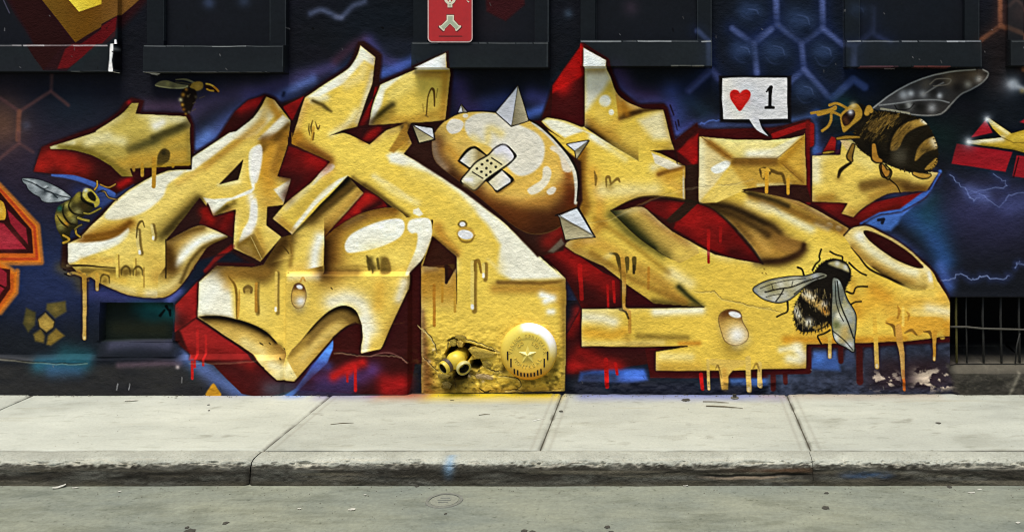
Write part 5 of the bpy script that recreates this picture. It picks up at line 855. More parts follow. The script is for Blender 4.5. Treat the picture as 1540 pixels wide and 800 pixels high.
def small_marks(c):
    # worn bright paint on the edges of sills and frames
    def wear(x0, x1, y, seed, a=.7, w=1.0, col='8c8f8c', dy=0.):
        rng = np.random.RandomState(seed); x = x0
        while x < x1:
            L = rng.uniform(8, 60); q = min(x1, x+L); yy = y+dy*(x-x0)/(x1-x0)+rng.uniform(-.3, .3)
            c.stroke([(x, yy), (q, y+dy*(q-x0)/(x1-x0))], w*rng.uniform(.6, 1.3), col, 1.1, a*rng.uniform(.35, 1)); x = q+rng.uniform(0, 6)
    wear(2, 176, 70.4, 1, 1, 1.7, 'cfc6c6'); wear(228, 432, 71.6, 2, .8, 1.3); wear(626, 826, 67, 3, .75, 1.3); wear(876, 1068, 64.2, 4, .85, 1.4, 'a0a4a4'); wear(1271, 1468, 64.2, 5, .9, 1.5, 'a8acb0'); wear(1515, 1545, 64.4, 6, .8, 1.3)
    c.stroke([(179, 62), (179, 75), (178, 92), (178.5, 107)], [3, 5.5, 3.5, 7], 'd6d4cf', 1.4, 1); c.stroke([(180, 79), (181, 80)], 1.5, '2a2826', 1.2)
    wear(120, 178, 108.5, 7, .7, 1); wear(232, 410, 110, 8, .5, 1, '8a8a84'); c.stroke([(227, 111), (236, 112), (240, 111)], [2, 3.5, 1.5], 'a8a8a6', 1.3, .9)
    wear(1010, 1060, 100.5, 9, .9, 1.4, 'b8b4a0'); wear(1290, 1345, 102, 10, .8, 2.4, '6a4048'); wear(1370, 1425, 102, 11, .8, 2.6, '6a3430'); wear(1330, 1345, 104, 12, .9, 1.4, 'a8949a')
    for x in (251, 410, 646, 805, 897, 1049, 1291): c.stroke([(x, -20), (x, 62)], 1, '3c4244', 1, .35)
    for x in (434, 827, 826, 1070, 1470, 1269): c.stroke([(x-1, 0), (x-1, 101)], 1, '4a4e50', 1, .3)
    for p in A1((15, 0), (55, 75)): pass
    c.stroke(A1((15, -10), (58, 78)), 1.6, '5e5a70', 1.6, .6)
    c.spray(A1((1200, 20)), 9, '3a4a6c', .6); c.spray(A1((1400, 10)), 9, '34435e', .5); c.spray(A3((720, 45)), 12, '2e2530', .8); c.spray(A3((360, 80)), 7, '3a4a5c', .7); c.stroke(A3((958, 165), (962, 182)), 2.4, '0a0c12')
    for p, q in (((480, 480), (484, 481)), ((962, 178), (966, 179))): pass
    rng = np.random.RandomState(21)
    for i in range(60):   # flecks of chipped paint
        x, y = rng.uniform(0, 1540), rng.choice([rng.uniform(5, 70), rng.uniform(70, 108), rng.uniform(545, 585)]); 
        if 600 < x < 860 and y > 500: continue
        c.stroke([(x, y), (x+rng.uniform(-1, 2), y+rng.uniform(.5, 4))], rng.uniform(.7, 1.5), rng.choice(['7c7a78', '5a5856', '0c0c0c']), 1, .6)
    for x in (694, 760): c.stroke(D1((x, 665), (x-6, 700)), 1.3, 'a0a0a0', 1.1, .7)
    c.spray(D1((1035, 570)), 3, 'b8a8a8', .9); c.stroke(D1((1058, 630), (1056, 660)), 1.2, '8c8a88', 1, .7)
    c.fill(S(D1((1195, 735), (1215, 690), (1240, 662), (1262, 690), (1282, 735)), 3, True), 'b88424', 3, lab=key('cone', 'painted_mark', None, 'small yellow painted triangle at the foot of the wall'))
    # tiny insects specks on the letters
    for p in D3((1480, 15), (1490, 40), (1470, 38)): c.stroke([p, (p[0]+1.5, p[1]+1)], 1.5, '7a5e22', 1.2, .8)
    # recess at left
    c.fill([(152, 457), (259, 457), (258, 512), (150, 514)], '18201b', 3, .95); c.spray(D1((820, 260), (960, 280)), 13, '145a5c', .9); c.spray(D1((760, 250), (850, 300)), 12, '12383a', .7); c.spray(D1((640, 370), (900, 380)), 12, '23261a', .8)
    for pts in (((890, 295), (915, 262)), ((925, 240), (935, 260)), ((945, 265), (948, 295))): c.stroke(D1(*pts), [5, 3], '0b1414', 1.8, .9)
    # right: dark plain plaster above and below the barred opening
    c.fill([(1424, 548), (1600, 545), (1600, 596), (1440, 596)], '38352f', 10, .95); c.spray([(1440, 556), (1520, 552), (1600, 550)], 8, '5a554a', .7); c.spray([(1530, 560), (1516, 590)], 3, '7a7466', .7); c.spray([(1450, 580), (1500, 575)], 10, '2c2a26', .6)
    n = fbm(c.X, c.Y, 8, 5, 55, 3); mm = (np.clip((c.X-1424)/10, 0, 1)*np.clip((c.Y-545)/5, 0, 1)*np.clip(n, 0, 1)*.7)[..., None]; c.rgb[:] = c.rgb*(1-mm)+hexc('5c574c')*mm

def cracks(c):
    def crack(pts, w=1.1, a=.75, col='3a2c12', lite=True, seed=0):
        P = np.array(S(pts, 6)); rng = np.random.RandomState(seed+int(pts[0][0])); P[1:-1] += rng.uniform(-.9, .9, P[1:-1].shape); P = [tuple(q) for q in P]
        if lite: c.stroke([(x, y+1.6) for x, y in P], w*1.2, 'f0e0a4', 1.4, .35*a)
        c.stroke(P, [w*.5, w, w*.6, w, w*.4], col, 1.1, a)
    crack(D3((1085, 145), (1150, 148), (1200, 145), (1240, 185), (1330, 205), (1420, 228), (1524, 240)), 1.3, .7, '6a5424'); crack(D4((0, 238), (60, 245), (130, 262)), 1.1, .6, '6a5424')
    crack(B3((480, 510), (560, 500), (620, 485), (700, 440), (780, 405), (900, 355), (1030, 318)), 1.1, .5, '8a6a26'); crack(B3((1030, 320), (1110, 310), (1200, 300), (1300, 295), (1420, 262)), 1.1, .5, '7a6a4a')
    crack(D2((480, 485), (560, 488), (640, 500), (740, 495), (800, 500), (860, 510), (895, 540)), 1.4, .8, '160a0a'); c.stroke(S(D2((690, 505), (740, 490), (800, 488), (860, 515), (890, 545))), 1.6, '8a5a50', 1.3, .6)
    crack(D2((470, 320), (620, 318), (800, 322), (880, 318)), 1, .35, '6a4a20', False)
    crack(D1((1100, 545), (1300, 545), (1480, 530)), 1.4, .5, '5a3a34'); crack(D1((0, 520), (300, 545), (520, 545)), 1.5, .6, '0e0e0e')
    # rough broken plaster round the pipe outlet
    crack(D2((945, 340), (1000, 390), (1050, 470)), 2, .8, 'c8b070', False); crack(D2((985, 360), (1040, 440), (1052, 500)), 1.5, .9, '2a2010'); crack(D2((975, 520), (1010, 555), (1060, 600)), 1.4, .8, '2e2210')
    for pts, w in ((((1118, 425), (1150, 408), (1190, 400), (1240, 420), (1300, 440), (1400, 480)), 1.6), (((1260, 545), (1320, 570), (1380, 600), (1430, 600)), 1.6), (((1150, 600), (1155, 660), (1165, 700)), 1.5), (((1330, 480), (1430, 490)), 1.2), (((1240, 610), (1320, 640), (1380, 620)), 1.2)): crack(D2(*pts), w, .85, '241b0a')
    crack(D3((-40, 630), (60, 640), (90, 680), (60, 705), (0, 712)), 1.6, .9, '2a200c'); crack(D3((60, 712), (180, 718), (330, 700)), 1.2, .6, '4a3c16')
    crack(D2((1300, 700), (1330, 718), (1380, 712)), 2.2, .9, '231b0b', False)
    rng = np.random.RandomState(6)
    m = np.exp(-((c.X-690)/62)**4-((c.Y-556)/34)**4); n = fbm(c.X, c.Y, 11, 8, 101, 4); n2 = fbm(c.X, c.Y, 5, 4, 103, 3)
    d = (m*np.clip(n*1.7-.05, 0, .85))[..., None]; c.rgb[:] = c.rgb*(1-d)+hexc('574a1e')*d
    d = (m*np.clip(n2*1.8-.5, 0, .8))[..., None]; c.rgb[:] = c.rgb*(1-d)+hexc('2c2410')*d
    c.spray(D2((1150, 650), (1200, 640), (1250, 610)), 8, '2b230e', .7); c.spray(D2((1120, 690), (1160, 680)), 7, '3e3214', .7); c.spray(D2((1280, 560)), 5, '18120a', .9)
    c.spray(D3((0, 560), (-10, 600)), 5, '3a2e12', .7); c.spray(D3((100, 670), (250, 640), (310, 540)), 5, '6a5a20', .6)
    for p in D2((1240, 630), (1370, 640), (1320, 660), (1290, 620), (1010, 545), (1035, 480)): c.spray([p], 2.5, 'c8b49a', .6)

def blur(a, r):
    r = max(1, int(round(r)))
    for ax in (0, 1):
        for _ in range(2):
            p = np.pad(a, [(r+1, r) if k == ax else (0, 0) for k in (0, 1)], mode='edge'); q = np.cumsum(p, axis=ax)
            a = (q[2*r+1:]-q[:-2*r-1])/(2*r+1) if ax == 0 else (q[:, 2*r+1:]-q[:, :-2*r-1])/(2*r+1)
    return a
def outlines(c):
    """dark sprayed contour round every letter, a thin coloured glow beyond it, edges of the letters modelled in brown and cream"""
    ids = [i for k, i in REGKEY.items() if k in ('wing', 'A', 'X', 'C', 'S', 'E', 'flag')]
    sm = lambda q: np.clip((blur(q, 1)-.25)*2, 0, 1) if c.d < 3 else q
    U0 = np.isin(c.lab, ids).astype(np.float32); sh0 = (c.lab == REGKEY['shadow']).astype(np.float32)
    U = sm(U0); V = sm(np.maximum(U0, sh0)); sh = np.clip(V-U, 0, 1)
    n = fbm(c.X, c.Y, 70, 50, 221, 3); n2 = fbm(c.X, c.Y, 30, 24, 223, 2); mixin = lambda g, col: c.rgb.__setitem__(slice(None), c.rgb*(1-g[..., None])+col*g[..., None])
    b2 = blur(V, 12/c.d); g = np.clip((b2-.08)*3.0, 0, 1)*(1-V)*(c.Y < 452)*np.clip(.5+1.1*n, 0, 1)*np.clip((c.X-255)/30, 0, 1)*np.clip((c.Y-75)/40, 0, 1)*(1-np.exp(-((c.X-330)/80)**4-((c.Y-400)/55)**4))
    t = np.clip(.5+1.2*n2, 0, 1)[..., None]; mixin(g*.46, hexc('34346c')*(1-t)+hexc('4a68bc')*t)
    free = np.clip(1-sm((c.lab > 0).astype(np.float32))+V, 0, 1)
    b1 = blur(V, 3.4/c.d); mixin(np.clip((b1-.08)*2.3, 0, 1)*(1-V)*free*np.clip((545-c.Y)/12, 0, 1)*.93, hexc('241114'))
    b1 = blur(U, 3.4/c.d); mixin(np.clip((b1-.08)*2.1, 0, 1)*sh*.9, hexc('24110d'))
    n4 = fbm(c.X, c.Y, 40, 30, 231, 3); mixin(np.clip(.05+.45*n4, 0, .4)*sh, hexc('2c0c0b'))
    # modelling of the letter edges
    q = int(round(5/c.d)); lit = U*np.clip(1-blur(np.roll(U, (q, q//2), (0, 1)), 5/c.d), 0, 1); drk = U*np.clip(1-blur(np.roll(U, (-q, -q//2), (0, 1)), 6/c.d), 0, 1)
    mixin(np.clip(drk*1.15, 0, 1)*.5*np.clip(.8+n, 0, 1), hexc('6e4614')); mixin(np.clip(lit*1.2, 0, 1)*.32*np.clip(.7+n2, 0, 1), hexc('eee6d0'))
    k_ = np.clip(.58+(c.rgb-.58)*1.05, .03, .97); k_ = np.clip(k_*.85+k_.mean(-1, keepdims=True)*.15, 0, 1)*np.array([1.03, 1.045, 1.02], np.float32); c.rgb[:] = c.rgb+(k_-c.rgb)*U[..., None]

def finish(c):
    """uneven coverage, dust and a grain of spray"""
    n = fbm(c.X, c.Y, 90, 60, 201, 3); n2 = fbm(c.X, c.Y, 5, 3.4, 205, 2); n3 = fbm(c.X, c.Y, 22, 14, 209, 3)
    f = 1+.05*n+.055*n2+.04*n3
    if c.d < 3:      # crisp can edges
        B1_ = np.stack([blur(c.rgb[..., k], 2) for k in range(3)], -1); B2_ = np.stack([blur(c.rgb[..., k], 9) for k in range(3)], -1); c.rgb[:] = np.clip(c.rgb+.30*(c.rgb-B1_)+.10*(c.rgb-B2_), .015, .97)
    w = ((c.lab == 0)*.10*(c.Y < 540)).astype(np.float32)[..., None]; g = c.rgb.mean(-1, keepdims=True)*np.array([1.04, .97, 1.06], np.float32); c.rgb[:] = c.rgb*(1-w)+g*w
    c.rgb[:] = np.clip(c.rgb*f[..., None], 0.02, .97)

def accents(c):
    """crisp late details: fold lines, facet edges, undersides"""
    Q = T(80, 50, 600/1171); R = T(840, 60, .5)
    L = lambda *k: sum((c.lab == REGKEY[q]).astype(np.float32) for q in k)
    wing, A, C_, X_, S_, E_ = L('wing'), L('A'), L('C'), L('X'), L('S'), L('E')
    sh = L('shadow')
    # blue ribbon under the wing, violet above it
    bg_ = np.clip((c.lab == 0).astype(np.float32), 0, 1)
    c.stroke(S(B1((300, 242), (420, 256), (540, 296), (650, 352))), [3, 7, 8, 7], '3f5eae', 2.5, .95); c.fill(B1((540, 300), (662, 358), (765, 298), (700, 350), (585, 430), (560, 420)), '34508f', 7, .7)
    c.spray(B1((450, 330), (560, 380)), 12, '26305c', .6, bg_)
    # wing
    c.stroke(Q((262, 385), (262, 418)), 4, 'b0842a', 1.6, .95); c.stroke(Q((297, 370), (295, 450)), [6, 5, 6], 'b8882a', 1.6, .98, lab=REGKEY['wing']); c.fill(S(Q((305, 395), (310, 355), (325, 340), (342, 350), (340, 372), (325, 385)), 4, True), '4e3e18', 3, .95); c.spray(Q((325, 352)), 4, '2a2410', .9); c.spray(Q((250, 405), (290, 395), (400, 385)), 4, 'a8801f', .7, wing)
    c.spray(S(Q((20, 332), (90, 345), (170, 385), (215, 415))), 5, '75621f', .8, wing); c.spray(Q((100, 322), (160, 300)), 7, 'e2d69c', .75, wing); c.spray(Q((300, 272), (320, 262)), 5, 'ece6d2', .9, wing)
    # A
    c.spray(Q((690, 270), (650, 315), (610, 345)), 5, '553a14', .9, A); c.spray(S(Q((685, 300), (665, 380), (655, 410))), 9, '9a6a20', .85, A); c.spray(S(Q((640, 330), (625, 400), (640, 440))), 9, 'c98f2c', .7, A); c.spray(Q((640, 195), (660, 240)), 5, 'b98430', .7, A)
    c.fill(S(Q((588, 345), (605, 330), (614, 345), (608, 400), (595, 440), (582, 420), (580, 380)), 4, True), 'ebe6dc', 4, .85, clip=A); c.spray(S(Q((580, 480), (590, 540), (572, 590))), 6, 'ebe6dc', .8, A)
    c.spray(Q((545, 620), (580, 600), (600, 640), (610, 660)), 5, '75581f', .85, A); c.stroke(Q((580, 598), (612, 662)), 1.2, 'd8c078', 1.2, .6, clip=A); c.spray(Q((430, 490), (380, 535), (335, 585)), 6, '3e3214', .8, A)
    c.spray(S(Q((375, 730), (400, 675), (440, 630), (505, 602))), 3.5, '54401a', .85, A); c.spray(S(Q((335, 640), (350, 690))), 10, '4a3010', .85, A*(c.X > 249)); c.spray(S(Q((345, 605), (400, 580), (440, 570))), 5, '5e4218', .8, A*(c.X > 249))
    c.spray(S(Q((95, 598), (150, 590), (200, 575), (225, 555))), 5, '6e4412', .85, A)
    # C
    c.spray(S(Q((460, 685), (540, 668), (620, 678), (690, 600))), 12, '3e280c', .9, C_); c.spray(Q((520, 700), (620, 700)), 11, '8a6424', .7, C_); c.spray(S(Q((690, 590), (700, 640), (695, 680))), 4, '7a5a20', .6, C_)
    clipb = C_*(c.X > 487)*(c.Y < 412); c.spray(S(Q((800, 590), (800, 700))), 17, '6a4416', .85, clipb); c.spray(S(Q((797, 590), (797, 700))), 8, '2a190a', .95, clipb); c.spray(S(Q((800, 592), (850, 550), (920, 520), (1000, 515))), 7, '6e4614', .85, clipb)
    c.spray(Q((930, 665), (940, 690)), 5, '5a4a20', .9, C_); c.spray(Q((970, 665), (970, 690)), 6, '6e5822', .9, C_)
    # X
    c.fill(Q((1032, 268), (1054, 270), (1052, 305), (1000, 352), (985, 345)), '9a6e26', 4, .85, clip=X_); c.spray(Q((1045, 270), (1050, 300)), 3.5, '3a2812', .8, X_); c.spray(Q((700, 330), (760, 350), (810, 375)), 7, '6a4414', .85, X_); c.spray(Q((720, 300), (700, 325)), 8, 'b0781f', .7, X_)
    c.spray(S(Q((1040, 540), (960, 480), (880, 425))), 4, '55401a', .7, X_); c.stroke(S(Q((940, 420), (1000, 450), (1050, 490))), 5, 'efdfa4', 5, .4, clip=X_)
    # S and E
    c.fill(R((280, 340), (374, 381), (338, 394), (290, 372)), 'e8dec6', 3, .9, clip=S_); c.spray(R((300, 405), (340, 394), (376, 384)), 3.5, '6e4718', .9, S_); c.spray(R((330, 412), (376, 400)), 7, 'c8932e', .7, S_)
    c.stroke(R((428, 292), (520, 358), (655, 358), (738, 292)), 1.3, '5e411a', 1.3, .7, clip=E_); c.stroke(R((655, 358), (738, 432)), 1.3, '6e4c1c', 1.3, .6, clip=E_); c.spray(R((530, 368), (650, 368)), 6, '75501c', .75, E_); c.spray(R((455, 310), (512, 352)), 5, '8a5c1f', .75, E_); c.spray(R((670, 370), (735, 300)), 6, 'a8761f', .6, E_)
    c.fill(R((552, 452), (640, 438), (746, 441), (762, 490), (730, 487), (640, 466)), '2e1710', 2, .96, lab=REGKEY['shadow'])
    for x, y0, y1, w in ((625, 400, 458, 5), (690, 420, 462, 4.5)): c.stroke(R((x, y0), (x, y1)), w, 'cf982c', 1.5, .98)
    c.spray(S(R((580, 470), (650, 492), (740, 530), (850, 572))), 7, '7a5620', .85, S_); c.spray(S(R((575, 462), (640, 480), (690, 500))), 4, '352812', .9, S_)
    c.spray(S(R((440, 500), (520, 525), (580, 555), (630, 585))), 6, '33220e', .8, S_*(c.Y > 300))
    c.spray(S(R((615, 668), (680, 660), (728, 636), (738, 615))), 4, '2a180c', .8, S_)
    c.spray(R((70, 330), (62, 420), (75, 520)), 8, '7a5016', .85, S_); c.spray(R((62, 370), (60, 450)), 4, '2e1c0c', .9, S_)
    c.spray(R((200, 225), (250, 215), (315, 204)), 3.5, '3e280f', .9, S_); c.spray(R((195, 190), (205, 225)), 5, 'a86e1c', .7, S_)
    c.spray(S(R((110, 540), (200, 600), (330, 700))), 5, '8a641c', .5, S_); c.spray(R((100, 640), (220, 720), (380, 790)), 6, '8a6222', .7, S_)

def flag(c):
    # right-hand shape under the big bee
    k = key('flag', 'painted_letter', None, 'yellow flag-shaped letter end below the large bee')
    m = c.fill(B4((310, 130), (470, 126), (478, 60), (520, 30), (700, 150), (850, 205), (1035, 228), (965, 332))+S(B4((965, 332), (840, 338), (740, 350), (650, 398), (590, 440), (545, 482)), 3)+B4((478, 462), (515, 402), (310, 393)), 'dfb94a', 1.4, lab=k)
    c.spray(B4((330, 160), (330, 260)), 10, 'e6d8b0', .85, m); c.spray(B4((560, 130), (640, 180)), 11, 'e8cc70', .8, m); c.spray(S(B4((600, 300), (680, 285), (780, 282), (900, 300))), 6, '5a4218', .85, m); c.spray(S(B4((610, 312), (700, 296), (800, 296), (930, 325))), 9, '7a5620', .9, m); c.spray(B4((860, 318), (950, 330)), 9, '4a2e14', .9, m); c.spray(S(B4((820, 345), (720, 372), (640, 420))), 5, '9a7028', .7, m); c.spray(B4((330, 385), (420, 370)), 8, 'b07e26', .85, m); c.spray(B4((520, 440), (560, 470)), 7, 'd09a34', .6, m); c.spray(B4((650, 360), (780, 310)), 6, 'b5842e', .7, m); c.spray(B4((900, 260), (1000, 250)), 9, 'e2bd58', .7, m)

def paint(c):
    background(c); base_strip(c); hexes_left(c); diamonds(c)
    back_red(c); letters_left(c); letters_x(c); ball_first = None
    letter_s(c); flag(c); outlines(c); accents(c); ball(c); bubble(c); star(c)
    if 'wall_colour' in globals(): wall_colour(c)
    bees(c); small_marks(c); cracks(c); finish(c)
# ------------------------------------------------------------------ helpers
COL = SC.collection
def put(name, mesh, parent=None, mat=None, label=None, cat=None, group=None, kind=None):
    o = bpy.data.objects.new(name, mesh); COL.objects.link(o)
    if parent is not None: o.parent = parent
    if mat is not None and mesh is not None: mesh.materials.append(mat)
    if label: o['label'] = label
    if cat: o['category'] = cat
    if group: o['group'] = group
    if kind: o['kind'] = kind
    return o
def lin(c):
    c = np.asarray(c, np.float32); return np.where(c <= .04045, c/12.92, ((c+.055)/1.055)**2.4)
def mesh_np(name, V, F, C=None, smooth=True, sharp=None):
    """numpy quads or triangles to a mesh with an optional point colour called paint"""
    me = bpy.data.meshes.new(name); V = np.asarray(V, np.float32); F = np.asarray(F, np.int32); k = F.shape[1]
    me.vertices.add(len(V)); me.vertices.foreach_set('co', V.ravel())
    me.loops.add(F.size); me.loops.foreach_set('vertex_index', F.ravel())
    me.polygons.add(len(F)); me.polygons.foreach_set('loop_start', np.arange(len(F), dtype=np.int32)*k)
    me.update(calc_edges=True)
    me.polygons.foreach_set('use_smooth', np.full(len(F), smooth))
    if C is not None:
        a = me.color_attributes.new('paint', 'FLOAT_COLOR', 'POINT'); q = np.ones((len(V), 4), np.float32); q[:, :3] = C
        a.data.foreach_set('color', q.ravel())
    if sharp: me.set_sharp_from_angle(angle=math.radians(sharp))
    me.update(); return me
def from_bm(name, bm, smooth=False, sharp=None):
    me = bpy.data.meshes.new(name); bmesh.ops.recalc_face_normals(bm, faces=bm.faces); bm.to_mesh(me); bm.free()
    me.polygons.foreach_set('use_smooth', np.full(len(me.polygons), bool(smooth or sharp)))
    if sharp: me.set_sharp_from_angle(angle=math.radians(sharp))
    return me
def nodes(m): return m.node_tree.nodes, m.node_tree.links
def material(name, color=None, attr=False, rough=.7, spec=.35, vary=.0, vscale=40, bump=0., bscale=(30, 30, 70), bdist=.003, detail=4, metal=0., fine=0., pits=0.):
    m = bpy.data.materials.new(name); m.use_nodes = True; n, l = nodes(m); b = n['Principled BSDF']
    b.inputs['Roughness'].default_value = rough; b.inputs['Specular IOR Level'].default_value = spec; b.inputs['Metallic'].default_value = metal
    geo = n.new('ShaderNodeNewGeometry')
    if attr:
        a = n.new('ShaderNodeAttribute'); a.attribute_name = 'paint'; csock = a.outputs['Color']
    else:
        r = n.new('ShaderNodeRGB'); r.outputs[0].default_value = (*lin(hexc(color)), 1); csock = r.outputs[0]
    if vary:
        t = n.new('ShaderNodeTexNoise'); t.inputs['Scale'].default_value = vscale; t.inputs['Detail'].default_value = 6; t.inputs['Roughness'].default_value = .65
        l.new(geo.outputs['Position'], t.inputs['Vector'])
        mr = n.new('ShaderNodeMapRange'); mr.inputs['From Min'].default_value = .3; mr.inputs['From Max'].default_value = .7; mr.inputs['To Min'].default_value = 1-vary; mr.inputs['To Max'].default_value = 1+vary
        l.new(t.outputs['Fac'], mr.inputs['Value'])
        mx = n.new('ShaderNodeMix'); mx.data_type = 'RGBA'; mx.blend_type = 'MULTIPLY'; mx.inputs['Factor'].default_value = 1
        l.new(csock, mx.inputs['A']); l.new(mr.outputs['Result'], mx.inputs['B']); csock = mx.outputs['Result']
    l.new(csock, b.inputs['Base Color'])
    if bump:
        mp = n.new('ShaderNodeMapping'); mp.inputs['Scale'].default_value = bscale; l.new(geo.outputs['Position'], mp.inputs['Vector'])
        t = n.new('ShaderNodeTexNoise'); t.inputs['Scale'].default_value = 1; t.inputs['Detail'].default_value = detail; t.inputs['Roughness'].default_value = .6; t.inputs['Distortion'].default_value = .6
        l.new(mp.outputs['Vector'], t.inputs['Vector']); h = t.outputs['Fac']
        if fine:
            t2 = n.new('ShaderNodeTexNoise'); t2.inputs['Scale'].default_value = 330; t2.inputs['Detail'].default_value = 2; l.new(geo.outputs['Position'], t2.inputs['Vector'])
            ma = n.new('ShaderNodeMath'); ma.operation = 'MULTIPLY_ADD'; l.new(t2.outputs['Fac'], ma.inputs[0]); ma.inputs[1].default_value = fine; l.new(h, ma.inputs[2]); h = ma.outputs[0]
        if pits:
            v = n.new('ShaderNodeTexVoronoi'); v.inputs['Scale'].default_value = 120; l.new(geo.outputs['Position'], v.inputs['Vector'])
            r2 = n.new('ShaderNodeMapRange'); r2.inputs['From Min'].default_value = .05; r2.inputs['From Max'].default_value = .3; r2.inputs['To Min'].default_value = -pits; r2.inputs['To Max'].default_value = 0; l.new(v.outputs['Distance'], r2.inputs['Value'])
            ma = n.new('ShaderNodeMath'); l.new(r2.outputs['Result'], ma.inputs[0]); l.new(h, ma.inputs[1]); h = ma.outputs[0]
        bp = n.new('ShaderNodeBump'); bp.inputs['Strength'].default_value = bump; bp.inputs['Distance'].default_value = bdist
        l.new(h, bp.inputs['Height']); l.new(bp.outputs['Normal'], b.inputs['Normal'])
    return m

M_STUCCO = material('sprayed stucco', attr=True, rough=.8, spec=.03, bump=.8, bscale=(50, 50, 80), bdist=.005, detail=5, fine=.25, vary=.07, vscale=160)
M_ROUGH = material('sprayed rough masonry', attr=True, rough=.68, spec=.3, bump=1., bscale=(70, 70, 90), bdist=.010, detail=6, fine=.3, vary=.12, vscale=120)
M_BOARD = material('painted window boards', attr=True, rough=.65, spec=.06, bump=.35, bscale=(20, 20, 25), bdist=.003, detail=4, fine=.1, vary=.12, vscale=60)
M_CONC = material('pale concrete', attr=True, rough=.85, spec=.25, bump=.5, bscale=(110, 110, 110), bdist=.003, detail=6, vary=.08, vscale=90, pits=.35)
def stain(m, layers):
    n, l = nodes(m); b = n['Principled BSDF']; src = b.inputs['Base Color'].links[0].from_socket; geo = n.new('ShaderNodeNewGeometry')
    for (sc, st, det, p0, c0, p1, c1) in layers:
        mp = n.new('ShaderNodeMapping'); mp.inputs['Scale'].default_value = st; mp.inputs['Location'].default_value = (sc*.37, sc*.11, 3); l.new(geo.outputs['Position'], mp.inputs['Vector'])
        t = n.new('ShaderNodeTexNoise'); t.inputs['Scale'].default_value = sc; t.inputs['Detail'].default_value = det; t.inputs['Roughness'].default_value = .62; l.new(mp.outputs['Vector'], t.inputs['Vector'])
        r = n.new('ShaderNodeValToRGB'); l.new(t.outputs['Fac'], r.inputs['Fac']); e = r.color_ramp.elements; e[0].position = p0; e[0].color = (*c0, 1); e[1].position = p1; e[1].color = (*c1, 1)
        mx = n.new('ShaderNodeMix'); mx.data_type = 'RGBA'; mx.blend_type = 'MULTIPLY'; mx.inputs['Factor'].default_value = 1; l.new(src, mx.inputs['A']); l.new(r.outputs['Color'], mx.inputs['B']); src = mx.outputs['Result']
    l.new(src, b.inputs['Base Color'])
W3 = (1, 1, 1)
stain(M_CONC, [(2.2, (1, 2, 1), 7, .34, (.88, .885, .88), .62, (1.04, 1.04, 1.03)), (9, (1, 3.0, 1), 9, .34, (.84, .84, .82), .44, W3), (34, (1, 2.2, 1), 8, .30, (.66, .65, .62), .36, W3), (120, (1, 1.6, 1), 4, .27, (.5, .49, .45), .32, W3), (300, W3, 2, .27, (.6, .6, .56), .34, W3)])
M_KERB = material('worn kerb concrete', attr=True, rough=.88, spec=.2, bump=.9, bscale=(90, 90, 130), bdist=.006, detail=6, vary=.18, vscale=140)
stain(M_KERB, [(5, (1, 1, 2), 7, .34, (.84, .83, .81), .62, (1.08, 1.07, 1.05)), (60, (1, 1, 1.4), 6, .30, (.62, .61, .57), .42, W3), (220, W3, 3, .32, (.66, .66, .62), .42, W3)])
M_METAL = material('sprayed iron', attr=True, rough=.42, spec=.5, bump=.3, bscale=(90, 90, 90), bdist=.002, detail=4, vary=.05, vscale=80)

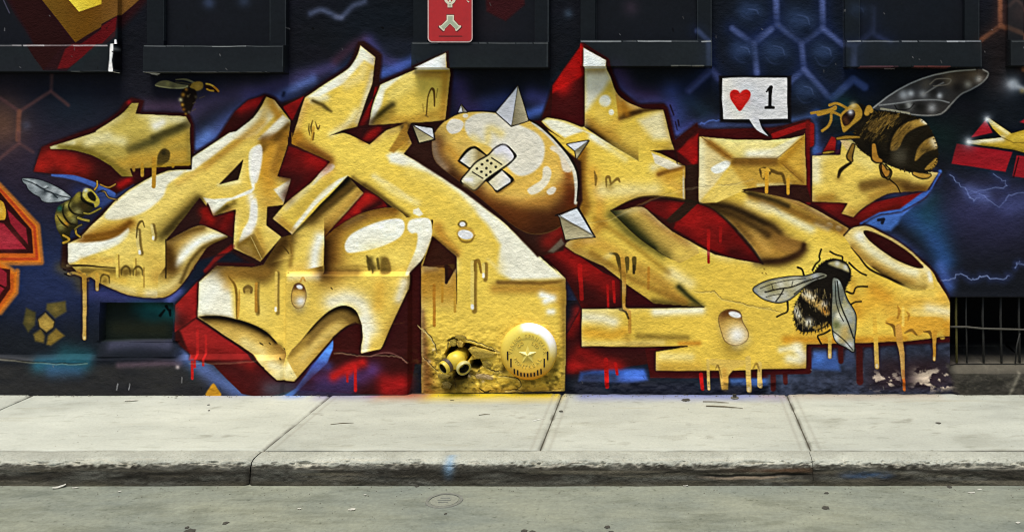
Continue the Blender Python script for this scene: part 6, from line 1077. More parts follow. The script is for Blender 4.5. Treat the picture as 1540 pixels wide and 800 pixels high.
# ------------------------------------------------------------------ the wall surface
WINS = [(-66, 182, 68, 109, 24), (226, 434, 69.5, 110, 25), (624, 827, 65, 103.5, 21.5), (874, 1070, 62, 101, 22.5), (1269, 1470, 62, 102, 22), (1513, 1720, 62, 100.5, 22)]
WINS_OUT = [(-460, -262, 68, 109, 24), (1790, 1990, 62, 100, 22)]
WTOP = -470
def relief(c):
    """height of the wall towards the street, in metres"""
    X, Y = c.X, c.Y; sm = lambda a: np.clip(a, 0, 1)
    h = .003*fbm(X, Y, 140, 110, 301, 3)+.0020*fbm(X, Y, 12, 9, 305, 3)
    w = sm((X-429)/5)*sm((620-X)/5)*sm((Y-408)/6); h = h+.026*w                                  # raised block
    w = sm((Y-532-3*fbm(X, Y, 60, 30, 311, 3))/6)*sm((434-X)/10); h = h+.027*w                   # plinth
    w = sm((Y-523-3*fbm(X, Y, 24, 24, 312, 2))/6)*sm((X-470)/30)*sm((617-X)/6); h = h+.006*w
    w = sm((X-846)/4)*np.exp(-((X-846)/90)**2); h = h-.011*w*sm((Y-425)/90)
    pud = sm((Y-566)/8)*sm((X-846)/20); h = h+.010*pud*(1+fbm(X, Y, 14, 9, 313, 3))              # crumbly foot
    m = c.fill([(151, 456), (260, 456), (258, 513), (150, 514)], None, 2.2); h = h*(1-m)+(-.045)*m   # blocked vent
    m = sm((Y-512)/3)*sm((538-Y)/3)*sm((X-144)/6)*sm((272-X)/6)*(1-m); h = h*(1-m)+m*(-.012+.034*sm((Y-513)/24))
    m = sm((X-1429)/2)*sm((Y-447)/2)*sm((549-Y)/2)*sm((1640-X)/2); h = h*(1-m)+(-.36)*m              # barred opening
    m = sm((Y-548)/1.5)*sm((X-1428)/12)*sm((1650-X)/12); h = h*(1-m)+m*(-.05+.075*sm((Y-548)/12)+.006*fbm(X, Y, 16, 10, 315, 3))
    m = sm((X-1404)/6)*sm((447-Y)/8)*sm((Y-108)/6); h = h-.004*m
    # broken plaster round the pipe outlet
    K = T(630, 490, 120/914)
    z = np.exp(-((X-688)/50)**4-((Y-552)/34)**4); h = h+z*(.010*fbm(X, Y, 14, 10, 321, 4)+.004*fbm(X, Y, 5, 4, 322, 2)-.003)
    z = np.exp(-((X-740)/110)**4-((Y-550)/42)**4); h = h+z*.004*fbm(X, Y, 8, 6, 323, 3); z = sm((X-630)/6)*sm((850-X)/6)*sm((Y-455)/50); h = h+z*.0042*fbm(X, Y, 7, 5.5, 324, 3)
    for P in (((300, 330), (330, 270), (400, 225), (500, 200), (560, 200), (640, 225), (560, 260), (600, 330), (560, 400), (420, 500), (330, 400)), ((590, 400), (690, 392), (725, 450), (660, 500), (590, 480)), ((330, 170), (400, 140), (440, 160), (400, 175)), ((380, 500), (560, 520), (540, 600), (400, 610)), ((640, 225), (760, 262), (860, 290), (760, 275))):
        m = c.fill(K(*P), None, 3); h = h*(1-m)+(-.11)*m
    for (x0, x1, y0, y1, f) in WINS+WINS_OUT:
        inx = ((X >= x0) & (X <= x1)); top = (Y > WTOP)
        pan = inx & (X > x0+f) & (X < x1-f) & (Y < y0) & top; frm = inx & (Y < y0) & top & ~pan; sil = inx & (Y >= y0) & (Y <= y1)
        wob = .001*fbm(X, Y, 60, 60, 331, 2)
        h = np.where(pan, .004+wob, h); h = np.where(frm, .030+wob, h); h = np.where(sil, .062+wob+.004*(Y-y0)/(y1-y0), h)
    return h
def wall_colour(c):
    """paint of the joinery, plus the shade inside opening and broken hole as colour"""
    X, Y = c.X, c.Y
    for (x0, x1, y0, y1, f) in WINS+WINS_OUT:
        inx = ((X >= x0) & (X <= x1)); pan = inx & (X > x0+f) & (X < x1-f) & (Y < y0) & (Y > WTOP); frm = inx & (Y < y0) & (Y > WTOP) & ~pan; sil = inx & (Y >= y0) & (Y <= y1)
        free = (c.lab == 0)
        n = fbm(X, Y, 70, 40, int(x0) % 97, 3)
        for mk, col, a in ((pan, '10141a', .4), (frm, '161c1f', .55), (sil, '1d2325', .65)):
            q = (mk & free)*np.clip(a+.25*n, 0, 1); c.rgb[:] = c.rgb*(1-q[..., None])+hexc(col)*q[..., None]
        q = np.clip(1-np.abs(Y-y1-1)/3, 0, 1)*inx*.55*free; c.rgb[:] = c.rgb*(1-q[..., None])+hexc('101112')*q[..., None]  # narrow dark band along each sill's lower edge and the wall just below
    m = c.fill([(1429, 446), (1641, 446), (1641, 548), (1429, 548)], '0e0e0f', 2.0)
    K = T(630, 490, 120/914)
    for P in (((300, 330), (330, 270), (400, 225), (500, 200), (560, 200), (640, 225), (560, 260), (600, 330), (560, 400), (420, 500), (330, 400)), ((590, 400), (690, 392), (725, 450), (660, 500), (590, 480)), ((380, 505), (560, 525), (540, 600), (400, 610)), ((640, 225), (760, 262), (860, 290), (760, 275))):
        c.fill(K(*P), '241b0c', 2.5, .92)  # shade inside the broken hole put into its colour

def make_wall():
    fine = Canvas(-16, -12, 1552, 596, 1.0); far = Canvas(-496, -900, 2032, 596, 8)
    pieces = {}
    for c in (fine, far):
        paint(c)
        far_flag = c is far
        h = relief(c)
        lab = c.lab.copy()
        # joinery of the windows: labels after all painted figures
        wl_ = np.full(lab.shape, -1, np.int16)
        for i, (x0, x1, y0, y1, f) in enumerate(WINS+WINS_OUT):
            inx = ((c.X >= x0) & (c.X <= x1)); pan = inx & (c.X > x0+f) & (c.X < x1-f) & (c.Y < y0) & (c.Y > WTOP); frm = inx & (c.Y < y0) & (c.Y > WTOP) & ~pan; sil = inx & (c.Y >= y0) & (c.Y <= y1+1)
            for q, mk in enumerate((pan, frm, sil)): wl_[mk] = 1000+10*i+q
        ov = (wl_ >= 0) & (lab == 0); lab[ov] = wl_[ov]
        rough = (lab == 0) & (c.Y > 560) & (c.X > 640)
        P = np.stack([wx(c.X), -h, wz(c.Y)], -1).reshape(-1, 3); Cc = lin(np.clip(c.rgb, 0, 1)).reshape(-1, 3)
        nx, ny = c.nx, c.ny
        ii = (np.arange(ny-1)[:, None]*nx+np.arange(nx-1)[None, :])
        F = np.stack([ii, ii+nx, ii+nx+1, ii+1], -1).reshape(-1, 4); L = lab[:-1, :-1].reshape(-1)
        if far_flag:
            cx = (c.X[:-1, :-1]+4).reshape(-1); cy = (c.Y[:-1, :-1]+4).reshape(-1)
            keep = ~((cx > -16) & (cx < 1552) & (cy > -12)); F = F[keep]; L = L[keep]
        for v in np.unique(L):
            f = F[L == v]; u, inv = np.unique(f, return_inverse=True)
            pieces.setdefault(int(v), []).append((P[u], inv.reshape(-1, 4), Cc[u]))
    b = put('building', None, label='dark masonry building front sprayed all over with a yellow honey-dripping graffiti mural', cat='building'); b.empty_display_size = .3
    made = {}
    def build(v, name, parent, label, mat):
        V, Fc, Co, o = [], [], [], 0
        for (p, f, q) in pieces.get(v, []): V.append(p); Fc.append(f+o); Co.append(q); o += len(p)
        if not V: return None
        me = mesh_np(name, np.concatenate(V), np.concatenate(Fc), np.concatenate(Co), True, 38)
        return put(name, me, parent, mat, label)
    build(0, 'wall', b, None, M_STUCCO)
    for idx, (name, par, label) in enumerate(REG):
        if idx == 0: continue
        mat = M_STUCCO
        made[idx] = build(idx, name, made.get(par) or b, label, mat)
    for i in range(len(WINS+WINS_OUT)):
        w = build(1000+10*i, 'window', b, None, M_BOARD)
        if w: build(1001+10*i, 'frame', w, None, M_BOARD); build(1002+10*i, 'sill', w, None, M_BOARD)
    # solid body of the building behind the painted face
    bm = bmesh.new(); bmesh.ops.create_cube(bm, size=1); bmesh.ops.scale(bm, vec=(wx(2032)-wx(-496), 5, wz(-900)+.2), verts=bm.verts)
    bmesh.ops.translate(bm, vec=((wx(2032)+wx(-496))/2, 2.5+.42, (wz(-900)-.2)/2), verts=bm.verts)
    me = from_bm('core', bm); put('masonry_core', me, b, material('dark masonry', '201c1a', rough=.9, vary=.2))
    return b
REG.append(('wall', None, None))     # index 0 is the bare wall
BUILDING = make_wall()
# ------------------------------------------------------------------ pavement, kerb, road
JOINTS = [-5.4, -4.27, wx(52), wx(500), wx(845), wx(1183), 1.83, 3.1, 4.4]
YB, YK = -.79, -.90              # back of kerb, front of kerb
ROADZ = -.098
def ggrid(x0, x1, y0, y1, dx, dy):
    nx = max(2, int(round(abs(x1-x0)/dx))+1); ny = max(2, int(round(abs(y1-y0)/dy))+1)
    return np.meshgrid(np.linspace(x0, x1, nx), np.linspace(y0, y1, ny))
def gfaces(ny, nx):
    ii = (np.arange(ny-1)[:, None]*nx+np.arange(nx-1)[None, :]); return np.stack([ii, ii+1, ii+nx+1, ii+nx], -1).reshape(-1, 4)
def cmix(C, m, col, f=1.):
    m = np.clip(m, 0, 1)[..., None]*f; C[:] = C*(1-m)+lin(hexc(col))*m
def concrete_colour(X, Y, seed):
    C = np.empty(X.shape+(3,), np.float32); C[:] = CONC
    mm = X*1000; my = Y*1000
    n = fbm(mm, my, 900, 500, 401+seed, 4); n2 = fbm(mm, my, 90, 60, 403, 4); n3 = fbm(mm, my, 240, 60, 405, 3)
    C *= (1+.09*n+.05*n2+.05*n3)[..., None]
    cmix(C, np.clip(n2*2.2-1.0, 0, .5), '6c6a5c'); cmix(C, np.clip(fbm(mm, my, 300, 160, 409, 4)*1.8-.5, 0, .35), '88887a')
    d = -Y
    # overspray from the wall
    def over(a, b, col, reach, st):
        m = np.clip((X-wx(a))/.06, 0, 1)*np.clip((wx(b)-X)/.06, 0, 1)*np.clip(1.25-(d+.02*n2)/reach, 0, 1)**1.3*st; cmix(C, m, col)
    over(632, 856, 'c4aa1c', .15, 1.); over(560, 660, 'a06a3a', .14, .8); over(545, 640, 'a04434', .09, .7); over(470, 580, '6a5a90', .12, .6); over(420, 470, '6a86c0', .10, .7); over(860, 1190, '6a72a8', .13, .8); over(1130, 1420, 'a08a78', .12, .55); over(280, 440, '9a98a8', .08, .5); over(0, 300, '55564c', .03, .7)
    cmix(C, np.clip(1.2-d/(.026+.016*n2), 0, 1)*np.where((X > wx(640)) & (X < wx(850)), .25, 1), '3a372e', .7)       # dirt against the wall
    cmix(C, np.clip((X-wx(1380))/.3, 0, 1)*np.clip(1-d/(.12+.05*n), 0, 1)*np.clip(.5+n2, 0, 1), '6a6654', .6)
    # long stains
    cmix(C, np.clip(fbm(mm, my, 700, 45, 411, 3)*2-1.05, 0, .4), '97937e')
    return C
CONC = lin(hexc('a6a89d'))
pave = put('sidewalk', None, kind='structure')
for i in range(len(JOINTS)-1):
    x0, x1 = JOINTS[i]+.0022, JOINTS[i+1]-.0022
    X, Y = ggrid(x0, x1, .06, YB-.004 if False else YB+.004, .012, .010)
    mm, my = X*1000, Y*1000
    Z = .0016*fbm(mm, my, 400, 300, 421, 3)+.0006*fbm(mm, my, 40, 40, 423, 3)+(.0012 if i % 2 else -.0012)
    e = np.minimum(X-x0, x1-X); Z = Z-.006*np.clip(1-e/.010, 0, 1)**2
    tool = np.exp(-((e-.034)/.006)**2)*.0014*(1 if i in (3, 4, 5) else .3); Z = Z-tool
    ef = np.abs(Y-(YB+.004)); Z = Z-.004*np.clip(1-ef/.008, 0, 1)**2
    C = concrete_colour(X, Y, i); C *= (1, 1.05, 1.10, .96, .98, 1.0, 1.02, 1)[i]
    cmix(C, np.clip(1-e/(.010 if i in (2, 3) else .007), 0, 1)*np.clip(.75+1.2*fbm(mm, my, 60, 60, 429, 3), 0, 1), '55524a', .9); cmix(C, np.exp(-((e-.034)/.005)**2)*(1 if i in (3, 4, 5) else .2), '88857a', .5)
    cmix(C, np.clip(1-ef/.010, 0, 1)*np.clip(.5+fbm(mm, my, 120, 60, 427, 3), 0, 1), '6a675c', .8)
    V = np.stack([X, Y, Z], -1).reshape(-1, 3); ny, nx = X.shape
    F = gfaces(ny, nx)[:, ::-1]
    # skirt so that every slab has a side
    ring = np.concatenate([np.arange(nx), np.arange(1, ny)*nx+nx-1, (ny-1)*nx+np.arange(nx-2, -1, -1), np.arange(ny-2, 0, -1)*nx])
    S0 = V[ring].copy(); S0[:, 2] -= .05; o = len(V); nr = len(ring)
    V2 = np.concatenate([V, S0]); q = np.arange(nr); F2 = np.stack([ring, ring[(q+1) % nr], o+(q+1) % nr, o+q], -1)
    C2 = np.concatenate([C.reshape(-1, 3), np.tile(lin(hexc('4a473e')), (nr, 1))])
    me = mesh_np('slab', V2, np.concatenate([F, F2]), C2, True, 50); put('slab', me, pave, M_CONC)
# bedding under the slabs, seen only in the joints
X, Y = ggrid(-5.5, 4.5, .08, YB-.02, .4, .2); me = mesh_np('bedding', np.stack([X, Y, np.full(X.shape, -.008)], -1).reshape(-1, 3), gfaces(*X.shape)[:, ::-1], np.tile(lin(hexc('4a473b')), (X.size, 1))); put('bedding', me, pave, M_CONC)

kerb = put('kerb', None, kind='structure')
KJ = [-5.4, wx(500)*1.0-.005, wx(1183)-.01, 4.4]
prof = [(YB-.003, -.030), (YB-.003, -.004), (YB-.008, 0.), (-.83, -.0005), (-.862, -.001), (-.880, -.003), (-.890, -.007), (-.897, -.013), (-.902, -.020), (-.905, -.028), (-.907, -.036), (-.908, -.045), (-.909, -.055), (-.910, -.065), (-.911, -.075), (-.912, -.085), (-.913, -.094), (-.914, -.104)]
def dense(p, n):
    out = []
    for a, b in zip(p[:-1], p[1:]):
        for k in range(n): out.append((a[0]+(b[0]-a[0])*k/n, a[1]+(b[1]-a[1])*k/n))
    return out+[p[-1]]
PR = np.array(dense(prof, 2))
for i in range(3):
    x0, x1 = KJ[i]+(.002 if i == 1 else .001), KJ[i+1]-(.002 if i == 0 else .001); nx = int((x1-x0)/.006)+1; xs = np.linspace(x0, x1, nx); npf = len(PR)
    X = np.tile(xs[None, :], (npf, 1)); Y = np.tile(PR[:, :1], (1, nx)); Z = np.tile(PR[:, 1:], (1, nx))
    a = np.arange(npf)[:, None]*9.0; mm = X*1000
    nose = np.exp(-((Z+.014)/.014)**2)*(Y < -.87)
    face = np.clip((-Z-.022)/.02, 0, 1)
    chip = np.clip(fbm(mm, a, 90, 30, 501, 4)*1.8-.2, 0, 1)+.8*np.clip(fbm(mm, a, 24, 16, 503, 4)*1.8-.25, 0, 1)+.3*fbm(mm, a, 9, 9, 504, 2)
    Y2 = Y+nose*chip*.014+face*(.004*fbm(mm, a, 130, 26, 505, 4)+.002*fbm(mm, a, 18, 9, 507, 2)); Z2 = Z-nose*chip*.010+(1-face)*.0012*fbm(mm, a, 60, 30, 509, 3)
    Z2 = Z2-.0035*np.clip(np.sin(mm*.004+i)*.5, 0, 1)*(1-face)
    # horizontal crack in the right part of the face
    if i == 1:
        yc = -.055-.007*np.sin(mm*.006)-.004*fbm(mm, mm*0, 60, 10, 511, 2); cr = np.exp(-((Z-yc)/.005)**2)*np.clip((X-.05)/.15, 0, 1)*np.clip((.58-X)/.05, 0, 1); Y2 = Y2+cr*.010
    if i == 2:
        br = np.clip(fbm(mm, a, 150, 40, 513, 3)*2, 0, 1)*np.exp(-((Z+.06)/.025)**2); Y2 = Y2+br*.008
    e = np.minimum(X-x0, x1-X); w = np.clip(1-e/(.016 if i < 2 else .006), 0, 1)**2*np.where(X < -1, 1, .3); Y2 = Y2+w*.010*(Y < -.85); Z2 = Z2-w*.004
    C = np.empty(X.shape+(3,), np.float32); C[:] = CONC*.95
    n = fbm(mm, a, 160, 40, 521, 4); n2 = fbm(mm, a, 26, 16, 523, 4); n3 = fbm(mm, a, 300, 18, 525, 3)
    C *= (1+.1*n+.1*n2)[..., None]
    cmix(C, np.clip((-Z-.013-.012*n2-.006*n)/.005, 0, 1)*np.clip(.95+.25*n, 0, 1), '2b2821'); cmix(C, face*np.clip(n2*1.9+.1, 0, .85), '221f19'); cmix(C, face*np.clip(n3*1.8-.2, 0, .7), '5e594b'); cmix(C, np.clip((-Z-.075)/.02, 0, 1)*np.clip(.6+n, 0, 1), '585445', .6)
    cmix(C, nose*np.clip(chip*1.4, 0, 1), 'bcb8a8', .8); cmix(C, nose*np.clip(n2*1.5-.2, 0, 1), '55513f', .7)
    if i == 1: cmix(C, cr*.9, '1d1a15', .85); cmix(C, np.exp(-((Z-yc+.006)/.004)**2)*np.clip((X-.1)/.15, 0, 1)*np.clip((.5-X)/.1, 0, 1), 'a08e78', .5); cmix(C, face*np.exp(-((X-.5)/.18)**2)*np.exp(-((Z+.036)/.01)**2), '6a4a30', .6)
    if i == 2: cmix(C, np.exp(-((X-.79)/.09)**4)*np.exp(-((Z+.056)/.013)**4)*np.clip(.75+n2, 0, 1), '39506c', .8)
    if i == 1: cmix(C, np.exp(-((X+.876)/.018)**2)*np.exp(-((Z+.015)/.035)**2)*(Y < -.83), '7aa0c0', .6)
    cmix(C, np.exp(-(e/.012)**2)*face*np.where(X < -1, 1, .5), '2a2720', .8)
    V = np.stack([X, Y2, Z2], -1).reshape(-1, 3)
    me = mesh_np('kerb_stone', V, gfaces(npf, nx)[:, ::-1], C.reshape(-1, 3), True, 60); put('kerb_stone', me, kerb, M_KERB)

# road: one sheet, fine near the kerb
M_ROAD = bpy.data.materials.new('grey road concrete'); M_ROAD.use_nodes = True
n, l = nodes(M_ROAD); b = n['Principled BSDF']; b.inputs['Roughness'].default_value = .9; b.inputs['Specular IOR Level'].default_value = .2
geo = n.new('ShaderNodeNewGeometry')
def noise(scale, det, sc=(1, 1, 1), rough=.6):
    mp = n.new('ShaderNodeMapping'); mp.inputs['Scale'].default_value = sc; l.new(geo.outputs['Position'], mp.inputs['Vector'])
    t = n.new('ShaderNodeTexNoise'); t.inputs['Scale'].default_value = scale; t.inputs['Detail'].default_value = det; t.inputs['Roughness'].default_value = rough; l.new(mp.outputs['Vector'], t.inputs['Vector']); return t.outputs['Fac']
def ramp(sock, stops):
    r = n.new('ShaderNodeValToRGB'); l.new(sock, r.inputs['Fac']); el = r.color_ramp.elements
    for k, (p, c) in enumerate(stops):
        e = el[k] if k < 2 else el.new(p); e.position = p; e.color = (*c, 1)
    return r.outputs['Color']
def mul(a, bsock, fac=1):
    m = n.new('ShaderNodeMix'); m.data_type = 'RGBA'; m.blend_type = 'MULTIPLY'; m.inputs['Factor'].default_value = fac; l.new(a, m.inputs['A']); l.new(bsock, m.inputs['B']); return m.outputs['Result']
c0 = ramp(noise(1.6, 5, (1, 2.2, 1)), [(.30, lin(hexc('6d736b'))), (.70, lin(hexc('878977')))])
c0 = mul(c0, ramp(noise(60, 5), [(.3, (.84,)*3), (.7, (1.10,)*3)])); c0 = mul(c0, ramp(noise(9, 6, (1, 3, 1)), [(.3, (.88,)*3), (.72, (1.08,)*3)]))
c0 = mul(c0, ramp(noise(5, 8, (1, 2.6, 1)), [(.36, (.78, .78, .76)), (.5, (1,)*3)])); c0 = mul(c0, ramp(noise(48, 5), [(.30, (.6, .6, .58)), (.38, (1,)*3)]))
c0 = mul(c0, ramp(noise(420, 2), [(.28, (.72,)*3), (.45, (1.03,)*3)]))
l.new(c0, b.inputs['Base Color'])
bp = n.new('ShaderNodeBump'); bp.inputs['Strength'].default_value = .5; bp.inputs['Distance'].default_value = .002; l.new(noise(180, 5), bp.inputs['Height']); l.new(bp.outputs['Normal'], b.inputs['Normal'])
xs = np.concatenate([[-60, -20, -8], np.linspace(-5, 4, 300), [7, 20, 60]]); ys = np.concatenate([np.linspace(-.86, -1.8, 40), [-2.5, -5, -12, -30, -60]])
X, Y = np.meshgrid(xs, ys); Z = np.full(X.shape, ROADZ)+.002*fbm(X*1000, Y*1000, 500, 300, 601, 3)-.003*np.clip((-Y-.9)/1, 0, 1)
me = mesh_np('road', np.stack([X, Y, Z], -1).reshape(-1, 3), gfaces(*X.shape)[:, ::-1]); put('road', me, None, M_ROAD, kind='structure')
# ------------------------------------------------------------------ things on the wall
def lathe(bm, prof, n=48, cap=True):
    """profile of (radius, depth) turned about the Y axis; depth towards the street"""
    rings = []
    for r, d in prof:
        if r < 1e-6: rings.append([bm.verts.new((0, -d, 0))])
        else: rings.append([bm.verts.new((r*math.cos(2*math.pi*k/n), -d, r*math.sin(2*math.pi*k/n))) for k in range(n)])
    for a, b_ in zip(rings[:-1], rings[1:]):
        for k in range(n):
            q = [a[k % len(a)], a[(k+1) % len(a)], b_[(k+1) % len(b_)], b_[k % len(b_)]]
            q = list(dict.fromkeys(q))
            if len(q) > 2: bm.faces.new(q)
    return rings
def colour_mesh(me, fn):
    a = me.color_attributes.new('paint', 'FLOAT_COLOR', 'POINT')
    for v in me.vertices:
        c = lin(np.clip(fn(v.co), 0, 1)); a.data[v.index].color = (*c, 1)
def mixc(a, b_, t):
    t = max(0., min(1., t)); return hexc(a)*(1-t)+hexc(b_)*t if isinstance(a, str) else a*(1-t)+hexc(b_)*t
def prism(pts, d0, d1, bevel=0., name='prism', sharp=30):
    """outline in (x, z) metres, from depth d0 to d1 towards the street"""
    bm = bmesh.new(); vs_ = [bm.verts.new((x, -d0, z)) for x, z in pts]; f = bm.faces.new(vs_)
    ex = bmesh.ops.extrude_face_region(bm, geom=[f]); up = [v for v in ex['geom'] if isinstance(v, bmesh.types.BMVert)]
    bmesh.ops.translate(bm, vec=(0, -(d1-d0), 0), verts=up)
    if bevel:
        es = [e for e in bm.edges if all(v in up for v in e.verts)]
        bmesh.ops.bevel(bm, geom=es, offset=bevel, segments=2, affect='EDGES', profile=.6)
    return from_bm(name, bm, sharp=sharp)
def tube(bm, pts, r, n=8):
    prev = None
    for i, p in enumerate(pts):
        p = Vector(p); t = (Vector(pts[min(i+1, len(pts)-1)])-Vector(pts[max(i-1, 0)])).normalized()
        u = t.orthogonal().normalized(); w = t.cross(u); rr = r if np.isscalar(r) else r[i]
        if prev is not None: u = (prev-t*prev.dot(t)).normalized(); w = t.cross(u)
        ring = [bm.verts.new(p+(u*math.cos(2*math.pi*k/n)+w*math.sin(2*math.pi*k/n))*rr) for k in range(n)]
        if i: 
            for k in range(n): bm.faces.new((last[k], last[(k+1) % n], ring[(k+1) % n], ring[k]))
        else: bm.faces.new(ring[::-1])
        last = ring; prev = u
    bm.faces.new(last)

# ---- sprinkler alarm bell
BX, BZ, BR = wx(796.5), wz(526), .139
bell = put('alarm_bell', None, label='round yellow sprinkler alarm bell with raised star, low on the wall', cat='alarm bell'); bell.location = (BX, 0, BZ)
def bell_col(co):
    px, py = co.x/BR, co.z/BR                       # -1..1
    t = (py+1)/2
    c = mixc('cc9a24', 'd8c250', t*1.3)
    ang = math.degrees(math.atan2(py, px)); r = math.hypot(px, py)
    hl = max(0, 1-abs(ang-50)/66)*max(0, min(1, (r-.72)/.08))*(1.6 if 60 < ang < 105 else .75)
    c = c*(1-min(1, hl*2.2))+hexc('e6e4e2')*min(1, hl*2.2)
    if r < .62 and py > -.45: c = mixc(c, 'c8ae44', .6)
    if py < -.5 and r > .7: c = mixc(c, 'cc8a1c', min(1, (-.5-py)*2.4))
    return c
bm = bmesh.new()
lathe(bm, [(.128, .0), (.132, .020), (.139, .022), (.1395, .034), (.136, .044), (.130, .051), (.122, .057), (.112, .0615), (.104, .0635), (.098, .0645), (.0945, .0648), (.092, .0648), (.089, .0648), (.070, .0652), (.068, .0640), (.06, .064), (.03, .0645), (0, .0645)], 96)
me = from_bm('gong', bm, sharp=40)
bm = bmesh.new(); bm.from_mesh(me); bmesh.ops.subdivide_edges(bm, edges=[e for e in bm.edges if e.calc_length() > .012], cuts=1); bm.to_mesh(me); bm.free()
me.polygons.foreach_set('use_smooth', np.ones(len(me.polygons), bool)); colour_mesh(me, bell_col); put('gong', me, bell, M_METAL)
# star, faceted
bm = bmesh.new(); pts = []
for k in range(10):
    r = .046 if k % 2 == 0 else .0185; a = math.pi/2+k*math.pi/5; pts.append(bm.verts.new((r*math.cos(a), -.0645, r*math.sin(a)-.008)))
top = bm.verts.new((0, -.079, -.008))
for k in range(10): bm.faces.new((pts[k], pts[(k+1) % 10], top))
me = from_bm('star', bm); colour_mesh(me, lambda co: hexc('d4c05e')); put('star', me, bell, M_METAL)
# raised lettering on two arcs (built-in font turned to mesh)
def text_mesh(ch, size, ext):
    cu = bpy.data.curves.new('t', 'FONT'); cu.body = ch; cu.size = size; cu.extrude = ext; cu.align_x = 'CENTER'; cu.align_y = 'CENTER'; cu.resolution_u = 2
    o = bpy.data.objects.new('t', cu); COL.objects.link(o); dg = bpy.context.evaluated_depsgraph_get(); m = bpy.data.meshes.new_from_object(o.evaluated_get(dg)); bpy.data.objects.remove(o); bpy.data.curves.remove(cu); return m
def arc_text(words, r, a0, a1, size, outward=True, depth=.0645):
    bm = bmesh.new(); n_ = len(words)
    for k, ch in enumerate(words):
        if ch == ' ': continue
        a = math.radians(a0+(a1-a0)*k/max(1, n_-1)); m = text_mesh(ch, size, .0030)
        t = bmesh.new(); t.from_mesh(m); bpy.data.meshes.remove(m)
        rot = a-math.pi/2 if outward else a+math.pi/2
        M = Matrix.Translation((r*math.cos(a), -depth, r*math.sin(a))) @ Matrix.Rotation(-rot, 4, 'Y') @ Matrix.Rotation(math.pi/2, 4, 'X')
        t.transform(M); tmp = bpy.data.meshes.new('x'); t.to_mesh(tmp); t.free(); bm.from_mesh(tmp); bpy.data.meshes.remove(tmp)
    return bm
for nm, args in (('lettering', ('VIKING SPRINKLER', .0835, 176, 4, .026)), ('lettering', ('CO', .056, 140, 120, .023)), ('lettering', ('LTD', .056, 64, 36, .023)), ('lettering', ('MONTREAL', .066, 208, 332, .024, False))):
    me = from_bm(nm, arc_text(*args)); colour_mesh(me, lambda co: hexc('d2b648')); put(nm, me, bell, M_METAL)
# dark sound slots in the lower half
M_DARK = material('dark gap', '17120a', rough=.9)
for k in range(13):
    x = (-.098+k*.0163); yb = -.088-.030*math.cos((k-6)/6*1.45)+(.058 if abs(k-6) == 6 else .03 if abs(k-6) == 5 else 0)
    hgt = (.042 if abs(k-6) >= 5 else .028 if abs(k-6) > 2 else .020)
    r = math.hypot(x, yb); d = np.interp(r, [.09, .098, .104, .112, .122, .130, .136, .1395], [.0637, .0655, .064, .0615, .057, .051, .044, .034])
    r2 = math.hypot(x, yb+hgt); d2 = np.interp(r2, [.09, .098, .104, .112, .122, .130, .136, .1395], [.0637, .0655, .064, .0615, .057, .051, .044, .034])
    bm = bmesh.new(); w = .0036
    a_, b2, c_, d_ = [bm.verts.new(p) for p in ((x-w, -d-.0024, yb), (x+w, -d-.0024, yb), (x+w, -d2-.0024, yb+hgt), (x-w, -d2-.0024, yb+hgt))]; f = bm.faces.new((a_, b2, c_, d_))
    ex = bmesh.ops.extrude_face_region(bm, geom=[f]); bmesh.ops.translate(bm, vec=(0, .007, 0), verts=[v for v in ex['geom'] if isinstance(v, bmesh.types.BMVert)])
    put('slot', from_bm('slot', bm), bell, M_DARK)

# ---- twin hose outlet
ox, oz = wx(689), wz(538)
pipe = put('hose_connection', None, label='yellow twin-outlet hose connection poking from a broken hole', cat='hose connection'); pipe.location = (ox, 0, oz); pipe.scale = (.84, .84, .84)
def pcol(c1, c2='a88f24', s=40):
    def f(co):
        q = (math.sin(co.x*s*3+co.z*s*2)+math.sin(co.z*s*5-co.y*s*3))*.25+.35; return mixc(c1, c2, q*.6)
    return f
bm = bmesh.new(); lathe(bm, [(.046, -.10), (.046, .03), (.053, .045), (.055, .06), (.050, .078), (.040, .092), (.024, .101), (0, .104)], 32)
bmesh.ops.scale(bm, vec=(1.02, 1, .95), verts=bm.verts); me = from_bm('body', bm, sharp=60); colour_mesh(me, pcol('d8bc38')); put('body', me, pipe, M_METAL)
def outlet(dx, name, ringcol, bore):
    d = Vector((dx, -.70, -.34)).normalized(); base = Vector((dx*.03, -.045, -.006)); Mx = Matrix.Translation(base) @ Vector((0, -1, 0)).rotation_difference(d).to_matrix().to_4x4()
    bm = bmesh.new(); lathe(bm, [(.030, .0), (.031, .052), (.0385, .053), (.0395, .058), (.0395, .080), (.038, .084), (.032, .0845), (.0285, .080), (.027, .04), (0, .036)], 32); bm.transform(Mx); me = from_bm(name, bm, sharp=35)
    base_ = base
    def col(co):
        q = Mx.inverted() @ co; r = math.hypot(q.x, q.z); dep = -q.y
        if r < .0292 and dep > .03 and dep < .0815: return hexc('15130d')
        return pcol('d2b83c' if bore else 'd8c23e')(co) if dep < .05 or not ringcol or dep > .078 else hexc(ringcol)
    colour_mesh(me, col); o = put(name, me, pipe, M_METAL)
    return Mx, o
Mx, o1 = outlet(.50, 'outlet', None, True)
Mx2, o2 = outlet(-.56, 'outlet', None, True)
bm = bmesh.new(); lathe(bm, [(.0400, .040), (.0435, .042), (.0435, .060), (.0400, .062), (.0390, .05), (.0400, .040)], 32); bm.transform(Mx2); me = from_bm('coupling_ring', bm, sharp=40); colour_mesh(me, lambda co: hexc('3e332f')); put('coupling_ring', me, o2, M_METAL)
bm = bmesh.new(); lathe(bm, [(.0400, .062), (.0425, .064), (.0425, .082), (.0405, .086), (.0375, .0862)], 32); bm.transform(Mx); me = from_bm('rim', bm, sharp=40); colour_mesh(me, lambda co: hexc('b4ac70')); put('rim', me, o1, M_METAL)

